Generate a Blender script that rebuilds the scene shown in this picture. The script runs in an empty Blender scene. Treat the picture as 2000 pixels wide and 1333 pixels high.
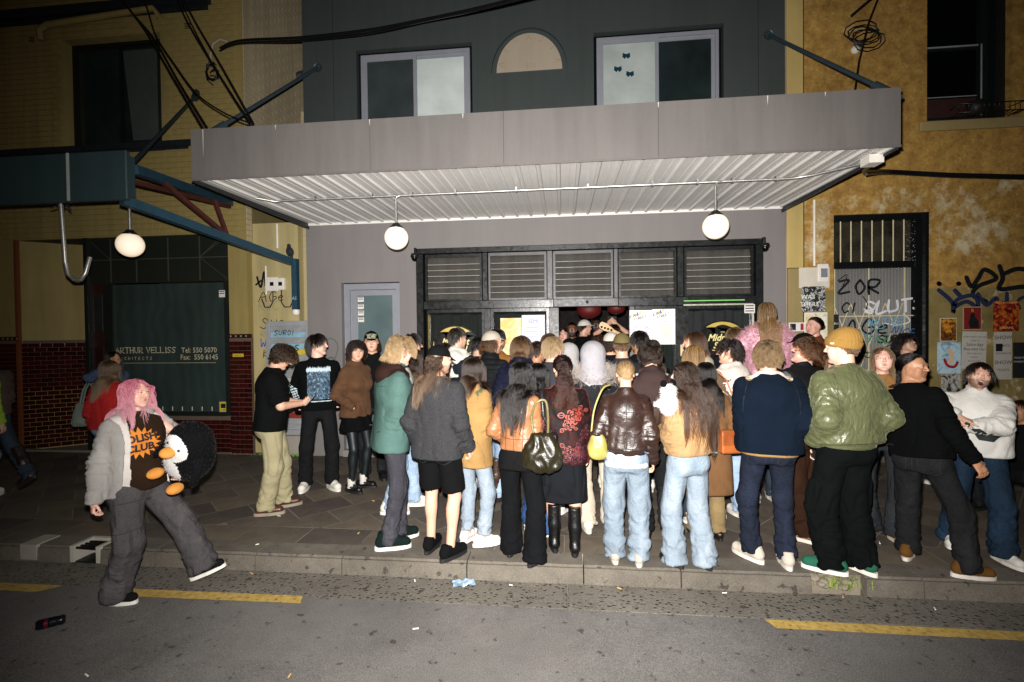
import bpy, bmesh, math, random, os
import numpy as np
from mathutils import Vector, Matrix, Euler
from mathutils.bvhtree import BVHTree
R_ = math.radians
random.seed(7)
rng = np.random.default_rng(11)
S = bpy.context.scene
COL = S.collection

# ------------------------------------------------------------------ camera, world, flash, exposure
cam_d = bpy.data.cameras.new('camera'); cam = bpy.data.objects.new('camera', cam_d); COL.objects.link(cam)
cam_d.sensor_width = 36.0; cam_d.lens = 941.07/2000*36; cam_d.clip_start = 0.05; cam_d.clip_end = 300
CAMP = Vector((0.0, -7.023, 1.85)); YAW, PIT, ROL = -0.10403, -0.016367, -0.011589
def cam_axes():
    cy, sy = math.cos(YAW), math.sin(YAW)
    f = Vector((sy*math.cos(PIT), cy*math.cos(PIT), math.sin(PIT))); r = Vector((cy, -sy, 0)); u = r.cross(f)
    c, s = math.cos(ROL), math.sin(ROL)
    return c*r+s*u, c*u-s*r, f
cr, cu, cf = cam_axes()
cam.matrix_world = Matrix(((cr.x, cu.x, -cf.x, CAMP.x), (cr.y, cu.y, -cf.y, CAMP.y), (cr.z, cu.z, -cf.z, CAMP.z), (0, 0, 0, 1)))
S.camera = cam

W = bpy.data.worlds.new('World'); S.world = W; W.use_nodes = True
wn = W.node_tree.nodes; wl = W.node_tree.links
bg = wn['Background']; sky = wn.new('ShaderNodeTexSky'); sky.sky_type = 'NISHITA'; sky.sun_disc = False
sky.sun_elevation = R_(1.0); sky.sun_rotation = R_(200); sky.altitude = 50
wl.new(sky.outputs[0], bg.inputs[0]); bg.inputs[1].default_value = 0.006

# the photographer's flash gun, on the hot shoe just above the lens
fl_d = bpy.data.lights.new('camera_flash', 'SPOT'); fl = bpy.data.objects.new('camera_flash', fl_d); COL.objects.link(fl)
fl_d.energy = 2950; fl_d.spot_size = R_(119); fl_d.spot_blend = 1.0; fl_d.shadow_soft_size = 0.022; fl_d.color = (1.0, 0.965, 0.925)
fl.location = CAMP + cu*0.13 - cr*0.035 + cf*0.03
fdir = (cf + 0.055*cr - 0.03*cu).normalized()
fl.rotation_euler = fdir.to_track_quat('-Z', 'Y').to_euler()
S.view_settings.view_transform = 'Standard'; S.view_settings.look = 'None'; S.view_settings.gamma = 1.0
S.view_settings.exposure = 0.0
S.cycles.max_bounces = 6; S.cycles.diffuse_bounces = 3; S.cycles.glossy_bounces = 3; S.cycles.transmission_bounces = 4; S.cycles.transparent_max_bounces = 8
S.cycles.use_adaptive_sampling = True; S.cycles.caustics_reflective = False; S.cycles.caustics_refractive = False

# ------------------------------------------------------------------ object helpers
def setp(o, label=None, cat=None, group=None, kind=None):
    if label: o['label'] = label
    if cat: o['category'] = cat
    if group: o['group'] = group
    if kind: o['kind'] = kind
    return o
def empty(name, loc=(0, 0, 0), rz=0, label=None, cat=None, group=None, kind=None, parent=None):
    o = bpy.data.objects.new(name, None); COL.objects.link(o); o.location = loc; o.rotation_euler = (0, 0, rz)
    o.empty_display_size = 0.05
    if parent: o.parent = parent
    return setp(o, label, cat, group, kind)
def link(name, me, mat=None, parent=None, label=None, cat=None, group=None, kind=None, loc=None, rot=None):
    o = bpy.data.objects.new(name, me); COL.objects.link(o)
    if mat is not None:
        for m in (mat if isinstance(mat, (list, tuple)) else [mat]):
            if len(me.materials) < 8: me.materials.append(m)
    if parent: o.parent = parent
    if loc is not None: o.location = loc
    if rot is not None: o.rotation_euler = rot
    return setp(o, label, cat, group, kind)
def inst(name, me, parent=None, loc=(0, 0, 0), rot=(0, 0, 0), scale=(1, 1, 1), mat=None):
    """one more object on a mesh that is shared between alike pieces"""
    o = bpy.data.objects.new(name, me); COL.objects.link(o); o.location = loc; o.rotation_euler = rot; o.scale = scale
    if parent: o.parent = parent
    if mat is not None:
        if not me.materials: me.materials.append(mat)
        o.material_slots[0].link = 'OBJECT'; o.material_slots[0].material = mat
    return o
def np_mesh(name, V, F, smooth=True):
    """mesh from numpy vertices and faces (all quads or all triangles, or a list of lists)"""
    me = bpy.data.meshes.new(name)
    if isinstance(F, np.ndarray):
        n, k = F.shape
        me.vertices.add(len(V)); me.vertices.foreach_set('co', np.asarray(V, np.float32).ravel())
        me.loops.add(n*k); me.loops.foreach_set('vertex_index', F.astype(np.int32).ravel())
        me.polygons.add(n); me.polygons.foreach_set('loop_start', np.arange(0, n*k, k, dtype=np.int32))
        me.update(calc_edges=True); me.validate()
    else:
        me.from_pydata([tuple(v) for v in V], [], F); me.update()
    me.polygons.foreach_set('use_smooth', np.full(len(me.polygons), smooth))
    return me

class MB:
    """collects boxes, tubes, prisms and sheets; build() makes ONE mesh object of them"""
    def __init__(s): s.v = []; s.f = []; s.sm = []
    def add(s, vs, fs, smooth=False):
        b = len(s.v); s.v += [tuple(v) for v in vs]; s.f += [[b+i for i in f] for f in fs]; s.sm += [smooth]*len(fs); return s
    def box(s, x0, x1, y0, y1, z0, z1, c=0.0):
        if c <= 0:
            vs = [(x, y, z) for x in (x0, x1) for y in (y0, y1) for z in (z0, z1)]
            return s.add(vs, [(0, 1, 3, 2), (4, 6, 7, 5), (0, 4, 5, 1), (2, 3, 7, 6), (0, 2, 6, 4), (1, 5, 7, 3)])
        b = bmesh.new(); bmesh.ops.create_cube(b, size=1)
        for v in b.verts: v.co = Vector(((x0+x1)/2+v.co.x*(x1-x0), (y0+y1)/2+v.co.y*(y1-y0), (z0+z1)/2+v.co.z*(z1-z0)))
        bmesh.ops.bevel(b, geom=b.edges[:], offset=c, segments=1, affect='EDGES', clamp_overlap=True)
        b.verts.index_update()
        s.add([v.co[:] for v in b.verts], [[v.index for v in f.verts] for f in b.faces]); b.free(); return s
    def tube(s, pts, r, n=8, r2=None, caps=True):
        pts = [Vector(p) for p in pts]; N = len(pts); rs = r if isinstance(r, (list, tuple)) else [r + ((r2 if r2 is not None else r)-r)*i/max(1, N-1) for i in range(N)]
        vs = []; up = None
        for i, p in enumerate(pts):
            t = (pts[min(i+1, N-1)]-pts[max(i-1, 0)]).normalized()
            if up is None: up = Vector((0, 0, 1)) if abs(t.z) < 0.9 else Vector((0, 1, 0))
            a = t.cross(up).normalized(); b = a.cross(t).normalized(); up = b
            for k in range(n):
                w = 2*math.pi*k/n; vs.append(p+(a*math.cos(w)+b*math.sin(w))*rs[i])
        fs = [(i*n+k, i*n+(k+1) % n, (i+1)*n+(k+1) % n, (i+1)*n+k) for i in range(N-1) for k in range(n)]
        s.add(vs, fs, True)
        if caps: s.add(vs[:n], [tuple(range(n))[::-1]]); s.add(vs[-n:], [tuple(range(n))])
        return s
    def lathe(s, prof, c=(0, 0, 0), n=20, ax='z'):
        vs = []; 
        for r, h in prof:
            for k in range(n):
                w = 2*math.pi*k/n; x, y = r*math.cos(w), r*math.sin(w)
                p = (x, y, h) if ax == 'z' else ((x, h, y) if ax == 'y' else (h, x, y))
                vs.append((c[0]+p[0], c[1]+p[1], c[2]+p[2]))
        m = len(prof)
        s.add(vs, [(i*n+k, i*n+(k+1) % n, (i+1)*n+(k+1) % n, (i+1)*n+k) for i in range(m-1) for k in range(n)], True); return s
    def prism(s, poly, fn, d):
        """polygon (u,v) placed by fn(u,v,h), thickness d"""
        n = len(poly); vs = [fn(u, v, 0) for u, v in poly]+[fn(u, v, d) for u, v in poly]
        return s.add(vs, [tuple(range(n))[::-1], tuple(range(n, 2*n))]+[(i, (i+1) % n, n+(i+1) % n, n+i) for i in range(n)])
    def quad(s, a, b, c, d): return s.add([a, b, c, d], [(0, 1, 2, 3)])
    def mesh(s, name):
        me = bpy.data.meshes.new(name); me.from_pydata(s.v, [], s.f); me.update()
        me.polygons.foreach_set('use_smooth', s.sm); return me
    def build(s, name, mat=None, parent=None, **kw): return link(name, s.mesh(name), mat, parent, **kw)

# ------------------------------------------------------------------ material helpers
MATS = {}
EK = [1.0]      # the street's paints were picked from a darker exposure: one gain for all of them
def rgb(h):
    """sRGB hex -> linear"""
    if not isinstance(h, str): return tuple(h)
    h = h.lstrip('#'); c = [int(h[i:i+2], 16)/255 for i in (0, 2, 4)]
    return tuple(min(.86, EK[0]*(x/12.92 if x <= 0.04045 else ((x+0.055)/1.055)**2.4)) for x in c)
class NT:
    def __init__(s, name):
        s.m = bpy.data.materials.new(name); s.m.use_nodes = True; s.t = s.m.node_tree; s.n = s.t.nodes; s.b = s.n['Principled BSDF']; s.out = s.n['Material Output']
        s._tc = None
    def node(s, typ, **kw):
        n = s.n.new(typ)
        for k, v in kw.items():
            if k.startswith('i_'):
                key = k[2:]; n.inputs[int(key) if key.isdigit() else key.replace('_', ' ')].default_value = v
            else: setattr(n, k, v)
        return n
    def L(s, a, b): s.t.links.new(a, b)
    def tc(s, o='Object'):
        if s._tc is None: s._tc = s.n.new('ShaderNodeTexCoord')
        return s._tc.outputs[o]
    def mapped(s, scale=(1, 1, 1), rot=(0, 0, 0), src=None, o='Object'):
        m = s.node('ShaderNodeMapping'); m.inputs['Scale'].default_value = scale; m.inputs['Rotation'].default_value = rot
        s.L(src or s.tc(o), m.inputs[0]); return m.outputs[0]
    def noise(s, scale, detail=4, rough=0.55, vec=None, dist=0.0, out=0):
        n = s.node('ShaderNodeTexNoise'); n.inputs['Scale'].default_value = scale; n.inputs['Detail'].default_value = detail
        n.inputs['Roughness'].default_value = rough; n.inputs['Distortion'].default_value = dist
        s.L(vec if vec is not None else s.tc(), n.inputs['Vector']); return n.outputs[out]
    def ramp(s, fac, stops):
        r = s.n.new('ShaderNodeValToRGB'); e = r.color_ramp.elements
        while len(e) > len(stops): e.remove(e[-1])
        while len(e) < len(stops): e.new(0.5)
        for i, (p, c) in enumerate(stops): e[i].position = p; e[i].color = (*c[:3], 1) if len(c) < 4 else c
        s.L(fac, r.inputs[0]); return r.outputs[0]
    def mix(s, fac, a, b, mode='MIX'):
        m = s.n.new('ShaderNodeMix'); m.data_type = 'RGBA'; m.blend_type = mode
        for i, v in ((0, fac), (6, a), (7, b)):
            if hasattr(v, 'links'): s.L(v, m.inputs[i])
            else: m.inputs[i].default_value = v if i == 0 else (*v[:3], 1)
        return m.outputs[2]
    def math(s, op, a, b=0.5):
        m = s.n.new('ShaderNodeMath'); m.operation = op
        for i, v in enumerate((a, b)):
            if hasattr(v, 'links'): s.L(v, m.inputs[i])
            else: m.inputs[i].default_value = v
        return m.outputs[0]
    def bump(s, h, strength=0.3, dist=0.01, prev=None):
        b = s.n.new('ShaderNodeBump'); b.inputs['Strength'].default_value = strength; b.inputs['Distance'].default_value = dist
        s.L(h, b.inputs['Height'])
        if prev is not None: s.L(prev, b.inputs['Normal'])
        return b.outputs[0]
    def fin(s, col=None, rough=None, normal=None, metal=None, **kw):
        def put(k, v):
            if v is None: return
            if hasattr(v, 'links'): s.L(v, s.b.inputs[k])
            else: s.b.inputs[k].default_value = (*v, 1) if isinstance(v, tuple) and len(v) == 3 else v
        put('Base Color', col); put('Roughness', rough); put('Metallic', metal)
        if normal is not None: s.L(normal, s.b.inputs['Normal'])
        for k, v in kw.items(): put(k.replace('_', ' '), v)
        return s.m
def darker(c, f): return tuple(x*f for x in c)
def plain(name, col, rough=0.6, metal=0.0, var=0.12, sc=8, bump=0.0, bsc=60, spec=0.5, coat=0.0):
    """paint, metal or plastic with mild mottling"""
    key = ('plain', name)
    if key in MATS: return MATS[key]
    c = rgb(col); t = NT(name)
    n = t.noise(sc, 5); colr = t.ramp(n, [(0.3, darker(c, 1-var)), (0.7, darker(c, 1+var*0.6))])
    nm = t.bump(t.noise(bsc, 4), bump, 0.004) if bump else None
    rg = t.ramp(t.noise(sc*3, 3), [(0.3, (max(0.03, rough-0.08),)*3), (0.7, (min(1, rough+0.08),)*3)])
    MATS[key] = t.fin(colr, rg, nm, metal, Specular_IOR_Level=spec, Coat_Weight=coat); return MATS[key]
def emit(name, col, st, base=None):
    t = NT(name); c = rgb(col); return t.fin(base or c, 0.3, None, None, Emission_Color=(*c, 1), Emission_Strength=st)

# ------------------------------------------------------------------ vectorised gradient-ish noise
_perm = np.concatenate([rng.permutation(256)]*2).astype(np.int32)
_gr = rng.normal(size=(256, 3)).astype(np.float32); _gr /= np.linalg.norm(_gr, axis=1)[:, None]
def perlin(p):
    p = np.asarray(p, np.float32); i = np.floor(p).astype(np.int32); f = p-i; i &= 255
    u = f*f*f*(f*(f*6-15)+10); r = 0
    for dx in (0, 1):
        for dy in (0, 1):
            for dz in (0, 1):
                g = _gr[_perm[_perm[_perm[(i[:, 0]+dx) & 255]+((i[:, 1]+dy) & 255)]+((i[:, 2]+dz) & 255)]]
                d = g[:, 0]*(f[:, 0]-dx)+g[:, 1]*(f[:, 1]-dy)+g[:, 2]*(f[:, 2]-dz)
                w = (u[:, 0] if dx else 1-u[:, 0])*(u[:, 1] if dy else 1-u[:, 1])*(u[:, 2] if dz else 1-u[:, 2])
                r = r+d*w
    return r

# ------------------------------------------------------------------ implicit surfaces on a rectilinear grid
def axis(lo, hi, h, fine=(), hf=None):
    out = [lo]; 
    while out[-1] < hi:
        x = out[-1]; st = h
        for a, b in fine:
            if a-h*0.5 <= x <= b: st = hf
        out.append(x+st)
    return np.array(out, np.float32)
class Field:
    def __init__(s, xs, ys, zs): s.ax = (xs, ys, zs); s.F = np.full((len(xs), len(ys), len(zs)), 0.2, np.float32)
    def sub(s, lo, hi):
        sl = []
        for a, l, h in zip(s.ax, lo, hi):
            i = max(0, int(np.searchsorted(a, l))-1); j = min(len(a), int(np.searchsorted(a, h))+1)
            if j-i < 1: return None
            sl.append(slice(i, j))
        sl = tuple(sl)
        return sl, (s.ax[0][sl[0]][:, None, None], s.ax[1][sl[1]][None, :, None], s.ax[2][sl[2]][None, None, :])
    def put(s, lo, hi, fn, k, op):
        m = k+0.012; q = s.sub(np.asarray(lo)-m, np.asarray(hi)+m)
        if q is None: return
        sl, (x, y, z) = q; d = fn(x, y, z); A = s.F[sl]
        if op == '-':
            d = -d
            s.F[sl] = np.maximum(A, d) if k <= 0 else np.where(np.abs(A-d) < k, np.maximum(A, d)+(k-np.minimum(np.abs(A-d), k))**2/(4*k), np.maximum(A, d))
        else:
            s.F[sl] = np.minimum(A, d) if k <= 0 else np.minimum(A, d)-(np.maximum(k-np.abs(A-d), 0))**2/(4*k)
    def rc(s, a, b, ra, rb, k=0.02, op='+', flat=None, fac=1.0, enda=False, endb=False):
        """tapered capsule; flat/fac squeeze it along an axis; enda/endb cut its ends flat"""
        a = np.asarray(a, np.float32); b = np.asarray(b, np.float32); ba = b-a; L2 = float(ba@ba)+1e-9; rm = max(ra, rb); L = math.sqrt(L2); dn = ba/L
        def fn(x, y, z):
            px, py, pz = x-a[0], y-a[1], z-a[2]
            tr = (px*ba[0]+py*ba[1]+pz*ba[2])/L2; t = np.clip(tr, 0, 1)
            vx, vy, vz = px-t*ba[0], py-t*ba[1], pz-t*ba[2]
            q = vx*vx+vy*vy+vz*vz
            if flat is not None: c = vx*flat[0]+vy*flat[1]+vz*flat[2]; q = q+(fac*fac-1)*c*c
            d = np.sqrt(np.maximum(q, 0))-(ra+t*(rb-ra))
            if endb: d = np.maximum(d, (tr-1)*L)
            if enda: d = np.maximum(d, -tr*L)
            return d
        rm2 = rm/min(1.0, fac)
        s.put(np.minimum(a, b)-rm2, np.maximum(a, b)+rm2, fn, k, op)
    def ell(s, c, r, M=None, k=0.02, op='+'):
        c = np.asarray(c, np.float32); r = np.asarray(r, np.float32); M = np.eye(3, dtype=np.float32) if M is None else np.asarray(M, np.float32)
        rm = float(r.min()); ext = np.sqrt(((M*r)**2).sum(1))
        def fn(x, y, z):
            px, py, pz = x-c[0], y-c[1], z-c[2]; q = 0; g = 0
            for i in range(3):
                e = px*M[0, i]+py*M[1, i]+pz*M[2, i]; q = q+(e/r[i])**2; g = g+(e/(r[i]*r[i]))**2
            q = np.sqrt(q); return q*(q-1)/np.maximum(np.sqrt(g), 1e-6)
        s.put(c-ext, c+ext, fn, k, op)
    def loft(s, O, M, zs, Ws, Ds, Ys=None, n=2.3, k=0.02, op='+', top=True):
        """stack of super-ellipses along M's third column; Ws/Ds half widths/depths, Ys offsets"""
        O = np.asarray(O, np.float32); M = np.asarray(M, np.float32); zs = np.asarray(zs); Ws = np.asarray(Ws); Ds = np.asarray(Ds); Ys = np.zeros(len(zs)) if Ys is None else np.asarray(Ys)
        cs = np.array([O+M@np.array([sx*W, y+sy*D, z]) for z, W, D, y in zip(zs, Ws, Ds, Ys) for sx in (-1, 1) for sy in (-1, 1)])
        def fn(x, y, z):
            px, py, pz = x-O[0], y-O[1], z-O[2]
            q = [px*M[0, i]+py*M[1, i]+pz*M[2, i] for i in range(3)]
            Z = np.broadcast_to(q[2], np.broadcast(px, py, pz).shape)
            w = np.interp(Z, zs, Ws); d = np.interp(Z, zs, Ds); yo = np.interp(Z, zs, Ys)
            e = ((np.abs(q[0])/w)**n+(np.abs(q[1]-yo)/d)**n)**(1/n)
            v = (e-1)*np.minimum(w, d); v = np.maximum(v, zs[0]-Z)
            return (np.maximum(v, Z-zs[-1]) if top else v).astype(np.float32)
        s.put(cs.min(0), cs.max(0), fn, k, op)
    def mesh(s):
        F = s.F; xs, ys, zs = s.ax; I = F < 0; nx, ny, nz = F.shape
        cnt = np.zeros((nx-1, ny-1, nz-1), np.int8)
        C8 = [(a, b, c) for a in (0, 1) for b in (0, 1) for c in (0, 1)]
        for a, b, c in C8: cnt += I[a:nx-1+a, b:ny-1+b, c:nz-1+c]
        act = (cnt > 0) & (cnt < 8); ii, jj, kk = np.nonzero(act); n = len(ii)
        vid = np.full(act.shape, -1, np.int32); vid[ii, jj, kk] = np.arange(n)
        acc = np.zeros((n, 3), np.float32); num = np.zeros(n, np.float32)
        def P(c): return np.stack([xs[ii+c[0]], ys[jj+c[1]], zs[kk+c[2]]], 1)
        val = {c: F[ii+c[0], jj+c[1], kk+c[2]] for c in C8}
        for c in C8:
            for ax in range(3):
                if c[ax] == 0:
                    d = list(c); d[ax] = 1; d = tuple(d); va, vb = val[c], val[d]
                    m = (va < 0) != (vb < 0); t = np.where(m, va/np.where(m, va-vb, 1), 0)[:, None]
                    p = P(c)+(P(d)-P(c))*t; acc[m] += p[m]; num[m] += 1
        V = acc/num[:, None]; quads = []
        for ax in range(3):
            o1, o2 = (ax+1) % 3, (ax+2) % 3
            sl0 = [slice(1, -1)]*3; sl0[ax] = slice(0, -1); sl1 = [slice(1, -1)]*3; sl1[ax] = slice(1, None)
            A, B = I[tuple(sl0)], I[tuple(sl1)]; e = np.argwhere(A != B); flip = A[tuple(e.T)]
            off = np.array([0 if q == ax else 1 for q in range(3)]); e = e+off
            def g(d1, d2):
                q = e.copy(); q[:, o1] -= d1; q[:, o2] -= d2; return vid[q[:, 0], q[:, 1], q[:, 2]]
            Q = np.stack([g(1, 1), g(0, 1), g(0, 0), g(1, 0)], 1); Q[~flip] = Q[~flip][:, ::-1]; quads.append(Q)
        return V, np.concatenate(quads)
def vnormals(V, Q):
    n = np.cross(V[Q[:, 2]]-V[Q[:, 0]], V[Q[:, 3]]-V[Q[:, 1]]); N = np.zeros_like(V)
    for i in range(4):
        for c in range(3): N[:, c] += np.bincount(Q[:, i], n[:, c], len(V))
    return N/np.maximum(np.linalg.norm(N, axis=1), 1e-9)[:, None]
def relax(V, Q, it=1, f=0.5):
    for _ in range(it):
        A = np.zeros_like(V); c = np.zeros(len(V), np.float32)
        for i in range(4):
            T = V[Q[:, (i+1) % 4]]+V[Q[:, (i+3) % 4]]
            for d in range(3): A[:, d] += np.bincount(Q[:, i], T[:, d], len(V))
            c += 2*np.bincount(Q[:, i], minlength=len(V))
        V = V+(A/np.maximum(c, 1)[:, None]-V)*f
    return V
# ------------------------------------------------------------------ materials for people
def skin_mat():
    if 'skin' in MATS: return MATS['skin']
    t = NT('skin'); a = t.node('ShaderNodeVertexColor', layer_name='tone')
    n = t.noise(55, 4); col = t.mix(0.10, a.outputs[0], t.ramp(n, [(0.3, (0.75, 0.42, 0.36)), (0.7, (1, 0.92, 0.86))]), 'MULTIPLY')
    nm = t.bump(t.noise(420, 2), 0.08, 0.002)
    t.b.inputs['Subsurface Weight'].default_value = 0.12; t.b.inputs['Subsurface Radius'].default_value = (1, 0.35, 0.2); t.b.inputs['Subsurface Scale'].default_value = 0.012
    MATS['skin'] = t.fin(col, 0.46, nm, None, Specular_IOR_Level=0.45); return MATS['skin']
def desat(c, f=.09):
    l = .3*c[0]+.6*c[1]+.1*c[2]; return tuple(x+(l-x)*f for x in c)
def hair_mat(c1, c2=None, rough=0.36):
    key = ('hair', c1, c2)
    if key in MATS: return MATS[key]
    t = NT('hair'); a = desat(rgb(c1), .08); b = desat(rgb(c2 or c1), .08)
    hi = t.node('ShaderNodeHairInfo'); a = darker(a, .72); b = darker(b, .62); f = t.ramp(hi.outputs['Random'], [(0.0, darker(a, 0.55)), (0.55, a), (1.0, b)])
    if c2: f = t.mix(t.ramp(hi.outputs['Intercept'], [(0.25, (0, 0, 0)), (0.95, (1, 1, 1))]), f, b)
    if sum(a)+sum(b) > .32: MATS[key] = t.fin(f, .42, None, None, Specular_IOR_Level=.22); return t.m
    hb = t.node('ShaderNodeBsdfHairPrincipled'); hb.parametrization = 'COLOR'; t.L(f, hb.inputs['Color']); hb.inputs['Roughness'].default_value = rough-.06; hb.inputs['Radial Roughness'].default_value = .45; hb.inputs['IOR'].default_value = 1.42; t.L(hb.outputs[0], t.out.inputs[0])
    MATS[key] = t.m; return t.m
def cloth(kind, col, col2=None):
    key = ('cloth', kind, col, col2)
    if key in MATS: return MATS[key]
    c = desat(rgb(col)); t = NT(kind); B = t.bump
    if kind in ('cotton', 'wool', 'fleece', 'knit', 'felt'):
        sc = {'cotton': 90, 'wool': 160, 'fleece': 120, 'knit': 75, 'felt': 200}[kind]
        n1 = t.noise(5, 5); n2 = t.noise(sc, 4, 0.7)
        base = t.ramp(n1, [(0.3, darker(c, 0.82)), (0.7, darker(c, 1.1))])
        if kind == 'knit': base = t.mix(t.ramp(t.noise(260, 3, 0.8), [(0.42, (0, 0, 0)), (0.6, (1, 1, 1))]), darker(c, 0.6), tuple(min(1, x*1.7+0.015) for x in c))
        nm = B(n2, {'cotton': .25, 'wool': .5, 'fleece': .9, 'knit': .8, 'felt': .5}[kind], .004)
        nm = B(t.noise(13, 5, .6, dist=1.1), .55, .016, nm)
        lum = sum(c)/3; t.fin(base, .95, nm, None, Sheen_Weight=(.22 if kind != 'cotton' else .05)*min(1, lum*8+.1), Specular_IOR_Level=.06, Sheen_Roughness=.5)
        t.b.inputs['Sheen Tint'].default_value = (*[min(1, x*1.5+.05) for x in c], 1)
    elif kind == 'denim':
        v = t.mapped((1, 1, .35)); n1 = t.noise(7, 5, .6, v, .4); tw = t.noise(330, 3, .7, t.mapped((1, 1, .25), (0.5, 0.3, 0.7)))
        c2 = desat(rgb(col2)) if col2 else tuple(min(1, x*1.6+.03) for x in c)
        base = t.ramp(n1, [(0.28, darker(c, .78)), (0.5, c), (0.78, c2)])
        base = t.mix(.35, base, t.ramp(tw, [(.35, darker(c, .5)), (.65, tuple(min(1, x*1.35+.02) for x in c))]))
        nm = B(tw, .3, .003); nm = B(t.noise(15, 6, .64, dist=1.3), .8, .018, nm)
        t.fin(base, .9, nm, None, Specular_IOR_Level=.08)
    elif kind == 'leather':
        n1 = t.noise(9, 5); vo = t.node('ShaderNodeTexVoronoi'); vo.inputs['Scale'].default_value = 210; t.L(t.tc(), vo.inputs['Vector'])
        base = t.ramp(n1, [(.3, darker(c, .72)), (.72, tuple(x*1.15 for x in c))])
        nm = B(vo.outputs['Distance'], .25, .002); nm = B(t.noise(12, 6, .6, dist=1.2), .6, .012, nm)
        t.fin(base, t.ramp(t.noise(20, 4), [(.3, (.28,)*3), (.7, (.44,)*3)]), nm, None, Specular_IOR_Level=.55)
    elif kind == 'satin':
        v_ = t.mapped((1, 1, .55), (0, .5, 0)); nm = B(t.noise(7, 3, .5, v_, 1.8), .9, .03); nm = B(t.noise(19, 4, .6, v_, 1.2), .4, .008, nm)
        t.fin(c, .38, nm, .0, Specular_IOR_Level=.55, Sheen_Weight=.4, Sheen_Roughness=.3, Anisotropic=.4); t.b.inputs['Sheen Tint'].default_value = (*[min(1, x*2.6+.1) for x in c], 1)
    elif kind == 'nylon':
        nm = B(t.noise(30, 5, .6, dist=1.0), .6, .008)
        t.fin(t.ramp(t.noise(6, 3), [(.3, darker(c, .85)), (.7, darker(c, 1.1))]), .72, nm, None, Specular_IOR_Level=.16)
    elif kind == 'corduroy':
        w = t.node('ShaderNodeTexWave'); w.inputs['Scale'].default_value = 60; w.bands_direction = 'X'; t.L(t.tc(), w.inputs['Vector'])
        base = t.mix(t.ramp(t.noise(9, 5), [(.3, (0, 0, 0)), (.7, (1, 1, 1))]), darker(c, .75), darker(c, 1.25))
        nm = B(w.outputs[0], .4, .004); nm = B(t.noise(14, 5, .6, dist=.8), .45, .012, nm)
        t.fin(base, .9, nm, None, Sheen_Weight=.3, Specular_IOR_Level=.15); t.b.inputs['Sheen Tint'].default_value = (*[min(1, x*2+.05) for x in c], 1)
    elif kind == 'velvet':
        base = t.mix(t.ramp(t.noise(10, 5, .6, dist=.6), [(.45, (0, 0, 0)), (.62, (1, 1, 1))]), c, rgb(col2))
        nm = B(t.noise(15, 5, .6, dist=1), .5, .012)
        t.fin(base, .7, nm, None, Sheen_Weight=.6, Sheen_Roughness=.3, Specular_IOR_Level=.2); t.b.inputs['Sheen Tint'].default_value = (.35, .06, .05, 1)
    MATS[key] = t.m; return t.m

# ------------------------------------------------------------------ the figure
def Rx(a): c, s = math.cos(a), math.sin(a); return np.array([[1, 0, 0], [0, c, -s], [0, s, c]])
def Ry(a): c, s = math.cos(a), math.sin(a); return np.array([[c, 0, s], [0, 1, 0], [-s, 0, c]])
def Rz(a): c, s = math.cos(a), math.sin(a); return np.array([[c, -s, 0], [s, c, 0], [0, 0, 1]])
def nrm(v): v = np.asarray(v, float); return v/max(1e-9, np.linalg.norm(v))
def ik(a, b, l1, l2, pole):
    """middle joint of a two-bone chain"""
    a = np.asarray(a, float); b = np.asarray(b, float); d = b-a; L = np.linalg.norm(d); mx = (l1+l2)*0.995
    if L > mx: b = a+d/L*mx; d = b-a; L = mx
    x = (l1*l1-l2*l2+L*L)/(2*L); h = math.sqrt(max(0, l1*l1-x*x)); u = d/L; p = np.asarray(pole, float); p = p-u*(p@u)
    return a+u*x+nrm(p)*h, b
ARM = {  # wrist in torso rest frame (right side), elbow pole, palm normal, curl, splay
 'down': ((.235, .03, .88), (.25, -1, 0), (-1, .1, 0), .45),
 'back': ((.24, -.10, .89), (.25, -1, 0), (-1, .1, 0), .5),
 'pocket': ((.205, .075, .93), (.55, -.9, 0), (-1, 0, 0), .2),
 'jpocket': ((.17, .14, .99), (.5, -.8, -.2), (-.6, -.8, 0), .6),
 'front': ((.07, .23, 1.12), (.32, -.6, -1), (-1, 0, .2), .9),
 'low': ((.06, .22, .98), (.8, -.5, -.6), (-1, -.2, .2), .8),
 'cross': ((-.07, .19, 1.14), (1, .15, -.6), (0, -1, 0), .3),
 'phone': ((.05, .27, 1.13), (.8, -.2, -1), (-.7, -.3, .7), .9),
 'strap': ((.15, .15, 1.26), (.7, -.4, -1), (-.3, -1, 0), 1.3),
 'up': ((.10, .25, 1.62), (1, .2, -.6), (0, 1, 0), .3),
 'ear': ((.13, .13, 1.52), (1, .3, -.8), (-1, 0, 0), .9),
}
TONE = {'pale': '#d8b3a0', 'fair': '#cca088', 'tan': '#ad7f60', 'brown': '#7c543d', 'deep': '#453024', 'rosy': '#d4a492'}

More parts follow.
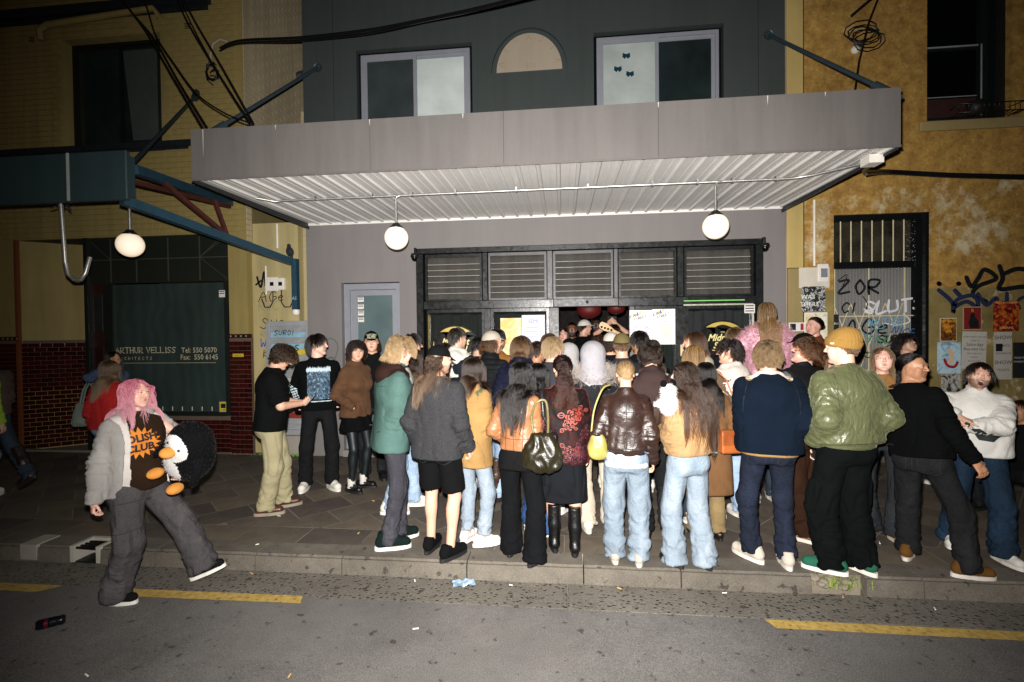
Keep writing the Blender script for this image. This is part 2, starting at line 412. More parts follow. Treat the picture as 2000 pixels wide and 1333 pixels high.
class Fig: pass
def skeleton(sp):
    g = Fig(); s = g.s = sp.get('H', 1.75)/1.75; f = g.f = sp.get('f', 0); g.b = sp.get('b', 1.0)*(.93 if f else .96)
    dx, dy, dz = sp.get('hip', (0, 0, 0)); g.pel = np.array([dx, dy, .93*s+dz])
    g.Mt = Rz(R_(sp.get('twist', 0)))@Ry(R_(sp.get('side', 0)))@Rx(-R_(sp.get('lean', 2)))
    g.T = lambda p: g.pel+g.Mt@(np.asarray(p, float)*s-np.array([0, 0, .93*s]))
    g.Mp = Rz(R_(sp.get('twist', 0)*.4))
    hy, hp = sp.get('look', (0, 0)); hr = sp.get('tilt', 0)
    g.Mh = Rz(R_(sp.get('twist', 0)))@Ry(R_(sp.get('side', 0)*.5))@Rz(R_(hy))@Ry(R_(hr))@Rx(R_(hp)-R_(sp.get('lean', 2))*.3)
    g.neck = g.T((0, -.018, 1.455)); nd = g.Mt@np.array([0, .02, .05])*s
    g.hc = g.neck+nd+g.Mh@np.array([0, .008, .118])*s; g.hs = s*(0.93 if f else .955)*sp.get('headk', 1.0)
    g.sx = (.147 if f else .172)*g.b**.6
    g.arms = []
    for sd, key in ((-1, 'L'), (1, 'R')):
        a = sp.get(key, 'down'); w, pole, pn, curl = ARM[a] if isinstance(a, str) else a
        m = np.array([sd, 1, 1.]); kk = g.b**.5 if a in ('down', 'back', 'pocket') else 1
        Wp = g.T(np.array(w)*m*np.array([kk*(.92 if f else 1), 1, 1])); Sp = g.T((sd*g.sx, -.012, 1.385))
        E, Wp = ik(Sp, Wp, .285*s, .255*s, g.Mt@(np.array(pole)*m))
        g.arms.append((Sp, E, Wp, nrm(g.Mt@(np.array(pn)*m)), curl, sd, a))
    g.legs = []
    feet = sp.get('feet', ((-.105, 0, 8), (.105, 0, -8)))
    for sd, ft in ((-1, feet[0]), (1, feet[1])):
        hip = g.pel+g.Mp@np.array([sd*.09*(1.06 if f else 1)*g.b**.4, 0, -.035])*s
        yw = R_(ft[2]); fw = np.array([-math.sin(yw), math.cos(yw), 0]); lift = ft[3] if len(ft) > 3 else 0; ptch = ft[4] if len(ft) > 4 else 0
        ank = np.array([ft[0], ft[1], .085*s+lift])
        K, ank = ik(hip, ank, .412*s, .408*s, fw+np.array([sd*.12, 0, 0])); g.legs.append((hip, K, ank, yw, sd, ptch))
    return g

PROF = {0: ([.78, .86, .95, 1.05, 1.15, 1.25, 1.33, 1.39, 1.44, 1.495], [.176, .176, .172, .168, .178, .196, .198, .178, .125, .066], [.125, .125, .12, .112, .113, .122, .12, .102, .078, .058], [-.012, -.012, -.006, 0, 0, -.006, -.012, -.016, -.02, -.02]),
        1: ([.78, .86, .95, 1.05, 1.15, 1.25, 1.33, 1.39, 1.44, 1.495], [.178, .182, .168, .146, .145, .163, .166, .148, .102, .052], [.125, .13, .116, .098, .10, .12, .112, .09, .068, .048], [-.012, -.016, -.01, 0, 0, .006, 0, -.012, -.018, -.018])}
def prof(g, hem, ease, boxy, hemk=1.0, z1=1.495):
    z, W, D, Y = [np.array(a) for a in PROF[g.f]]; W = W*g.b; D = D*g.b**1.25
    if boxy:
        i = 6; W[:i] = np.maximum(W[:i], W[5]*boxy); D[:i] = np.maximum(D[:i], D[5]*boxy)
    zz = np.concatenate([[hem], z[(z > hem+.02) & (z <= z1)]]); W, D, Y = [np.interp(zz, z, a) for a in (W, D, Y)]
    fade = np.interp(zz, [1.33, 1.495], [1, .35]); W = W+ease*fade; D = D+ease*fade; W[0] *= hemk; D[0] *= hemk
    if hemk != 1.0 and len(W) > 2: W[1] *= (1+hemk)/2; D[1] *= (1+hemk)/2
    s = g.s; return (zz-.93)*s, W*s, D*s, Y*s

def wrinkle(V, N, segs, amp, seed, fr=(26, 8)):
    """cloth folds: creases run round each limb, drape along the trunk"""
    best = np.full(len(V), 9e9); Q = np.zeros_like(V); A = np.zeros(len(V), np.float32)
    for a, b, r, al, along, prof_ in segs:
        ba = b-a; L2 = ba@ba; t = np.clip(((V-a)@ba)/L2, 0, 1); d = np.linalg.norm(V-a-t[:, None]*ba, axis=1)-r; m = d < best
        best[m] = d[m]; L = math.sqrt(L2); u = ba/L
        ax = ((V-a)@u); per = V-a-ax[:, None]*u; q = per*fr[1]+ax[:, None]*u*(fr[0] if along else fr[1]*.45)
        Q[m] = q[m]; am = al*(np.interp(t, [0, .5, 1], prof_) if along else np.interp(t, [0, .09, .5, 1], [.15*prof_[0], *prof_]))*(1 if along else np.clip(1-1.4*N[:, 2]**2, 0, 1)); A[m] = am[m]
    w = np.stack([perlin(Q*.5+seed+7*i) for i in range(3)], 1)
    q = Q+w*1.1
    r1 = 1-np.abs(perlin(q*.55+seed))*2.6; r1 = np.clip(r1, -.4, 1); r1 = np.sign(r1)*np.abs(r1)**1.6
    r2 = perlin(q*1.15+seed+31)*.7
    r3 = np.clip(1-np.abs(perlin(q*.85+seed+77))*5.5, 0, 1)
    return V+N*((r1*.8+r2*.5-r3*.8)*A*amp*1.5)[:, None]

def clothmesh(fld, name, segs, amp, seed, it=1, extra=None, fr=(26, 8)):
    V, Q = fld.mesh(); V = relax(V, Q, it, .5); N = vnormals(V, Q)
    V = relax(wrinkle(V.astype(np.float64), N, segs, amp, seed, fr), Q, 1, .22)
    if extra is not None: V = extra(V, N)
    return np_mesh(name, V, Q)

def make_top(sp, g, root, h, o=None):
    o = o or sp['top']; s = g.s; kind = o['k']; hem = o.get('hem', .88); ease = o.get('ease', .022)*.74; boxy = o.get('boxy', .9); sl = o.get('sl', 'long')
    lo = np.minimum(g.T((-.3, -.3, hem-.06)), g.T((.3, .3, hem-.06))); zt = 1.86 if o.get('hood') == 'up' else 1.56; hi = np.maximum(g.T((-.3, -.3, zt)), g.T((.3, .3, zt)))
    for a in g.arms:
        for p in a[:3]: lo = np.minimum(lo, p-.1); hi = np.maximum(hi, p+.1)
    F = Field(axis(lo[0], hi[0], h), axis(lo[1], hi[1], h), axis(lo[2], hi[2], h))
    z, W_, D_, Y_ = prof(g, hem, ease, boxy, o.get('hemk', 1.0))
    F.loft(g.pel, g.Mt, z, W_, D_, Y_, n=2.5, k=0)
    if g.f and not o.get('flat'):
        for sd in (-1, 1): F.ell(g.T((sd*.068, .085+ease*.6, 1.235)), np.array([.066, .062, .07])*s, g.Mt, .05*s)
    if g.b > 1.1: F.ell(g.T((0, .06, 1.03)), np.array([.15, .12, .15])*s*g.b, g.Mt, .06*s)
    F.ell(g.T((0, -.055-ease*.5, 1.30)), np.array([.13*g.b, .085, .13])*s, g.Mt, .05*s)   # shoulder blades
    sr = (o.get('sr', 0)+ease)
    ar = (.047, .042, .033) if g.f else (.054, .047, .036)
    segs = [(g.T((0, 0, hem)), g.T((0, 0, 1.42)), .15*s*g.b, o.get('wt', .8), False, [1, .7, .55])]
    for Sp, E, Wp, pn, curl, sd, a in g.arms:
        bb = g.b**.6; k = .035*s
        if sl == 'none':
            F.rc(g.T((sd*g.sx*.75, -.01, 1.40)), Sp, (ar[0]+sr*.7)*s*bb, (ar[0]+sr*.7)*s*bb, k, endb=True); continue
        F.rc(Sp, E if sl == 'long' else Sp+(E-Sp)*o.get('sll', .75), (ar[0]+sr*.6)*s*bb, (ar[1]+sr*(.75 if sl == 'long' else 1.5)+(.008 if sl != 'long' else 0))*s*bb, k, endb=sl != 'long')
        segs.append((Sp, E, .06*s, 1.0, True, [.5, .8, 1.3]))
        if sl == 'long':
            u = nrm(Wp-E); we = Wp+u*.012*s
            F.rc(E, we, (ar[1]+sr*.75)*s*bb, (ar[2]+sr*.6)*s, .02*s, endb=True)
            if o.get('cuff'): F.rc(Wp-u*.05*s, we+u*.01, (.036+sr*.4)*s, (.037+sr*.4)*s, .004, endb=True, enda=True)
            segs.append((E, Wp, .05*s, 1.0, True, [1.3, .9, .8]))
    if o.get('rib'):   # ribbed waistband
        zz = np.array([hem-.045, hem-.02, hem+.012]); F.loft(g.pel, g.Mt, (zz-.93)*s, np.array([.158, .165, .168])*g.b*s+.6*ease*s, np.array([.115, .122, .124])*g.b*s+.6*ease*s, n=2.4, k=.008)
    col = o.get('collar')
    nb = g.T((0, -.022, 1.455)); nt = g.T((0, -.004, 1.52)); ax = nrm(nt-nb); fr_ = g.Mt@np.array([0, 1., 0])
    if col == 'stand': F.rc(nb, nb+ax*.075*s, .078*s, .074*s, .012*s, flat=fr_, fac=.95, endb=True)
    elif col == 'rib': F.rc(nb, nb+ax*.05*s, .074*s, .070*s, .01*s, endb=True)
    elif col == 'crew': F.rc(nb, nb+ax*.028*s, .068*s, .063*s, .012*s, endb=True)
    elif col == 'shirt':
        F.rc(nb, nb+ax*.06*s, .076*s, .070*s, .01*s, endb=True)
        F.rc(nb+g.Mt@np.array([-.06, -.045, -.01])*s, nb+g.Mt@np.array([.06, -.045, -.01])*s, .03*s, .03*s, .02*s)
    elif col == 'fold':
        F.rc(g.T((-.075, -.04, 1.462)), g.T((.075, -.04, 1.462)), .036*s, .036*s, .02*s, flat=g.Mt@np.array([0, 0, 1.]), fac=.8)
        F.rc(nb, nb+ax*.05*s, .08*s, .072*s, .015*s, endb=True)
    hood = o.get('hood'); hk = o.get('hoodk', 1.0)
    if hood == 'down':
        F.ell(g.T((0, -.105, 1.425)), np.array([.125, .07, .085])*s*hk, g.Mt@Rx(R_(-25)), .03*s)
        F.rc(g.T((-.085, -.01, 1.475)), g.T((0, -.085, 1.50)), .038*s, .04*s, .02*s); F.rc(g.T((.085, -.01, 1.475)), g.T((0, -.085, 1.50)), .038*s, .04*s, .02*s)
        F.rc(g.T((-.085, -.01, 1.475)), g.T((-.03, .085, 1.42)), .036*s, .026*s, .02*s); F.rc(g.T((.085, -.01, 1.475)), g.T((.03, .085, 1.42)), .036*s, .026*s, .02*s)
    elif hood == 'up':
        H = lambda *p: g.hc+g.Mh@np.array(p)*g.hs
        F.ell(H(0, -.025, .025), np.array([.124, .140, .118])*g.hs, g.Mh, .02); F.rc(H(0, -.03, -.03), g.T((0, -.05, 1.44)), .114*s, .135*s, .04)
        F.ell(H(0, .12, .0), np.array([.068, .09, .095])*g.hs, g.Mh, .012, '-')
    if o.get('open'):   # worn open: the front is cut away down to the layer beneath
        w0, w1, cx = o['open']; P0, MT = g.pel, g.Mt
        def slit(x, y, z):
            q = [(x-P0[0])*MT[0, i]+(y-P0[1])*MT[1, i]+(z-P0[2])*MT[2, i] for i in range(3)]
            ww = (w0+(w1-w0)*np.clip((q[2]/s+.15)/.7, 0, 1))*s; return np.maximum(np.maximum(np.abs(q[0]-cx*s)-ww, .035*s-q[1]), q[2]-.56*s)
        F.put(lo, hi, slit, .008, '-')
    ex = None
    if o.get('puff'):
        p_ = o['puff']
        segl = [(a[0], a[1]) for a in g.arms]+[(a[1], a[2]) for a in g.arms]; P0 = g.T((0, 0, .8)); up = g.Mt@np.array([0, 0, 1.])
        def ex(V, N):
            tt = (V-P0)@up; arm = np.full(len(V), .9)
            dm = np.linalg.norm((V-P0)-tt[:, None]*up, axis=1)-.2*s
            for i, (a, b) in enumerate(segl):
                L = np.linalg.norm(b-a); u = (b-a)/L; t_ = (V-a)@u; d = np.linalg.norm(V-a-np.clip(t_, 0, L)[:, None]*u, axis=1)-.05*s; m = d < dm
                tt = np.where(m, t_+(0.02 if i < 2 else .285*s+.02), tt); dm = np.where(m, d, dm)
            return V+N*((np.abs(np.sin(tt*math.pi/p_))**.6-.6)*.016)[:, None]
    me = clothmesh(F, o.get('n', 'top'), segs, o.get('amp', .0085)*(.55 if kind in ('leather', 'nylon') else .5 if kind == 'satin' else 1), (sp['seed']*3.7) % 50, 1, ex)
    ob = link(o.get('n', 'jacket'), me, cloth(kind, o['c'], o.get('c2')), root)
    return ob

PANTS = {'slim': (.088, .058, .046), 'straight': (.092, .070, .066), 'loose': (.096, .078, .076), 'baggy': (.102, .090, .094), 'wide': (.096, .084, .108), 'flare': (.09, .066, .09), 'tights': (.083, .055, .04)}
def make_bottom(sp, g, root, h):
    o = sp.get('bot')
    if not o: return None
    s = g.s; b = g.b**.7; st = o.get('st', 'straight')
    pts = [p for l in g.legs for p in l[:3]]+[g.pel]; lo = np.min(pts, 0)-.2; hi = np.max(pts, 0)+.2
    F = Field(axis(lo[0], hi[0], h), axis(lo[1], hi[1], h), axis(max(lo[2]-.1, -.02), hi[2], h))
    e = .004; segs = []
    if st in ('skirt', 'mini'):
        z0 = o.get('hem', .55); zz = np.array([z0, .75, .86, .95, 1.04]); zz = zz[(zz > z0) | (zz == z0)]
        Wt = np.interp(zz, [z0, .86, 1.04], [o.get('wk', .215), .172, .142]); Dt = np.interp(zz, [z0, .86, 1.04], [o.get('wk', .215)*.82, .128, .108])
        F.loft(g.pel, g.Mp, (zz-.93)*s, Wt*s*b, Dt*s*b, n=2.2, k=0); segs.append((g.pel+[0, 0, -.4], g.pel+[0, 0, .1], .15, 1.2, False, [1.2, .8, .4]))
        me = clothmesh(F, 'skirt', segs, .009, (sp['seed']*5.1) % 50, fr=(10, 11)); return link('skirt', me, cloth(o['k'], o['c'], o.get('c2')), root)
    r1, r2, r3 = [x*s*b for x in PANTS[st]]
    W0 = np.array([.15, .172, .178, .168, .158])*s*g.b; D0 = np.array([.105, .122, .125, .117, .112])*s*g.b**1.1; Z0 = (np.array([.80, .85, .90, .98, o.get('rise', 1.04)])-.93)*s
    F.loft(g.pel, g.Mp, Z0, W0, D0, np.array([-.01, -.015, -.012, -.006, 0])*s, n=2.3, k=0)
    for hip, K, A, yw, sd, pt in g.legs:
        F.ell(hip+g.Mp@np.array([-sd*.012, -.052, -.01])*s, np.array([.088, .082, .092])*s*b, None, .035*s)
        u = nrm(A-K); end = A-u*(o.get('crop', -.03))*s
        if o.get('len', 1) < 1:   # shorts
            e_ = hip+(K-hip)*o['len']; F.rc(hip, e_, r1*1.0, r1*1.08, .03*s, endb=True)
            segs.append((hip, K, r1*.9, .8, False, [.6, .8, 1.2])); continue
        F.rc(hip, K, r1, r2, .03*s); F.rc(K, end, r2, r3, .03*s, endb=True)
        segs.append((hip, K, r1*.9, .8, False, [.7, .6, .9])); segs.append((K, A, r2*.8, .9, True, [.8, .6, 1.5]))
        if o.get('cargo'):
            sv = np.cross(u, [0, 1, 0]); sv = nrm(sv)*(1 if sv[0]*sd > 0 else -1)
            for pa, pb in ((.42, .70),): F.rc(hip+(K-hip)*.62+sv*r1*.9, hip+(K-hip)*1.0+sv*r1*.9, .055*s, .06*s, .006, flat=sv, fac=1.5)
            F.rc(K+(A-K)*.18+sv*r2*.9, K+(A-K)*.5+sv*r2*.9, .055*s, .055*s, .006, flat=sv, fac=1.5)
    F.put((lo[0], lo[1], -.1), (hi[0], hi[1], .2), lambda x, y, z: (z-.022)+0*x+0*y, 0, '-') if False else None
    me = clothmesh(F, 'trousers', segs, o.get('amp', .0095), (sp['seed']*5.1) % 50, 1, None, (15, 9))
    V = np.empty(len(me.vertices)*3); me.vertices.foreach_get('co', V); V = V.reshape(-1, 3); V[:, 2] = np.maximum(V[:, 2], .012); me.vertices.foreach_set('co', V.ravel())
    return link(o.get('n', 'shorts' if o.get('len', 1) < 1 else 'trousers'), me, cloth(o['k'], o['c'], o.get('c2')), root)

# hairline height as a function of azimuth from the face (0) to the nape (180)
HL_A = [0, 35, 60, 85, 105, 125, 150, 180]; HL_Z = [.62, .56, .30, .02, -.28, -.62, -.74, -.78]
def hairline(d):
    az = np.degrees(np.arctan2(np.abs(d[:, 0]), d[:, 1])); return np.interp(az, HL_A, HL_Z)

def make_body(sp, g, root, hb=.026, hh=.0065, hand_h=.0065):
    s = g.s; k = g.hs; bare = sp.get('bot') and (sp['bot'].get('len', 1) < 1 or sp['bot'].get('st') in ('skirt', 'mini'))
    H = lambda *p: g.hc+g.Mh@np.array(p, float)*k
    corners = [H(x, y, z) for x in (-.095, .095) for y in (-.125, .13) for z in (-.13, .135)]; hlo = np.min(corners, 0); hhi = np.max(corners, 0)
    pts = [p for a in g.arms for p in a[:3]]+[p for l in g.legs for p in l[:3]]+[hlo, hhi]; hands = [a for a in g.arms if a[6] not in ('pocket', 'jpocket')] if sp.get('hands', 1) else []
    boxes = [(hlo, hhi, hh)]
    for a in hands:
        u = nrm(a[2]-a[1]); c = a[2]+u*.085*s; boxes.append((c-.105*s, c+.105*s, hand_h)); pts += [c-.12*s, c+.12*s]
    lo = np.min(pts, 0)-.14; hi = np.max(pts, 0)+.14; lo[2] = .02
    axs = []
    for i in range(3):
        out = [lo[i]]
        while out[-1] < hi[i]:
            x = out[-1]; st = hb
            for a, b, hf in boxes:
                if a[i]-.004 <= x <= b[i]: st = min(st, hf)
                elif x < a[i]: st = min(st, max(hf, a[i]-x))
            out.append(x+st)
        axs.append(np.array(out, np.float32))
    F = Field(*axs)
    z, W_, D_, Y_ = prof(g, .88, -.03, 0)
    F.loft(g.pel, g.Mt, z, W_, D_, Y_, n=2.2, k=0)
    for hip, K, A, yw, sd, pt in g.legs:
        q = 1 if bare else .86; b = g.b**.5*q
        F.rc(hip, K, .08*s*b, .053*s*b, .03); F.rc(K, A, .05*s*b, .036*s, .02)
        cb = K+(A-K)*.28; bk = -np.array([-math.sin(yw), math.cos(yw), 0]); F.ell(cb+bk*.018*s, np.array([.05, .05, .11])*s*b, None, .03)
        fw = np.array([-math.sin(yw), math.cos(yw), 0]); F.rc(A-[0, 0, .03*s], A+fw*.11*s-[0, 0, .045*s], .032*s, .024*s, .02)
    for Sp, E, Wp, pn, curl, sd, key in g.arms:
        b = g.b**.5*(.88 if g.f else 1.0); q = 1.0 if sp['top'].get('sl', 'long') != 'long' else .85
        F.rc(g.T((sd*.09, -.01, 1.40)), Sp, .055*s*b*q, .052*s*b*q, .03); F.rc(Sp, E, .052*s*b*q, .043*s*b*q, .03); F.rc(E, Wp, .044*s*b*q, .0265*s, .02)
    for Sp, E, Wp, pn, curl, sd, key in hands:
        u = nrm(Wp-E); n = nrm(pn-u*(pn@u)); v = nrm(np.cross(n, u))*sd
        if sp.get('thumbdir') is not None: pass
        # thumb side: for an arm hanging palm in, the thumb points forward
        v = nrm(np.cross(u, n)); v = v if v@(g.Mt@np.array([0, 1., .3])) > 0 else -v
        kk = s*(.9 if g.f else 1.0); F.rc(Wp-u*.01*kk, Wp+u*.03*kk, .027*kk, .028*kk, .015, flat=n, fac=1.25)
        F.rc(Wp+u*.02*kk+v*.012*kk, Wp+u*.078*kk+v*.014*kk, .026*kk, .026*kk, .01, flat=n, fac=2.0); F.rc(Wp+u*.02*kk-v*.012*kk, Wp+u*.074*kk-v*.018*kk, .024*kk, .022*kk, .01, flat=n, fac=2.0)
        for i, L in enumerate((.072, .08, .074, .058)):
            p0 = Wp+u*.082*kk+v*(.031-.0205*i)*kk; c = curl*(1+.1*i); cl = [c*.7, c*1.5, c*2.1]; r = (.0092-.0006*(i == 3))*kk; ln = [L*.42, L*.33, L*.25]
            if key == 'point' or (sp.get('point') == sd and i == 0): cl = [.1, .15, .2]
            for j in range(3):
                d = u*math.cos(cl[j])+n*math.sin(cl[j])+v*(.06*(1.5-i)*(.4 if j else 1)); p1 = p0+d*ln[j]*kk; F.rc(p0, p1, r, r*.93, .003); p0 = p1; r *= .94
        t0 = Wp+u*.022*kk+v*.026*kk; t1 = t0+(u*.62+v*.62+n*.35)*.046*kk; t2 = t1+(u*.85+v*.15+n*.5)*.034*kk
        F.rc(t0, t1, .0135*kk, .0115*kk, .008); F.rc(t1, t2, .011*kk, .0095*kk, .004)
    # neck and head
    F.rc(g.neck-g.Mt@np.array([0, 0, .03])*s, H(0, -.022, -.055), (.052 if g.f else .063)*s, (.047 if g.f else .058)*s, .03)
    jw = 1.0 if not g.f else .92
    F.ell(H(0, -.014, .032), np.array([.0765, .097, .088])*k, g.Mh, .02); F.rc(H(0, .03, -.005), H(0, .043, -.083), .057*k, .030*k*jw, .03, flat=g.Mh@np.array([0, 1., 0]), fac=1.05)
    for sd in (-1, 1):
        F.rc(H(sd*.052*jw, .0, -.048), H(sd*.014, .066, -.097), .02*k, .0165*k, .022); F.ell(H(sd*.043, .06, -.016), np.array([.024, .02, .018])*k, g.Mh, .016)
        F.ell(H(sd*.0335, .098, .006), np.array([.0165, .016, .0105])*k, g.Mh, .010, '-'); F.ell(H(sd*.032, .0745, .007), np.array([.0135]*3)*k, g.Mh, .002)
        F.ell(H(sd*.077, -.008, -.004), np.array([.0075, .0185, .03])*k, g.Mh@Rx(R_(-12))@Rz(R_(-sd*22)), .006)
    for sd in (-1, 1): F.ell(H(sd*.036, .046, -.05), np.array([.028, .03, .034])*k, g.Mh, .03)
    F.rc(H(-.036, .079, .027), H(.036, .079, .027), .0125*k, .0125*k, .016); F.ell(H(0, .071, -.098), np.array([.018, .014, .013])*k, g.Mh, .014)
    F.rc(H(0, .088, .014), H(0, .107, -.021), .0075*k, .0105*k, .009)
    for sd in (-1, 1): F.ell(H(sd*.0115, .095, -.024), np.array([.0085, .010, .0075])*k, g.Mh, .006)
    mo = sp.get('mouth', 0)
    if mo:
        F.ell(H(0, .088, -.064-.01*mo), np.array([.022, .026, .010+.012*mo])*k, g.Mh, .006, '-'); F.rc(H(0, .06, -.104-.012*mo), H(0, .05, -.085), .024*k, .03*k, .015)
    fz = g.Mh@np.array([0, 0, 1.])
    F.rc(H(-.018, .0765, -.0505), H(0, .083, -.049), .0045*k, .0062*k, .006); F.rc(H(.018, .0765, -.0505), H(0, .083, -.049), .0045*k, .0062*k, .006); F.rc(H(-.012, .0785, -.0600-.026*mo), H(.012, .0785, -.0600-.026*mo), .0068*k, .0068*k, .007)
    V, Q = F.mesh(); V = relax(V, Q, 1, .35)
    me = np_mesh('body', V, Q)
    # tone per vertex: skin, lips, brows, eyes, scalp
    q = ((V-g.hc)@g.Mh)/k; base = np.array(rgb(TONE.get(sp.get('skin', 'fair'), sp.get('skin', 'fair')))); C = np.tile(base, (len(V), 1))
    inhead = np.all(np.abs(q) < .15, axis=1); hairc = np.array(rgb(sp.get('hair', {}).get('c', '#2a1c12')))*.8
    def blob(c, r, col, w=1.0, soft=.35):
        d = np.sqrt((((q-np.array(c))/np.array(r))**2).sum(1)); a = np.clip((1-d)/soft, 0, 1)*w*inhead; C[:] = C*(1-a[:, None])+np.array(col)*a[:, None]
    for sd in (-1, 1): blob((sd*.045, .06, -.025), (.03, .04, .028), base*np.array([1.02, .86, .83]), .4, .9)
    blob((0, .1, -.025), (.018, .03, .016), base*np.array([1.02, .88, .85]), .35, .8)
    st_ = sp.get('beard')
    if st_:
        m = inhead & (q[:, 2] < -.028) & (q[:, 1] > .0) & (q[:, 2] > -.125); w = np.clip((-.028-q[:, 2])/.02, 0, 1)*st_*m; C = C*(1-w[:, None])+hairc*w[:, None]
    lip = np.array(rgb(sp.get('lip', '#a0665a')))*(base/np.array(rgb(TONE['fair'])))**.5
    blob((0, .085, -.0495), (.023, .022, .0062), lip, .75, .5); blob((0, .085, -.0605-.026*mo), (.019, .022, .0072), lip, .75, .5); blob((0, .085, -.0548), (.02, .022, .0016), base*.25, .7, .6) if not mo else None
    if mo:
        blob((0, .075, -.066-.01*mo), (.021, .03, .008+.0125*mo), (.06, .012, .012), 1, .25); blob((0, .088, -.057), (.016, .02, .005), (.75, .7, .62), 1, .3); blob((0, .07, -.074-.016*mo), (.013, .025, .006), (.42, .12, .12), 1, .4)
    for sd in (-1, 1):
        blob((sd*.033, .09, .008), (.017, .03, .0085), base*.62, .55, .8); blob((sd*.0325, .09, .0065), (.0135, .022, .0055), (.62, .58, .55), 1, .3); blob((sd*.0325, .095, .0068), (.0058, .02, .0060), (.025, .016, .011), 1, .25)
        blob((sd*.0325, .09, .0125), (.0155, .025, .0026), (.03, .02, .018), .85, .4)
        blob((sd*.034, .09, .0262), (.0205, .03, .0042), hairc*.7, .8, .5)
    dd = q-np.array([0, -.014, .025]); dn_ = dd/np.maximum(np.linalg.norm(dd, axis=1), 1e-6)[:, None]; up = inhead & (q[:, 2] > -.105) & (np.linalg.norm(dd, axis=1) < .135)
    hl = hairline(dn_); a = np.clip((dn_[:, 2]-hl)/.10, 0, 1)*up*(np.abs(q[:, 0]) < .0775)*(0 if sp.get('hair', {}).get('st') == 'none' else 1); C = C*(1-a[:, None])+hairc*a[:, None]
    lg = sp.get('legc')
    if lg is not None:
        m = (V[:, 2] < .86*s) & (np.abs(V[:, 0]) < .3); C[m] = rgb(lg)
    ca = me.color_attributes.new('tone', 'FLOAT_COLOR', 'POINT'); ca.data.foreach_set('color', np.concatenate([np.clip(C, 0, 1), np.ones((len(V), 1))], 1).astype(np.float32).ravel())
    return link('body', me, skin_mat(), root)

# ------------------------------------------------------------------ hair as real strands
def strands(name, P, rad, mat, root, tip=.35):
    n, m, _ = P.shape; cv = bpy.data.hair_curves.new(name); cv.add_curves([m]*n)
    cv.attributes['position'].data.foreach_set('vector', P.astype(np.float32).ravel())
    rr = np.tile(np.linspace(1, tip, m)*rad, n).astype(np.float32)
    a = cv.attributes.get('radius') or cv.attributes.new('radius', 'FLOAT', 'POINT'); a.data.foreach_set('value', rr)
    cv.materials.append(mat); o = bpy.data.objects.new(name, cv); COL.objects.link(o); o.parent = root; return o

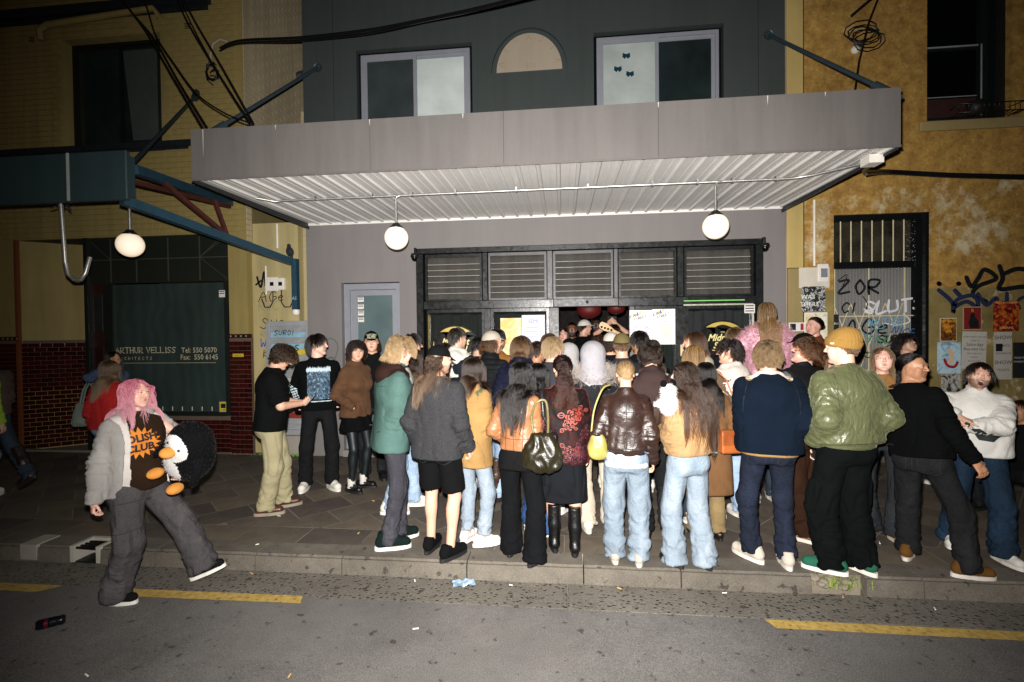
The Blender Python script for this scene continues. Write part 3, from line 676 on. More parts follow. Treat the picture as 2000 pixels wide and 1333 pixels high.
def make_hair(sp, g, root, dens=1.0):
    h = sp.get('hair')
    if not h or h.get('st') == 'none': return None
    st = h['st']; rg = np.random.default_rng(sp['seed']*13+5); k = g.hs; n = int(h.get('n', 2600)*dens); L = h.get('L', .06); vol = h.get('vol', .018); wave = h.get('wave', 0); curl = h.get('curl', 0)
    n0 = n; d = rg.normal(size=(n*9, 3)); d /= np.linalg.norm(d, axis=1)[:, None]; d = d[d[:, 2] > hairline(d)+rg.normal(0, .03, len(d))-h.get('low', 0)]
    if sp.get('hat'): d = d[d[:, 2] < (.04 if sp['hat']['t'] == 'cap' else -.12)]; n = int(n*.75)
    d = d[:n]; n = len(d)
    if any(u.get('hood') == 'up' for u in (sp['top'], *sp.get('under', ()))): d = d[(d[:, 1] > .2) & (d[:, 2] < .6)]; n = len(d)
    if n < 4: return None
    rad3 = np.array([.0775, .098, .089])*k; c0 = np.array([0, -.014, .030])*k
    layer = (rg.random(n)**.7)*vol*.75*k+.003
    p = c0+d*(rad3+.001); m = h.get('m', 12 if L < .2 else 20); step = L/(m-1)*(.75+.5*rg.random(n)); wts = np.ones(m) if L < .2 else np.interp(np.arange(m), [0, 7, 12, m], [.5, .6, 1.2, 1.5]); wts = wts/wts.mean()
    if h.get('bang'): step = np.where((d[:, 1] > .35) & (np.abs(d[:, 0]) < .7), step*min(1.0, h['bang']/L), step)
    gdir = g.Mh.T@np.array([0, 0, -1.])
    part = h.get('part', 0.0); crown = np.array([0, -.35, .93])
    if st in ('long', 'bob', 'pony'):
        fl = np.stack([np.sign(d[:, 0]-part)*(.75-.3*np.maximum(0, -d[:, 1])+.8*np.maximum(0, d[:, 1])), -.55-.5*np.maximum(0, d[:, 1]), -.5+0*d[:, 0]], 1)
        if st == 'pony': fl = np.stack([-d[:, 0]*.3, -1+0*d[:, 0], (h.get('tie', (0, -.1, .0))[2]/.1-d[:, 2])*.8], 1)
    elif st == 'fwd': fl = np.stack([d[:, 0]*.35, .9+0*d[:, 0], .15+0*d[:, 0]], 1); bk = d[:, 1] < -.15; fl[bk] = np.stack([d[bk, 0]*.5, -.2+0*d[bk, 0], -1+0*d[bk, 0]], 1)
    elif st == 'back': fl = np.stack([d[:, 0]*.1, -1+0*d[:, 0], .2-d[:, 2]*.4], 1)
    else: fl = d-crown; fl = fl+np.stack([d[:, 0]*.2, 0*d[:, 0], 0*d[:, 0]], 1)
    fl = fl-d*(fl*d).sum(1)[:, None]; fl /= np.maximum(np.linalg.norm(fl, axis=1), 1e-6)[:, None]
    dirv = fl+d*h.get('lift', .35 if L < .2 else .06)+rg.normal(0, h.get('mess', .12), (n, 3)); dirv /= np.linalg.norm(dirv, axis=1)[:, None]
    P = np.zeros((n, m, 3)); P[:, 0] = p; gw = h.get('grav', .28 if L < .2 else .42)
    # body the hair lies on, in head space
    toH = lambda q: g.Mh.T@(np.asarray(q)-g.hc)
    MtH = g.Mh.T@g.Mt; th = g.s*g.b**.5
    ease = sp['top'].get('ease', .02)+(.03 if sp['top'].get('hood') == 'down' or sp['top'].get('collar') in ('fold', 'stand') else 0)
    ells = [(toH(g.T((0, -.012, 1.22))), np.array([(.155 if g.f else .18)+ease, .125+ease, .27])*th), (toH(g.T((0, -.014, 1.385))), np.array([(.15 if g.f else .185)+ease, .088+ease, .075+ease*.6])*th), (toH(g.T((0, -.015, 1.44))), np.array([.085, .075+ease, .09+ease])*th)]
    for sd in (0, 1): ells.append((toH(g.arms[sd][0]), np.array([.07, .07, .07])*th+ease*.8))
    tie = np.array(h.get('tie', (0, -.1, .0)))*k
    for i in range(1, m):
        t = i/(m-1); gg = gw*(1 if st in ('long', 'bob', 'pony') else .7)
        dirv = dirv*(1-gg)+gdir*gg+rg.normal(0, .02, (n, 3)); dirv /= np.maximum(np.linalg.norm(dirv, axis=1), 1e-6)[:, None]
        q = P[:, i-1]+dirv*step[:, None]*wts[i]
        if st in ('pony', 'bun'):
            tt = np.clip(i/(m*.45), 0, 1)
            if i <= m*.45: q = (p*(1-tt)+tie*tt); 
        if st in ('long', 'bob'):
            low_ = q[:, 2] < -.03*k; bk_ = low_ & (q[:, 1] < .05*k); q[bk_, 0] *= (1-.045*wts[i]*(L > .2)); q[bk_, 1] -= 0
            fc = (q[:, 1] > .02*k) & (q[:, 2] < .055*k) & (np.abs(q[:, 0]) < .068*k); q[fc, 0] = np.sign(q[fc, 0]-part*.05)*(.068*k+.3*(.068*k-np.abs(q[fc, 0])))
        r3 = rad3+layer[:, None]*(.35+.65*min(1, t*3)); e = (q-c0)/r3; L_ = np.linalg.norm(e, axis=1); ins = L_ < 1; q[ins] = c0+(e[ins]/L_[ins][:, None])*r3[ins]
        for ec, er in ells:
            e = ((q-ec)@MtH)/(er+layer[:, None]*.9); L_ = np.linalg.norm(e, axis=1); ins = L_ < 1
            if ins.any(): q[ins] = ec+((e[ins]/np.maximum(L_[ins], .05)[:, None])*(er+layer[ins][:, None]*.9))@MtH.T
        dv = q-P[:, i-1]; dl = np.maximum(np.linalg.norm(dv, axis=1), 1e-6)[:, None]; dirv = dirv*.4+dv/dl*.6; P[:, i] = q
    if st == 'bun':
        a0 = rg.random(n)*6.28; r0 = h.get('bun', .038)*k*(.55+.45*rg.random(n)); tl = rg.normal(0, 1, (n, 3)); tl /= np.linalg.norm(tl, axis=1)[:, None]; mm = int(m*.45)
        ux = np.cross(tl, [0, 1., 0]); ux /= np.linalg.norm(ux, axis=1)[:, None]; uy = np.cross(tl, ux)
        for i in range(mm, m):
            w = a0+(i-mm)/(m-mm)*4.2; P[:, i] = tie+np.array([0, -.028, 0])*k+(ux*np.cos(w)[:, None]+uy*np.sin(w)[:, None])*r0[:, None]*np.array([1.15, .75, .95])
    # locks: strands gather towards a leader near the tip
    nc = max(8, int(n/h.get('lock', 26))); lead = rg.choice(n, nc, False); D2 = ((p[:, None, :]-p[lead][None])**2).sum(2); li = lead[np.argmin(D2, 1)]
    cl = h.get('clump', .55)*np.linspace(0, 1, m)**1.2; P = P+(P[li]-P)*cl[None, :, None]*(.7+.3*rg.random(n))[:, None, None]
    tt = np.linspace(0, 1, m)
    if wave or curl:
        amp = (wave or curl); ph = rg.random(n)*.7+(rg.random(n)*6.28)[li]; wl = h.get('wl', .05 if wave else .03); s_ = tt*L/wl*6.28
        d1 = np.cross(dirv, gdir+.01); d1 /= np.maximum(np.linalg.norm(d1, axis=1), 1e-6)[:, None]; d2 = np.cross(d, d1) if curl else d
        A = amp*np.minimum(1, tt*2.5); a1 = np.sin(s_[None]+ph[:, None])*A; a2 = np.cos(s_[None]+ph[:, None])*A*(1 if curl else .5)
        P = P+d1[:, None, :]*a1[..., None]+d2[:, None, :]*a2[..., None]
    P = g.hc+P@g.Mh.T
    return strands('hair', P, h.get('r', .0014), hair_mat(h['c'], h.get('c2')), root)

# ------------------------------------------------------------------ hats
def make_hat(sp, g, root):
    o = sp.get('hat')
    if not o: return
    k = g.hs; Mh = g.Mh; H = lambda *p: g.hc+Mh@np.array(p, float)*k
    c = g.hc; F = Field(axis(c[0]-.24, c[0]+.24, .0075), axis(c[1]-.24, c[1]+.24, .0075), axis(c[2]-.16, c[2]+.2, .0075))
    if o['t'] == 'cap':
        sg = -1 if o.get('back') else 1; tl = Rx(R_(o.get('tilt', 6)*sg)); M = Mh@tl
        Hc = H(0, -.012, .035); zax = M[:, 2]
        F.ell(Hc, np.array([.089, .110, .098])*k, M, 0); F.put(c-.3, c+.3, lambda x, y, z: -((x-Hc[0])*zax[0]+(y-Hc[1])*zax[1]+(z-Hc[2])*zax[2]-.012*k), 0, '-') if False else None
        lo = Hc-.2; zz = Hc-zax*0.0
        sl = slice(None); X, Y, Z = F.ax[0][:, None, None], F.ax[1][None, :, None], F.ax[2][None, None, :]
        hgt = (X-zz[0])*zax[0]+(Y-zz[1])*zax[1]+(Z-zz[2])*zax[2]; F.F = np.maximum(F.F, (.0-hgt)).astype(np.float32)
        b0 = Hc+M@np.array([0, sg*.085, .006])*k; b1 = Hc+M@np.array([0, sg*.125, -.012])*k
        F.rc(b0, b1, .074*k, .056*k, .006, flat=M@np.array([0, .28*sg, 1.]), fac=9)
        F.ell(Hc+M@np.array([0, 0, .098])*k, np.array([.009, .009, .006])*k, M, .003)
        V, Q = F.mesh(); V = relax(V, Q, 1, .4); ob = link('cap', np_mesh('cap', V, Q), cloth(o.get('k', 'cotton'), o['c']), root)
        if o.get('back'): pass
    elif o['t'] == 'beanie':
        F.ell(H(0, -.018, .045), np.array([.092, .114, .108])*k, Mh, 0); F.ell(H(0, -.05, .075), np.array([.075, .085, .085])*k, Mh, .03)
        zax = nrm(Mh@np.array([0, -.22, 1.])); zz = H(0, 0, .012); X, Y, Z = F.ax[0][:, None, None], F.ax[1][None, :, None], F.ax[2][None, None, :]
        F.F = np.maximum(F.F, -((X-zz[0])*zax[0]+(Y-zz[1])*zax[1]+(Z-zz[2])*zax[2])).astype(np.float32)
        V, Q = F.mesh(); V = relax(V, Q, 1, .4); N = vnormals(V, Q); q = (V-zz)@zax; cuff = (q < .055*k); V = V+N*(np.where(cuff, .007, 0)+.002*np.sin(np.arctan2((V-zz)@Mh[:, 0], (V-zz)@Mh[:, 1])*36))[:, None]
        ob = link('beanie', np_mesh('beanie', V, Q), cloth('wool', o['c']), root)
    return ob

# ------------------------------------------------------------------ shoes: shared meshes, one pair of parts per foot
SHOES = {}
def shoe_meshes(typ):
    if typ in SHOES: return SHOES[typ]
    F = Field(axis(-.075, .075, .007), axis(-.13, .22, .007), axis(-.005, .48 if typ == 'boot' else .17, .007))
    if typ == 'boot':
        F.rc((0, -.05, .07), (0, .135, .055), .047, .042, 0, flat=(1, 0, 0), fac=1.05); F.rc((0, -.03, .05), (0, -.025, .26), .046, .058, .03); F.rc((0, -.025, .25), (0, -.02, .44), .058, .06, .02, endb=True)
    elif typ == 'loafer' or typ == 'janes':
        F.rc((0, -.06, .055), (0, .125, .045), .04, .04, 0, flat=(0, 0, 1), fac=1.1)
        if typ == 'janes': F.ell((0, .02, .095), (.034, .06, .03), None, .006, '-'); F.rc((-.045, .03, .07), (.045, .03, .07), .012, .012, .002)
    else:
        F.rc((0, -.062, .062), (0, .135, .045), .041, .041, 0, flat=(0, 0, 1), fac=1.0); F.rc((0, -.055, .06), (0, -.04, .12 if typ != 'hi' else .14), .04, .041, .02, endb=True); F.rc((0, -.01, .09), (0, .07, .07), .034, .034, .02)
    sz = .030 if typ != 'boot' else .04
    X, Y, Z = F.ax[0][:, None, None], F.ax[1][None, :, None], F.ax[2][None, None, :]
    F.F = np.maximum(F.F, sz-.006-Z+0*X+0*Y).astype(np.float32)
    V, Q = F.mesh(); V = relax(V, Q, 1, .4); up = np_mesh(typ+'_upper', V, Q)
    mb = MB(); out = []
    for i in range(28):
        w = 2*math.pi*i/28; y = .036+.145*math.sin(w) if typ != 'boot' else .036+.15*math.sin(w); x = math.copysign(abs(math.cos(w))**.8, math.cos(w))*(.047 if y > .03 else .041); out.append((x+.006*max(0, y-.05)*8*.2, y))
    mb.prism([(x*.97, y) for x, y in out], lambda u, v, h: (u, v, h), sz*.35); mb.prism(out, lambda u, v, h: (u, v, h+sz*.3), sz*.7)
    so = mb.mesh(typ+'_sole')
    st = MB()
    for sd in (-1, 1):
        for j in range(3):
            y = .012+.024*j; st.add([(sd*.0405, y, .042), (sd*.0415, y+.011, .042), (sd*.037, y-.009, .078), (sd*.038, y-.02, .078)], [(0, 1, 2, 3) if sd > 0 else (3, 2, 1, 0)])
    SHOES[typ] = (up, so, st.mesh(typ+'_stripes')); return SHOES[typ]
def make_shoes(sp, g, root):
    o = sp.get('shoe')
    if not o: return
    typ, cu_, cs_ = o[:3]; up, so, sr = shoe_meshes(typ)
    mats = {'boot': 'leather', 'loafer': 'leather', 'janes': 'leather'}.get(typ, o[4] if len(o) > 4 else 'cotton')
    for hip, K, A, yw, sd, pt in g.legs:
        e = empty('shoe', parent=root); z = A[2]-.085*g.s
        e.location = (A[0], A[1], z); e.rotation_euler = (R_(pt), 0, yw); sc = g.s*(.92 if g.f else 1.0)*1.02; e.scale = (sc*sd, sc, sc)
        inst('upper', up, e, mat=cloth(mats, cu_)); inst('sole', so, e, mat=plain('sole '+cs_, cs_, .6))
        if len(o) > 3 and o[3]: inst('stripe', sr, e, mat=plain('stripe '+o[3], o[3], .6))

NPEOPLE = [0]
def person(loc, face, label, q=1, group='people queueing outside the bar', **sp):
    """loc: where the feet are; face: degrees, 0 looks at the shopfront, positive turns left; q: detail"""
    NPEOPLE[0] += 1; sp['seed'] = NPEOPLE[0]
    root = empty('person', (loc[0], loc[1], loc[2] if len(loc) > 2 else 0.0), R_(face), label, 'person', group)
    g = skeleton(sp); g.root = root
    h = {2: .0115, 1: .0135, 0: .018}[q]
    make_body(sp, g, root, .03, {2: .0045, 1: .006, 0: .008}[q], {2: .006, 1: .007, 0: .010}[q])
    for i, under in enumerate(sp.get('under', ())):
        ob = make_top(sp, g, root, h, under)
        if i == 0: g.tee = ob
    g.top = make_top(sp, g, root, h)
    g.bot = make_bottom(sp, g, root, h) if not sp.get('nolegs') else None
    make_hair(sp, g, root, {2: 1.25, 1: 1.0, 0: .6}[q]); make_hat(sp, g, root); make_shoes(sp, g, root)
    return g

def to_world(g, p):
    q = g.root.rotation_euler.z; c, s_ = math.cos(q), math.sin(q); l = g.root.location; return Vector((l.x+p[0]*c-p[1]*s_, l.y+p[0]*s_+p[1]*c, l.z+p[2]))
def decal(g, target, name, mb, origin, right, up, mat, parent=None, off=.003, cut=.03):
    """flat print laid on a garment: polygons in (u,v) are projected onto the cloth"""
    o = np.array(origin, float); r = nrm(right); u = nrm(up); n = np.cross(r, u); n = nrm(n)
    bm = bmesh.new(); vs = [bm.verts.new((v[0], v[1], v[2])) for v in mb.v]
    for f in mb.f:
        try: bm.faces.new([vs[i] for i in f])
        except ValueError: pass
    for _ in range(3):
        es = [e for e in bm.edges if e.calc_length() > cut]
        if not es: break
        bmesh.ops.subdivide_edges(bm, edges=es, cuts=1); bmesh.ops.triangulate(bm, faces=[f for f in bm.faces if len(f.verts) > 4])
    me_t = target.data; bvh = BVHTree.FromPolygons([v.co for v in me_t.vertices], [p.vertices for p in me_t.polygons])
    for v in bm.verts:
        p = o+r*v.co.x+u*v.co.y; h = v.co.z; hit = bvh.ray_cast(Vector(p+n*.35), Vector(-n), .8)
        q = np.array(hit[0]) if hit[0] is not None else p; v.co = Vector(q+n*(off+h))
    me = bpy.data.meshes.new(name); bm.to_mesh(me); bm.free(); return link(name, me, mat, parent or target)
def fur(g, target, name, L, dens, mat, rad=.0011, up=(0, 0, -.5), jit=.5, sel=None, m=5, parent=None):
    me = target.data; n = len(me.polygons); c = np.empty(n*3); me.polygons.foreach_get('center', c); c = c.reshape(-1, 3); nn = np.empty(n*3); me.polygons.foreach_get('normal', nn); nn = nn.reshape(-1, 3); a = np.empty(n); me.polygons.foreach_get('area', a)
    if sel is not None: k = sel(c); c, nn, a = c[k], nn[k], a[k]
    rg = np.random.default_rng(5); N = int(dens*a.sum()); i = rg.choice(len(a), N, p=a/a.sum()); p = c[i]+rg.normal(0, 1, (N, 3))*np.sqrt(a[i])[:, None]*.45; d = nn[i]+rg.normal(0, jit, (N, 3)); d /= np.linalg.norm(d, axis=1)[:, None]
    P = np.zeros((N, m, 3)); P[:, 0] = p-nn[i]*.003; st = L/(m-1)*(.6+.8*rg.random(N))[:, None]
    for k in range(1, m): d = d+np.array(up)*.22+rg.normal(0, .16, (N, 3)); d /= np.linalg.norm(d, axis=1)[:, None]; P[:, k] = P[:, k-1]+d*st
    return strands(name, P, rad, mat, parent or target, .4)

def jeans_detail(g, col, front=False):
    """back pockets, yoke and seams as raised stitched lines"""
    fn = lambda u, v, h: (u, v, h); s_ = g.s; m = MB(); w = .0085
    def ln(pts): ribbon(m, [np.array(p)*s_ for p in pts], w, fn, 0)
    for sx in (-1, 1):
        P = [(sx*.035, .03), (sx*.165, .045), (sx*.16, -.085), (sx*.10, -.12), (sx*.045, -.09), (sx*.035, .03)]
        for a, b in zip(P[:-1], P[1:]): ln([np.array(a)+(np.array(b)-np.array(a))*t for t in np.linspace(0, 1, 6)])
        ln([(sx*t, .055+.03*t/.17) for t in np.linspace(0, .17, 6)])
    ln([(0, t) for t in np.linspace(.09, -.10, 8)])
    y = -.3; o = g.pel+g.Mp@np.array([0, y*.5, -.03])*s_; decal(g, g.bot, 'pocket_stitching', m, o, g.Mp@np.array([1., 0, 0]), (0, 0, 1), plain('stitch '+col, col, .9), None, .0025, .05)

def seams(g, target, lines_, col, back=True, w=.006):
    fn = lambda u, v, h: (u, v, h); m = MB()
    for ln in lines_:
        P = [np.array(q)*g.s for q in smooth_poly(ln, 6)]; ribbon(m, P, w, fn, 0)
    o = g.T((0, -.2 if back else .2, 1.2)); return decal(g, target, 'seam', m, o, g.Mt@np.array([1. if back else -1., 0, 0]), g.Mt@np.array([0, 0, 1.]), plain('seam '+col, col, .7), None, .0015, .04)
EK[0] = 1.32
# ================================================================== the street
ZR = -0.142          # road level; the footpath is z = 0
# ---- ground materials
def ground_mat(name, c, sp=.35, sc=120, var=.35, blot=.5, rough=.85, bump=.5, agg=None):
    t = NT(name); c = rgb(c); v = t.tc()
    big = t.noise(1.1, 6, .6); mid = t.noise(7, 6, .65); fine = t.noise(sc, 3, .8)
    base = t.ramp(mid, [(.3, darker(c, 1-var)), (.7, darker(c, 1+var*.6))])
    base = t.mix(sp, base, t.ramp(fine, [(.38, darker(c, .35)), (.52, c), (.68, tuple(min(1, x*2.1+.02) for x in c))]))
    base = t.mix(1.0, base, t.ramp(big, [(.32, (1-blot,)*3), (.62, (1, 1, 1))]), 'MULTIPLY')
    sp_ = t.noise(13, 3, .5); base = t.mix(1.0, base, t.ramp(sp_, [(.30, (.42, .41, .40)), (.355, (1, 1, 1))]), 'MULTIPLY')   # old gum and oil spots
    nm = t.bump(fine, bump, .006)
    if agg:
        vo = t.node('ShaderNodeTexVoronoi'); vo.inputs['Scale'].default_value = agg; t.L(v, vo.inputs['Vector'])
        pit = t.ramp(vo.outputs['Distance'], [(.16, (0, 0, 0)), (.34, (1, 1, 1))]); msk = t.ramp(t.noise(agg*.4, 3), [(.32, (0, 0, 0)), (.46, (1, 1, 1))])
        hole = t.mix(msk, (1, 1, 1), pit); base = t.mix(1.0, base, t.ramp(hole, [(0, (.24, .235, .23)), (1, (1, 1, 1))]), 'MULTIPLY'); nm = t.bump(hole, .8, .012, nm)
    return t.fin(base, rough, nm, None, Specular_IOR_Level=.3)
ASPH = ground_mat('asphalt', '#625f5c', .55, 150, .22, .3, .8, .8)
GUTT = ground_mat('gutter concrete', '#645f57', .45, 90, .25, .3, .85, .6, 26)
KERB = ground_mat('kerb sandstone', '#615b52', .3, 110, .28, .45, .85, .5)
PAVE = ground_mat('granite paver', '#4b453f', .35, 170, .25, .35, .7, .35)
MORT = ground_mat('paving joint', '#7a7164', .2, 120, .3, .3, .9, .3)
def rough_sheet(x0, x1, y0, y1, z, nx, ny, amp, name, mat, kind):
    X = np.linspace(x0, x1, nx); Y = np.linspace(y0, y1, ny); V = np.array([(x, y, z) for y in Y for x in X], float)
    V[:, 2] += perlin(V*np.array([1.3, 2.1, 0])+5)*amp+perlin(V*np.array([.35, .5, 0])+9)*amp*1.5
    F = np.array([(j*nx+i, j*nx+i+1, (j+1)*nx+i+1, (j+1)*nx+i) for j in range(ny-1) for i in range(nx-1)])
    return link(name, np_mesh(name, V, F), mat, kind=kind)
rough_sheet(-60, 60, -40, -3.555, ZR, 160, 60, .004, 'road', ASPH, 'structure')
mb = MB(); mb.box(-60, 60, -4.3, 30, -.9, -.26); mb.build('ground', MORT, kind='structure')
mb = MB(); mb.box(-60, 60, -2.972, 12, -.25, -.012); mb.build('footpath_base', MORT, kind='structure')
# gutter in slabs
gut = empty('gutter', (0, 0, 0), kind='structure')
gx = [-40, -14.5, -11.4, -8.3, -5.2, -2.3, .02, 3.05, 6.2, 9.3, 12.4, 40]
for a, b in zip(gx[:-1], gx[1:]):
    m = MB(); w = .004; m.add([(a+w, -3.565, ZR-.2), (b-w, -3.565, ZR-.2), (b-w, -3.19, ZR-.2), (a+w, -3.19, ZR-.2), (a+w, -3.565, ZR+.003), (b-w, -3.565, ZR+.003), (b-w, -3.19, ZR-.006), (a+w, -3.19, ZR-.006)], [(4, 5, 6, 7), (0, 1, 5, 4), (1, 2, 6, 5), (3, 0, 4, 7)])
    m.build('gutter_slab', GUTT, gut)
# kerb stones, with a broken gap where weeds grow
kerb = empty('kerb', (0, 0, 0), kind='structure')
kx = [-13.2, -12.1, -11.2, -10.3, -9.3, -8.3, -7.4, -6.85, -5.95, -5.2, -4.37]
kx3 = [-4.08, -3.55, -2.62, -1.85, -.79, .15, .9, 1.86]
kx2 = [2.24, 2.64, 3.6, 4.55, 5.4, 6.3, 7.2, 8.2, 9.2, 10.2, 11.3]
def kerbstone(a, b):
    bm = bmesh.new(); bmesh.ops.create_cube(bm, size=1)
    for v in bm.verts: v.co = Vector(((a+b)/2+v.co.x*(b-a-.010), -3.085+v.co.y*.226+(-.012 if v.co.z < 0 and v.co.y < 0 else 0), -.118+v.co.z*.232))
    bmesh.ops.subdivide_edges(bm, edges=[e for e in bm.edges if abs(e.verts[0].co.x-e.verts[1].co.x) > .1], cuts=7)
    bmesh.ops.bevel(bm, geom=[e for e in bm.edges if all(v.co.z > -.01 and v.co.y < -3.1 for v in e.verts)], offset=.02, segments=2, affect='EDGES')
    for v in bm.verts:
        if v.co.z > -.2: v.co.z += perlin(np.array([[v.co.x*5, v.co.y*9, 2]]))[0]*.006; v.co.y += perlin(np.array([[v.co.x*6, 3, v.co.z*9]]))[0]*.007
    me = bpy.data.meshes.new('kerbstone'); bm.to_mesh(me); bm.free(); me.polygons.foreach_set('use_smooth', [True]*len(me.polygons)); me.set_sharp_from_angle(angle=R_(40))
    link('kerbstone', me, KERB, kerb)
for xs_ in (kx, kx3, kx2):
    for a, b in zip(xs_[:-1], xs_[1:]): kerbstone(a, b)
m = MB(); m.box(1.865, 2.235, -3.14, -2.975, -.25, -.022); m.build('broken_kerb_patch', MORT, kerb)
def chunk(x, y, z, r, seed):
    bm = bmesh.new(); bmesh.ops.create_icosphere(bm, subdivisions=2, radius=r)
    for v in bm.verts: v.co *= 1+.45*perlin(np.array([v.co[:]])*18+seed)[0]; v.co.z *= .6
    me = bpy.data.meshes.new('rubble'); bm.to_mesh(me); bm.free(); return link('rubble', me, MORT, kerb, loc=(x, y, z))
for i in range(9): chunk(1.9+.33*rng.random(), -3.19+.08*rng.random(), -.12+.07*rng.random(), .02+.035*rng.random(), i)
# drain mouth and a painted stripe on the kerb
dr = MB(); dr.box(-4.37, -4.335, -3.206, -2.99, -.14, .006); dr.box(-4.115, -4.08, -3.206, -2.99, -.14, .006); dr.box(-4.335, -4.115, -3.02, -2.985, -.14, .004)
q = MB(); q.box(-4.335, -4.115, -3.19, -3.021, -.20, -.135); q.build('drain_bottom', plain('drain black', '#070707', .5), kerb)
for i in range(4): q = MB(); q.box(-4.335, -4.115, -3.185+.042*i, -3.170+.042*i, -.03, -.012); q.build('grate_bar', plain('grate iron', '#121212', .4, .5), kerb)
# footpath pavers
pav = empty('footpath', (0, 0, 0), kind='structure')
def paver_mesh(poly, name='paver'):
    bm = bmesh.new(); vs = [bm.verts.new((x, y, 0)) for x, y in poly]; f = bm.faces.new(vs); f.normal_update()
    if f.normal.z < 0: f.normal_flip()
    r = bmesh.ops.inset_region(bm, faces=[f], thickness=.004, depth=0); 
    for v in bm.verts:
        if any(len(e.link_faces) == 1 for e in v.link_edges): v.co.z = -.007
    me = bpy.data.meshes.new(name); bm.to_mesh(me); bm.free(); return me
PV = [ground_mat('granite paver %s' % n, c, .38, 170, .22, .3, .68, .35) for n, c in (('dark', '#4d4640'), ('mid', '#585047'), ('warm', '#5e5549'))]
def put_paver(poly):
    cx = sum(p[0] for p in poly)/len(poly); cy = sum(p[1] for p in poly)/len(poly)
    me = paver_mesh([(x-cx, y-cy) for x, y in poly]); link('paver', me, random.choice(PV), pav, loc=(cx, cy, random.uniform(-.0015, .0015)), rot=(random.uniform(-.003, .003), random.uniform(-.003, .003), 0))
x = -9.6
while x < 7:
    w = .60; put_paver([(x+.004, -2.962), (x+w-.004, -2.962), (x+w-.004, -2.628), (x+.004, -2.628)]); x += w
def clip(poly, a, b, c):   # keep a*x+b*y<=c
    out = []
    for i in range(len(poly)):
        p, q = poly[i], poly[(i+1) % len(poly)]; dp, dq = a*p[0]+b*p[1]-c, a*q[0]+b*q[1]-c
        if dp <= 0: out.append(p)
        if dp*dq < 0: s_ = dp/(dp-dq); out.append((p[0]+(q[0]-p[0])*s_, p[1]+(q[1]-p[1])*s_))
    return out
big_ = MB(); ca, sa = math.cos(R_(47)), math.sin(R_(47)); np_ = 0
for r in range(-26, 26):
    for q in range(-20, 20):
        u0 = q*.58+(r % 2)*.29; v0 = r*.40; g_ = .0045
        P = [((u*ca-v*sa)-1.0, (u*sa+v*ca)-1.2) for u, v in ((u0+g_, v0+g_), (u0+.58-g_, v0+g_), (u0+.58-g_, v0+.40-g_), (u0+g_, v0+.40-g_))]
        for c_ in ((0, -1, 2.62), (0, 1, .02), (1, 0, 6.6), (-1, 0, 9.4)): P = clip(P, *c_); 
        if len(P) >= 3:
            ar = abs(sum(P[i][0]*P[(i+1) % len(P)][1]-P[(i+1) % len(P)][0]*P[i][1] for i in range(len(P))))/2
            if ar > .006: put_paver(P); np_ += 1
# no-stopping line
YEL = NT('worn yellow paint'); n1 = YEL.noise(28, 6, .7); n2 = YEL.noise(3, 4)
yc = YEL.ramp(n1, [(.3, rgb('#5a4a26')), (.45, rgb('#947a3c')), (.7, rgb('#ab9150'))]); YEL = YEL.fin(yc, .75, YEL.bump(n1, .5, .006))
yl = empty('yellow_line', (0, 0, 0), kind='structure')
for pts in ([(-9, -3.70), (-4.12, -3.692), (-4.0, -3.585), (-9, -3.60)], [(-3.52, -3.69), (-1.95, -3.668), (-1.985, -3.57), (-3.5, -3.585)], [(1.40, -3.685), (8, -3.70), (8, -3.59), (1.36, -3.588)]):
    m = MB(); ns = 40; P0, P1, P2, P3 = [Vector((*p, 0)) for p in pts]; vs = []
    for i in range(ns+1):
        t = i/ns; a = P0.lerp(P1, t); b = P3.lerp(P2, t); j = perlin(np.array([[a.x*14, 1, 0], [a.x*14, 5, 0]]))*.008; vs += [(a.x, a.y+j[0], ZR+.0085), (b.x, b.y+j[1], ZR+.0085)]
    m.add(vs, [(2*i, 2*i+2, 2*i+3, 2*i+1) for i in range(ns)], True); m.build('line_dash', YEL, yl)

# ------------------------------------------------------------------ wall building helpers
def facade(mb, x0, x1, z0, z1, y, ops, depth):
    """front sheet at y with openings (x0,x1,z0,z1,depth) that have reveals"""
    xs = sorted({x0, x1, *[v for o in ops for v in o[:2]]}); zs = sorted({z0, z1, *[v for o in ops for v in o[2:4]]})
    for a, b in zip(xs[:-1], xs[1:]):
        for c, d in zip(zs[:-1], zs[1:]):
            if not any(o[0] <= a and b <= o[1] and o[2] <= c and d <= o[3] for o in ops): mb.quad((a, y, c), (b, y, c), (b, y, d), (a, y, d))
    for o in ops:
        a, b, c, d = o[:4]; e = y+(o[4] if len(o) > 4 else depth)
        mb.quad((a, y, c), (a, e, c), (a, e, d), (a, y, d)); mb.quad((b, y, d), (b, e, d), (b, e, c), (b, y, c)); mb.quad((a, y, d), (a, e, d), (b, e, d), (b, y, d)); mb.quad((a, y, c), (b, y, c), (b, e, c), (a, e, c))
def wall_mat(name, c, var=.1, rough=.8, bump=.25, bsc=60, stain=.15, sc=1.2):
    t = NT(name); c = rgb(c); n = t.noise(sc, 6, .6); v = t.noise(2.2, 5, .6, t.mapped((2.5, 2.5, .25)))
    base = t.ramp(n, [(.3, darker(c, 1-var)), (.7, darker(c, 1+var))]); base = t.mix(1., base, t.ramp(v, [(.3, (1-stain,)*3), (.6, (1, 1, 1))]), 'MULTIPLY')
    base = t.mix(.25, base, t.ramp(t.noise(180, 3, .8), [(.4, darker(c, .75)), (.6, darker(c, 1.2))]))
    return t.fin(base, rough, t.bump(t.noise(bsc, 5, .65), bump, .006), None, Specular_IOR_Level=.3)
GREY = wall_mat('grey render paint', '#6e6a69', .06, .75, .22, 90, .10)
DARK = wall_mat('dark grey facade paint', '#343a39', .08, .7, .25, 80, .16)
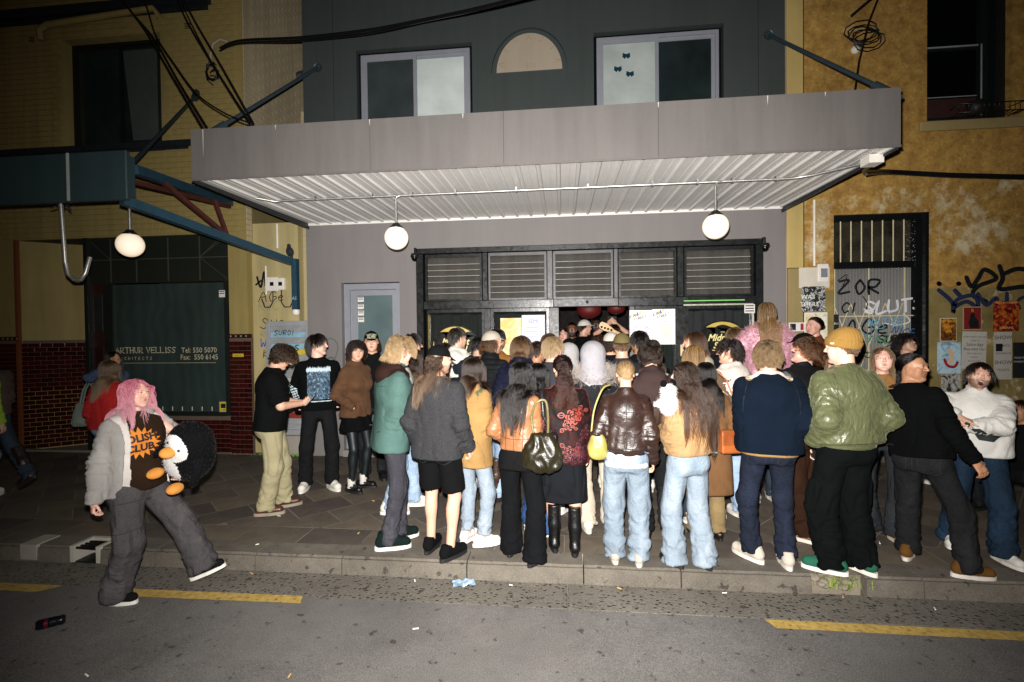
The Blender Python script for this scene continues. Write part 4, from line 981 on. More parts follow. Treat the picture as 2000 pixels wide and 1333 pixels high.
FASC = wall_mat('fascia paint', '#5a5654', .07, .6, .10, 120, .22)
FRM = plain('black gloss timber', '#17191a', .32, 0, .3, 6, .25, 40)
FRM2 = plain('worn grey timber', '#4a494b', .45, 0, .25, 9, .4, 55)
ALU = plain('painted aluminium', '#84878f', .38, .2, .06)
STEEL = plain('galvanised steel', '#9b9a97', .35, .75, .15, 20)
BLK = plain('black plastic', '#111213', .35)
WHT = plain('white plastic', '#cfcac2', .5, 0, .08)
def glass(name, col, rough=.06, a=.25):
    t = NT(name); t.b.inputs['Transmission Weight'].default_value = 0
    tr = t.node('ShaderNodeBsdfTransparent'); mx = t.node('ShaderNodeMixShader'); mx.inputs[0].default_value = a
    t.fin(rgb(col), rough, None, None, Specular_IOR_Level=.6, Coat_Weight=.3); t.L(tr.outputs[0], mx.inputs[1]); t.L(t.b.outputs[0], mx.inputs[2]); t.L(mx.outputs[0], t.out.inputs[0]); return t.m
GLASS = glass('window glass', '#1c2220', .05, .35)

# ------------------------------------------------------------------ the bar: grey two-storey shop building
bar = empty('bar_building', (0, 0, 0), 0, 'grey two storey bar building with awning, louvre shopfront and half round plaque', 'building')
ops_lo = [(-2.16, 2.78, 0, 3.12, .12), (-3.33, -2.42, 0, 2.64, .20)]
m = MB(); facade(m, -3.88, 3.07, 0, 3.56, 0, ops_lo, .15); m.quad((-3.88, 0, 0), (-3.88, 0, 3.56), (-3.88, 3, 3.56), (-3.88, 3, 0)); m.build('wall', GREY, bar)
wins = [(-2.99, -1.32, 4.75, 6.07), (.53, 2.22, 4.75, 6.07)]
m = MB(); facade(m, -3.88, 3.07, 3.56, 8.6, 0.0, [(w[0]-.045, w[1]+.045, w[2], w[3]+.045, .10) for w in wins]+[(-.99, .115, 5.636, 6.31, .045)], .1); m.quad((-3.88, 0, 3.56), (-3.88, 0, 8.6), (-3.88, 6, 8.6), (-3.88, 6, 3.56))
for sg in (-1, 1):   # spandrels make the recess round-headed
    P = [(-.4375+sg*.5525*math.cos(a), 5.636+.625*math.sin(a)) for a in np.linspace(0, math.pi/2, 14)]
    for p, q_ in zip(P[:-1], P[1:]): m.quad((p[0], 0, p[1]), (q_[0], 0, q_[1]), (q_[0], 0, 6.31), (p[0], 0, 6.31)) if sg > 0 else m.quad((q_[0], 0, q_[1]), (p[0], 0, p[1]), (p[0], 0, 6.31), (q_[0], 0, 6.31)); m.quad((p[0], 0, p[1]), (q_[0], 0, q_[1]), (q_[0], .045, q_[1]), (p[0], .045, p[1]))
m.quad((-1.0, .045, 5.6), (.13, .045, 5.6), (.13, .045, 6.33), (-1.0, .045, 6.33)); m.build('upper_wall', DARK, bar)
for x in (-3.42, -1.2, .32, 2.75):   # shallow pilasters
    m = MB(); m.box(x-.03 if abs(x) > 2 else x-.008, x+.03 if abs(x) > 2 else x+.008, -.022 if abs(x) > 2 else -.01, .0, 4.0, 8.6); m.build('pilaster', DARK, bar)
FROST = NT('frosted glass'); FROST = FROST.fin(FROST.ramp(FROST.noise(3, 5), [(.3, rgb('#a6afac')), (.7, rgb('#b9c2bf'))]), .35, FROST.bump(FROST.noise(300, 2), .2, .002))
FROSTD = NT('dark frosted glass'); FROSTD = FROSTD.fin(FROSTD.ramp(FROSTD.noise(2.5, 5), [(.3, rgb('#293030')), (.75, rgb('#343c3d'))]), .3, FROSTD.bump(FROSTD.noise(300, 2), .2, .002))
DGL = NT('dark pane'); DGL = DGL.fin(DGL.ramp(DGL.noise(2, 4), [(.3, rgb('#141b1b')), (.7, rgb('#202929'))]), .12, None)
def sliding(x0, x1, z0, z1, parent, fr, kinds, name='window', y=.06, sw=.05):
    w = empty(name, (0, 0, 0), parent=parent); m = MB(); m.box(x0, x1, y, y+.07, z1-.05, z1); m.box(x0, x0+.045, y, y+.07, z0, z1-.05); m.box(x1-.045, x1, y, y+.07, z0, z1-.05); m.box(x0+.045, x1-.045, y, y+.07, z0, z0+.05)
    m.build('frame', fr, w); xm = (x0+x1)/2
    for (a, b, k, yo) in ((x0+.045, xm+.025, kinds[0], .0), (xm-.025, x1-.045, kinds[1], .022)):
        m = MB(); m.box(a, a+sw, y+.006+yo, y+.03+yo, z0+.05, z1-.05); m.box(b-sw, b, y+.006+yo, y+.03+yo, z0+.05, z1-.05); m.box(a+sw, b-sw, y+.006+yo, y+.03+yo, z1-.10, z1-.05); m.box(a+sw, b-sw, y+.006+yo, y+.03+yo, z0+.05, z0+.1)
        m.build('sash', fr, w); m = MB(); m.box(a+sw, b-sw, y+.016+yo, y+.02+yo, z0+.1, z1-.1); m.build('pane', k, w)
sliding(*wins[0], bar, ALU, (FROSTD, FROST)); FROST2 = NT('grey frosted glass'); FROST2 = FROST2.fin(FROST2.ramp(FROST2.noise(3, 5), [(.3, rgb('#8b9390')), (.7, rgb('#9ea6a3'))]), .35, FROST2.bump(FROST2.noise(300, 2), .2, .002)); sliding(*wins[1], bar, ALU, (FROST2, DGL))
# half round plaque with raised lettering
PLQ = wall_mat('cream stone', '#8f8474', .08, .85, .3, 120, .1)
m = MB(); n = 32; poly = [(.475*math.cos(math.pi*i/n), .54*math.sin(math.pi*i/n)) for i in range(n+1)]
m.prism(poly, lambda u, v, h: (-.4375+u, .044-h, 5.637+v), .05); plq = m.build('plaque', PLQ, bar)

FONTC = {}
def text_polys(txt, size=1.0, shear=0, off=0, res=2, align='CENTER'):
    cu_ = bpy.data.curves.new('txt', 'FONT'); cu_.body = txt; cu_.size = size; cu_.shear = shear; cu_.offset = off; cu_.align_x = align; cu_.resolution_u = res
    o = bpy.data.objects.new('txt', cu_); me = bpy.data.meshes.new_from_object(o); V = np.array([v.co[:] for v in me.vertices]).reshape(-1, 3); F = [list(p.vertices) for p in me.polygons]
    bpy.data.objects.remove(o); bpy.data.meshes.remove(me); bpy.data.curves.remove(cu_); return V, F
def flat_text(name, txt, size, at, mat, parent, depth=0.0, ang=0, stretch=1.0, shear=0, off=0, out=-1, normal='y', align='CENTER'):
    """lettering on a wall that faces -y, baseline centre at 'at'"""
    V, F = text_polys(txt, size, shear, off, 2, align)
    if len(V) == 0: return
    c, s_ = math.cos(ang), math.sin(ang); u = V[:, 0]*stretch; v = V[:, 1]; U = u*c-v*s_; W_ = u*s_+v*c
    P = np.stack([at[0]+U, np.full(len(U), at[1]), at[2]+W_], 1); m = MB(); m.add(P, F)
    if depth: 
        Q = P.copy(); Q[:, 1] -= depth; m.v = []; m.f = []; m.sm = []; m.add(Q, F); b = len(P)
        ed = {}
        for f in F:
            for i in range(len(f)): e = (f[i], f[(i+1) % len(f)]); ed[tuple(sorted(e))] = ed.get(tuple(sorted(e)), 0)+1
        for (i, j), k in ed.items():
            if k == 1: m.add([P[i], P[j], Q[j], Q[i]], [(0, 1, 2, 3)])
    return m.build(name, mat, parent)
for i, ch in enumerate('ASPASIA'):
    a = math.pi*(.93-.143*i); flat_text('letter', ch, .105, (-.4375+.385*math.cos(a), -.005, 5.655+.43*math.sin(a)), PLQ, plq, .014, a-math.pi/2)
flat_text('date', '1938', .10, (-.4375, -.005, 5.68), PLQ, plq, .012)

# fascia and soffit of the awning
aw = empty('street_awning', (0, 0, 0), 0, 'long grey box awning with ribbed white soffit over the bar entrance', 'awning')
YA = -2.318; XA0, XA1 = -3.84, 3.04
m = MB()
fx = [XA0, -1.9, -.55, .92, 3.04]
for a, b in zip(fx[:-1], fx[1:]):
    q = MB(); q.box(a+.0015, b-.0015, YA-.012, YA+.012, 3.495, 4.012); q.build('fascia_panel', FASC, aw)
q = MB(); q.box(XA0, XA1, YA-.018, YA-.0125, 3.478, 3.50); q.build('drip_edge', plain('drip edge', '#55504f', .5), aw)
q = MB(); q.box(XA0-.012, XA0+.012, YA+.013, 0, 3.56, 3.98); q.build('end_panel', FASC, aw); q = MB(); q.box(XA1-.012, XA1+.012, YA+.013, 0, 3.56, 3.98); q.build('end_panel', FASC, aw)
q = MB(); q.box(XA0, XA1, YA+.013, 0, 3.90, 3.95); q.build('roof_sheet', plain('roof sheet', '#55585a', .5, .4), aw)
LIME = plain('bird lime streak', '#a9a6a0', .8)
for x_, l_ in ((-1.9, .07), (-.95, .05), (.92, .06), (1.9, .09), (-2.9, .05), (2.4, .04), (-3.70, .30)):
    q = MB(); q.add([(x_-.004, YA-.0135, 4.008), (x_+.006, YA-.0135, 4.008), (x_+.003, YA-.0135, 4.008-l_*.6), (x_, YA-.0135, 4.008-l_)], [(0, 3, 2, 1)]); q.build('drip_stain', LIME, aw)
SOFF = plain('white soffit steel', '#c6c4c0', .42, .0, .05, 2)
# soffit sheets: each is one pan with an upstand rib
npan = 34; pw = (XA1-XA0-.03)/npan
prof_ = [(0, 0), (pw*.40, 0), (pw*.42, -.004), (pw*.46, -.004), (pw*.48, 0), (pw-.052, 0), (pw-.040, -.022), (pw-.014, -.022), (pw-.002, 0)]
m = MB(); vs = []
for px_, pz in prof_: vs += [(px_, YA+.02, 3.508+pz), (px_, -.002, 3.552+pz)]
m.add(vs, [(2*i, 2*i+1, 2*i+3, 2*i+2) for i in range(len(prof_)-1)]); pan = m.mesh('soffit_sheet'); pan.materials.append(SOFF)
for i in range(npan): inst('soffit_sheet', pan, aw, (XA0+.015+i*pw, 0, 0))
q = MB(); q.box(XA0+.01, XA1-.01, -.035, -.003, 3.515, 3.55); q.build('wall_angle', SOFF, aw); 
for a_ in (XA0, XA1-.02): q = MB(); q.box(a_, a_+.02, YA+.02, -.003, 3.47, 3.56); q.build('edge_trim', plain('edge trim', '#222426', .5), aw)
ROD = plain('rod paint', '#39464e', .45, .3)
for xw, xf in ((-3.62, -3.55), (2.86, 3.0)):
    q = MB(); a = Vector((xw-.02 if xw < 0 else xw, -.01, 5.9)); b = Vector((xf-.25 if xw < 0 else xf+.12, YA+.12, 3.98)); q.tube([a, b], .024, 8); q.tube([b+(a-b)*.02, b+(a-b)*.14], .040, 8); q.lathe([(.07, -.012), (.07, 0), (.03, .0)], (a.x, -.012, a.z), 10, 'y'); q.tube([a, a+Vector((0, .02, .03))], .04, 8)
    q.build('tie_rod', ROD, aw)
# conduit along the soffit with saddles
q = MB(); zc = 3.468; yc = -1.56
q.tube([(-3.55, yc-.12, zc), (-3.38, yc-.02, zc-.02), (-3.30, yc+.02, zc), (2.45, yc, zc), (2.62, yc-.08, zc), (2.95, -2.0, 3.46)], .0135, 8); q.build('conduit', STEEL, aw)
for x in [-2.9, -2.2, -1.72, -1.2, -.5, .3, 1.0, 1.48, 1.85, 2.3]:
    q = MB(); q.box(x-.012, x+.012, yc-.028, yc+.028, zc-.018, zc+.032); q.build('saddle', STEEL, aw)
q = MB(); q.box(2.90, 3.03, -2.12, -1.98, 3.42, 3.50); q.build('junction_box', WHT, aw)
GLOBE = NT('lit opal globe'); GLOBE = GLOBE.fin(rgb('#e9dccb'), .12, None, None, Emission_Color=(1, .74, .50, 1), Emission_Strength=.62, Coat_Weight=.5)
def globe(name, c, top, label, arm=0, r=.137, group='globe lamps under the awnings'):
    g = empty(name, c, 0, label, 'lamp', group); q = MB(); q.lathe([(r*math.sin(math.pi*i/18), -r*math.cos(math.pi*i/18)) for i in range(19)], (0, 0, 0), 28); q.build('globe', GLOBE, g)
    q = MB(); q.lathe([(.0, .17), (.03, .17), (.045, .155), (.05, .145), (.075, .128), (.078, .112), (.062, .108)], (0, 0, 0), 20); q.build('gallery', BLK, g)
    q = MB(); h = top-c[2]; q.tube([(0, 0, .16), (0, 0, h-.05), (.012, 0, h-.015), (.04+arm, 0, h)] if arm >= 0 else [(0, 0, .16), (0, 0, h)], .0135, 8); q.build('stem', STEEL, g)
globe('globe_lamp', (-1.91, yc, 2.975), zc+.0, 'lit white globe lamp over the grey door side of the shopfront', .03)
globe('globe_lamp', (1.67, yc, 2.985), zc+.0, 'lit white globe lamp over the right end of the louvre windows', .03)

# ---- shopfront joinery
sf = empty('shopfront', (0, 0, 0), 0, 'black timber shopfront with louvre highlights and an open middle doorway', 'shopfront')
bx = [(-2.02, -1.17), (-1.07, -.22), (-.12, .73), (.81, 1.61), (1.72, 2.65)]
def shopbox(x0, x1, y0, y1, z0, z1, n, mat, c=.006): q = MB(); q.box(x0, x1, y0, y1, z0, z1, c); return q.build(n, mat, sf)
shopbox(-2.16, 2.78, -.03, .10, 3.04, 3.12, 'head', FRM); shopbox(-2.155, -2.05, -.028, .10, 0, 3.038, 'jamb', FRM); shopbox(2.68, 2.775, -.028, .10, 0, 3.038, 'jamb', FRM)
shopbox(-2.048, -.12, -.02, .10, 2.215, 2.335, 'transom', FRM); shopbox(-.118, .80, -.021, .10, 2.222, 2.335, 'transom', FRM2); shopbox(.802, 2.678, -.02, .10, 2.215, 2.335, 'transom', FRM)
for k, (a, b) in enumerate(zip([-1.17, -.22, .73, 1.61], [-1.07, -.12, .81, 1.72])): shopbox(a+.012, b-.012, -.018, .09, 2.337, 3.036, 'mullion', FRM2 if k in (1, 2) else FRM)
LOUV = NT('dusty louvre glass'); LOUV = LOUV.fin(LOUV.ramp(LOUV.noise(6, 5, .65, LOUV.mapped((1, 1, .3))), [(.3, rgb('#3a3836')), (.7, rgb('#54514d'))]), .18, None, None, Specular_IOR_Level=.5, Alpha=.62)
EDGE = plain('louvre edge', '#b4b1a8', .25)
bl = MB(); bl.box(0, 1, -.003, .003, -.052, .056); blade = bl.mesh('louvre_blade'); be = MB(); be.box(0, 1, -.0045, .0045, -.0555, -.052); bedge = be.mesh('louvre_edge')
for k, (a, b) in enumerate(bx):
    w = empty('louvre_window', parent=sf); q = MB()
    q.box(a, b, .0, .07, 2.985, 3.03); q.box(a, b, .0, .07, 2.338, 2.365); q.box(a, a+.03, -.004, .07, 2.365, 2.985); q.box(b-.03, b, -.004, .07, 2.365, 2.985); q.build('frame', FRM if k not in (1, 2) else FRM2, w)
    for j in range(7):
        z = 2.415+.086*j; o = inst('louvre_blade', blade, w, (a+.032, .03, z), (R_(-14+random.uniform(-2, 2)), 0, 0), (b-a-.064, 1, 1), LOUV); inst('blade_edge', bedge, w, (a+.032, .03, z), o.rotation_euler[:], (b-a-.064, 1, 1), EDGE)
# back layer behind louvres
HAZE = wall_mat('faded blind', '#423f3c', .12, .8, .1, 60, .3); q = MB(); q.quad((-2.05, .2, 2.34), (2.68, .2, 2.34), (2.68, .2, 3.04), (-2.05, .2, 3.04)); q.build('blind', HAZE, sf)
# lower bays: posts, stall riser, curtains, glass
CURT = cloth('cotton', '#3c4442'); CURT2 = cloth('cotton', '#55585a')
lowb = [(-2.0, -1.14), (-1.04, -.19), (1.04, 1.60), (1.74, 2.655)]
for a, b in ((-1.14, -1.04), (-.19, -.045), (.955, 1.03), (1.60, 1.74)): shopbox(a, b, -.016, .10, 0, 2.213, 'post', FRM2 if -1.1 < a < 1.0 else FRM)
for a, b in lowb[:2]+lowb[2:]:
    q = MB(); q.box(a, b, -.008, .03, 0, .55); q.build('stall_riser', FRM, sf)
    q = MB(); q.box(a, b, .0, .05, 2.165, 2.212); q.box(a, a+.035, .0, .05, .55, 2.165); q.box(b-.035, b, .0, .05, .55, 2.165); q.build('sash', FRM, sf)
    q = MB(); q.box(a+.036, b-.036, .022, .027, .552, 2.164); q.build('pane', GLASS, sf)
    N_ = 60; V = []; 
    for zi in range(9):
        for i in range(N_+1):
            t = i/N_; z = .55+1.6*zi/8; pl_ = math.sin(t*(b-a)*46+.8*math.sin(t*9))*.022*(1 if z < 2.05 else .6)+.012*math.sin(t*(b-a)*17+zi*.3); V.append((a+(b-a)*t, .11+pl_, z-(.02*abs(math.sin(t*(b-a)*11)) if zi == 8 else 0)))
    F_ = np.array([(j*(N_+1)+i, j*(N_+1)+i+1, (j+1)*(N_+1)+i+1, (j+1)*(N_+1)+i) for j in range(8) for i in range(N_)])
    link('curtain', np_mesh('curtain', np.array(V), F_), CURT2 if a > 1.7 else CURT, sf)
q = MB(); q.box(1.70, 2.52, -.045, -.035, 2.266, 2.281, .003); q.build('green_neon_tube', emit('green tube', '#6fae5c', .22), sf)
BRASS = plain('tarnished brass', '#8d7a45', .35, .8, .3, 30)
q = MB(); q.box(1.70, 2.64, -.03, -.012, 2.205, 2.228, .004); q.build('brass_strip', plain('bright strip', '#d8d2bd', .25, .5), sf); q = MB(); q.box(-1.985, -1.965, -.01, .004, 1.0, 2.13); q.build('brass_strip', BRASS, sf); q = MB(); q.box(2.62, 2.645, -.03, -.01, .9, 2.20); q.build('door_edge_strip', plain('edge strip', '#c8c4b8', .3, .3), sf)
q = MB(); q.box(1.655, 1.70, -.03, -.012, 1.50, 1.66, .004); q.build('push_plate', plain('cream plate', '#c8b48a', .4), sf)
# old brass hinge and knocks on the transom
q = MB(); q.lathe([(.0, -.012), (.022, -.01), (.02, 0)], (.36, -.022, 2.285), 10, 'y'); q.build('knob', plain('chipped paint', '#2a2a2b', .5), sf)
for a in (-2.14, 2.755):   # dome cameras on the jamb tops
    g = empty('security_camera', (a, -.06, 3.0), 0, 'black dome camera hung from the %s top corner of the shopfront' % ('left' if a < 0 else 'right'), 'camera')
    q = MB(); q.tube([(0, .04, .07), (0, 0, .12), (0, -.06, .11), (0, -.07, .03)], .012, 8); q.build('bracket', BLK, g); q = MB(); q.lathe([(.0, .03), (.05, .03), (.058, .0), (.058, -.025), (.05, -.03)], (0, -.07, 0), 18); q.build('housing', BLK, g); q = MB(); q.lathe([(.048*math.cos(i*math.pi/16), -.03-.055*math.sin(i*math.pi/16)) for i in range(9)], (0, -.07, 0), 18); q.build('dome', plain('smoked dome', '#08090a', .06), g)
# interior: dark bar room
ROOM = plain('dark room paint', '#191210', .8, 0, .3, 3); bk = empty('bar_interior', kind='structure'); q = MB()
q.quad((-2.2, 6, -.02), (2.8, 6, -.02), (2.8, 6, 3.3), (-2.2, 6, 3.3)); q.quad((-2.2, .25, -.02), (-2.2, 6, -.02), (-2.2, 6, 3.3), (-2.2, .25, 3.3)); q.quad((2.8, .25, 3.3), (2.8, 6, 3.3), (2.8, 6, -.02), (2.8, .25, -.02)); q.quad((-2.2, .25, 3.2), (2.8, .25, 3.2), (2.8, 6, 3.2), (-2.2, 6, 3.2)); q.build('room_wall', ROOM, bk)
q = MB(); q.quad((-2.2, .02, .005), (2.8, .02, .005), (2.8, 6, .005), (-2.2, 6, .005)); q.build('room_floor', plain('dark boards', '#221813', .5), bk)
LAN = NT('red paper lantern'); LAN = LAN.fin(rgb('#4a0a08'), .6, None, None, Emission_Color=(.8, .04, .02, 1), Emission_Strength=.012)
for (x, y, z, r, lb) in ((.42, .62, 2.20, .19, 'big red paper lantern hanging inside the doorway'), (.86, .8, 2.23, .14, 'smaller red paper lantern right of the big one inside the door')):
    g = empty('paper_lantern', (x, y, z), 0, lb, 'lantern', 'red lanterns inside the bar'); q = MB(); q.lathe([((r+.006*(i % 2))*math.sin(math.pi*i/16), -.72*r*math.cos(math.pi*i/16)) for i in range(17)], (0, 0, 0), 24); q.build('shade', LAN, g); q = MB(); q.lathe([(.03, -.75*r), (.045, -.75*r), (.045, -.68*r)], (0, 0, 0), 12); q.tube([(0, 0, .7*r), (0, 0, 3.2-z)], .003, 4); q.build('cord_and_ring', BLK, g)
# ---- grey side door
dr_ = empty('side_door', (0, 0, 0), parent=bar); q = MB(); q.box(-3.325, -3.235, .075, .17, .10, 2.63); q.box(-2.50, -2.425, .075, .17, .10, 2.63); q.box(-3.235, -2.50, .075, .17, 2.54, 2.63); q.build('door_frame', ALU, dr_)
q = MB(); q.box(-3.23, -3.13, .10, .15, .12, 2.535); q.box(-2.57, -2.505, .10, .15, .12, 2.535); q.box(-3.13, -2.57, .10, .15, 2.45, 2.535); q.box(-3.13, -2.57, .10, .15, .12, .34); q.build('door_stile', ALU, dr_)
DPN = NT('green grey pane'); DPN = DPN.fin(DPN.ramp(DPN.noise(2, 4), [(.3, rgb('#48585a')), (.7, rgb('#566668'))]), .22, None); q = MB(); q.box(-3.13, -2.57, .118, .128, .34, 2.45); q.build('door_pane', DPN, dr_)
q = MB(); q.box(-3.33, -2.42, -.04, .19, 0, .10); q.build('door_step', wall_mat('worn step', '#7d766f', .15, .8), dr_)

# ------------------------------------------------------------------ corner building on the left: painted brick over oxblood tiles
OCH = wall_mat('mustard paint', '#8c7c4c', .10, .7, .3, 70, .28)
cb = empty('corner_building', (0, 0, 0), 0, 'mustard painted brick building with oxblood tile base and green shop window', 'building')
YB = .012
opsL = [(-7.95, -6.24, 4.92, 6.64, .22), (-7.62, -5.17, 0.0, 3.46, .05), (-8.86, -7.66, 0, 3.46, .05)]
m = MB(); facade(m, -14, -4.86, 0, 9.5, YB, opsL, .2)
m.quad((-4.86, YB, 0), (-4.86, 7, 0), (-4.86, 7, 9.5), (-4.86, YB, 9.5)); m.build('wall', OCH, cb)
# bricks of the painted upper storey, proud of their joints; the nearest 300 one by one
brk = MB(); brk.box(-.115, .115, -.016, .0, -.038, .038, .004); bme = brk.mesh('brick'); bme.materials.append(OCH)
spots = []
for r in range(0, 62):
    z = 3.52+r*.086
    for k in range(0, 40):
        x = -4.98-.24*k-(r % 2)*.12
        if x < -13: break
        if -8.07 < x < -6.12 and 4.80 < z < 6.70: continue
        if -8.20 < x < -6.0 and 4.84 < z < 4.98: continue
        spots.append((x, z))
vis = [s_ for s_ in spots if s_[0] > -9.4 and s_[1] < 7.1]; vis.sort(key=lambda s_: (s_[0]+4.9)**2+(s_[1]-5.2)**2); near = set(vis[:290])
mbr = MB()
for x, z in spots:
    if (x, z) in near: inst('brick', bme, cb, (x, YB, z), (random.uniform(-.006, .006), 0, random.uniform(-.004, .004)))
    else: mbr.box(x-.115, x+.115, YB-.016-random.random()*.003, YB, z-.038, z+.038)
mbr.build('brickwork', OCH, cb, kind='stuff')
# flank wall seen through the gap: cream painted bricks, grey patch
CRM = wall_mat('grey cream paint', '#ab9d80', .12, .8, .4, 50, .3); mbr = MB()
for r in range(0, 60):
    z = 3.2+r*.086
    for k in range(16): y = .14+.24*k+(r % 2)*.12; mbr.box(-4.862, -4.846-random.random()*.003, max(.02, y-.115) if k else .02, y+.115, z-.038, z+.038)
mbr.build('flank_brickwork', CRM, cb, kind='stuff')
q = MB(); q.add([(-4.842, .13, 3.2), (-4.842, 3.9, 3.2), (-4.842, 3.9, 3.7), (-4.842, .13, 4.95)], [(0, 1, 2, 3)]); q.build('old_paint_patch', wall_mat('old ochre coat', '#6f6540', .15, .85, .4, 50), cb)
# upstairs window, sill course, cornice, vents, pipe
TEAL = plain('dark teal paint', '#12343c', .45, 0, .2, 5); NAVY = plain('dark cornice paint', '#171d22', .5, 0, .2)
m = MB(); m.box(-9.2, -5.72, -.05, YB, 4.83, 4.92); m.box(-9.15, -5.78, -.02, YB, 4.79, 4.83); m.build('sill_course', NAVY, cb); m = MB(); m.box(-14, -5.35, -.10, YB, 6.98, 7.12); m.box(-14, -5.4, -.05, YB, 6.92, 6.98); m.build('cornice', NAVY, cb)
sliding(-7.95, -6.24, 4.92, 6.64, cb, plain('black sash', '#0e1112', .4), (DGL, DGL), 'upper_window', .17)
q = MB(); q.quad((-6.9, .183, 5.05), (-6.45, .183, 5.05), (-6.45, .183, 6.5), (-7.05, .183, 6.5)); q.build('window_curtain', plain('grey curtain', '#39403e', .8), cb)
for x, z in ((-8.5, 6.67), (-5.78, 6.68)):
    v = empty('wall_vent', parent=cb); q = MB(); q.box(x-.12, x+.12, -.022, -.004, z-.06, z+.06, .004); q.build('vent_frame', OCH, v)
    for i in range(4): q = MB(); q.box(x-.005+.0, x+.10, -.026, -.0225, z-.045+.024*i, z-.034+.024*i); q.build('vent_slot', BLK, v)
q = MB(); q.tube([(-8.25, -.05, 6.62), (-8.25, -.07, 6.78), (-8.1, -.07, 6.85), (-6.25, -.07, 6.95), (-6.15, -.05, 6.78)], .05, 8); q.build('pipe', OCH, cb)
# glazed tiles
GTILE = NT('oxblood glaze'); oi = GTILE.node('ShaderNodeObjectInfo'); gc = GTILE.ramp(oi.outputs['Random'], [(0, rgb('#170505')), (.5, rgb('#260908')), (1, rgb('#350d0b'))]); GTILE = GTILE.fin(GTILE.mix(.3, gc, GTILE.ramp(GTILE.noise(14, 4), [(.3, rgb('#180505')), (.7, rgb('#471512'))])), .10, GTILE.bump(GTILE.noise(30, 3), .08, .003), None, Coat_Weight=.4)
GROUT = plain('pale grout', '#51453a', .9)
tl = MB(); tl.box(-.073, .073, -.012, 0, -.0335, .0335, .003); tme = tl.mesh('tile'); tme.materials.append(GTILE)
def tilewall(x0, x1, z0, z1, y, M_=None, lim=150):
    far = MB(); n = 0; rows = int((z1-z0)/.073)
    for r in range(rows):
        k = 0; x = x0+.076-(r % 2)*.076
        while x < x1+.07:
            a, b = max(x-.073, x0+.002), min(x+.073, x1-.002)
            if b-a > .02:
                loc = Vector(((a+b)/2, y, z0+.036+r*.073)); rot = (0, 0, 0)
                if M_: loc, rot = M_(loc)
                if n < lim: inst('tile', tme, cb, loc, rot, ((b-a)/.146, 1, 1)); n += 1
                elif M_ is None: far.box(a, b, y-.012, y, loc.z-.0335, loc.z+.0335)
            x += .152
    if far.v: far.build('tiling', GTILE, cb, kind='stuff')
# pier base, wall under window, porch flank
m = MB(); m.box(-5.165, -4.80, -.006, .04, 0, 1.82); m.box(-7.2, -5.166, .05, .09, 0, .60); m.build('grout_bed', GROUT, cb)
tilewall(-5.165, -4.80, .02, 1.79, -.006, None, 120); tilewall(-6.9, -5.17, .02, .58, .05, None, 90)
RM = lambda o: (Vector((-8.86+(o.x+8.86)*math.cos(R_(38)), .03+(o.x+8.86)*math.sin(R_(38)), o.z)), (0, 0, R_(38)))
m = MB(); a_ = R_(38); m.quad((-8.86, .05, 0), (-8.86+1.5*math.cos(a_), .05+1.5*math.sin(a_), 0), (-8.86+1.5*math.cos(a_), .05+1.5*math.sin(a_), 3.46), (-8.86, .05, 3.46)); m.build('porch_wall', OCH, cb)
m = MB(); m.quad((-8.87, .045, 0), (-8.87+1.5*math.cos(a_), .04+1.5*math.sin(a_), 0), (-8.87+1.5*math.cos(a_), .04+1.5*math.sin(a_), 1.82), (-8.87, .04, 1.82)); m.build('grout_bed', GROUT, cb)
tilewall(-8.86, -7.45, .02, 1.82, .0, RM, 300)
m = MB(); m.box(-9.6, -8.86, -.004, YB, 0, 1.82); m.build('grout_bed', GROUT, cb); tilewall(-9.6, -8.87, .02, 1.80, -.004, None, 0)
STUD = plain('cap tile', '#2a1513', .2)
for x0, x1, y in ((-5.17, -4.79, -.022), (-9.6, -8.86, -.02)):
    m = MB(); m.box(x0, x1, y, YB, 1.822, 1.885, .004); c_ = m.build('cap_course', STUD, cb)
    x = x0+.04
    while x < x1: m = MB(); m.lathe([(0, -.008), (.012, -.005), (.014, 0)], (x, y-.001, 1.853), 8, 'y'); m.build('cap_stud', plain('pale stud', '#8d8274', .4), c_); x += .085
m = MB(); m.box(-8.9, -8.85, -.02, .03, 0, 3.46); m.build('corner_bead', plain('brown bead', '#6a3a22', .5), cb)
# shop window with blind and serif lettering
m = MB(); m.box(-7.60, -5.185, .03, .10, 2.72, 3.45); m.build('lead_light', NT('dark leadlight').fin(rgb('#1d211c'), .3, None), cb)
LEAD = plain('lead came', '#3b3a30', .5)
for x in (-7.2, -6.75, -6.2, -5.66): m = MB(); m.box(x-.008, x+.008, .022, .03, 2.74, 3.43); m.build('lead_bar', LEAD, cb)
m = MB(); m.box(-7.6, -5.19, .0215, .0295, 3.09, 3.105); m.build('lead_bar', LEAD, cb)
for p in (((-5.66, 3.1), (-5.2, 3.42)), ((-5.66, 3.1), (-5.2, 2.75)), ((-5.66, 3.1), (-5.3, 3.40)), ((-7.2, 3.1), (-7.55, 3.40))): m = MB(); m.tube([(p[0][0], .026, p[0][1]), (p[1][0], .026, p[1][1])], .006, 5); m.build('lead_bar', LEAD, cb)
BLD = NT('green window with blind'); wv = BLD.node('ShaderNodeTexWave'); wv.inputs['Scale'].default_value = 1.6; wv.inputs['Distortion'].default_value = 6; wv.bands_direction = 'X'; BLD.L(BLD.tc(), wv.inputs['Vector'])
BLD = BLD.fin(BLD.mix(.5, BLD.ramp(wv.outputs[0], [(.2, rgb('#242d2b')), (.8, rgb('#2b3633'))]), BLD.ramp(BLD.noise(1.3, 4), [(.3, rgb('#222b29')), (.7, rgb('#2f3b38'))])), .25, None, None, Specular_IOR_Level=.2)
sw_ = empty('shop_window', parent=cb); m = MB(); m.box(-7.20, -5.27, .06, .075, .66, 2.70); m.build('pane', BLD, sw_)
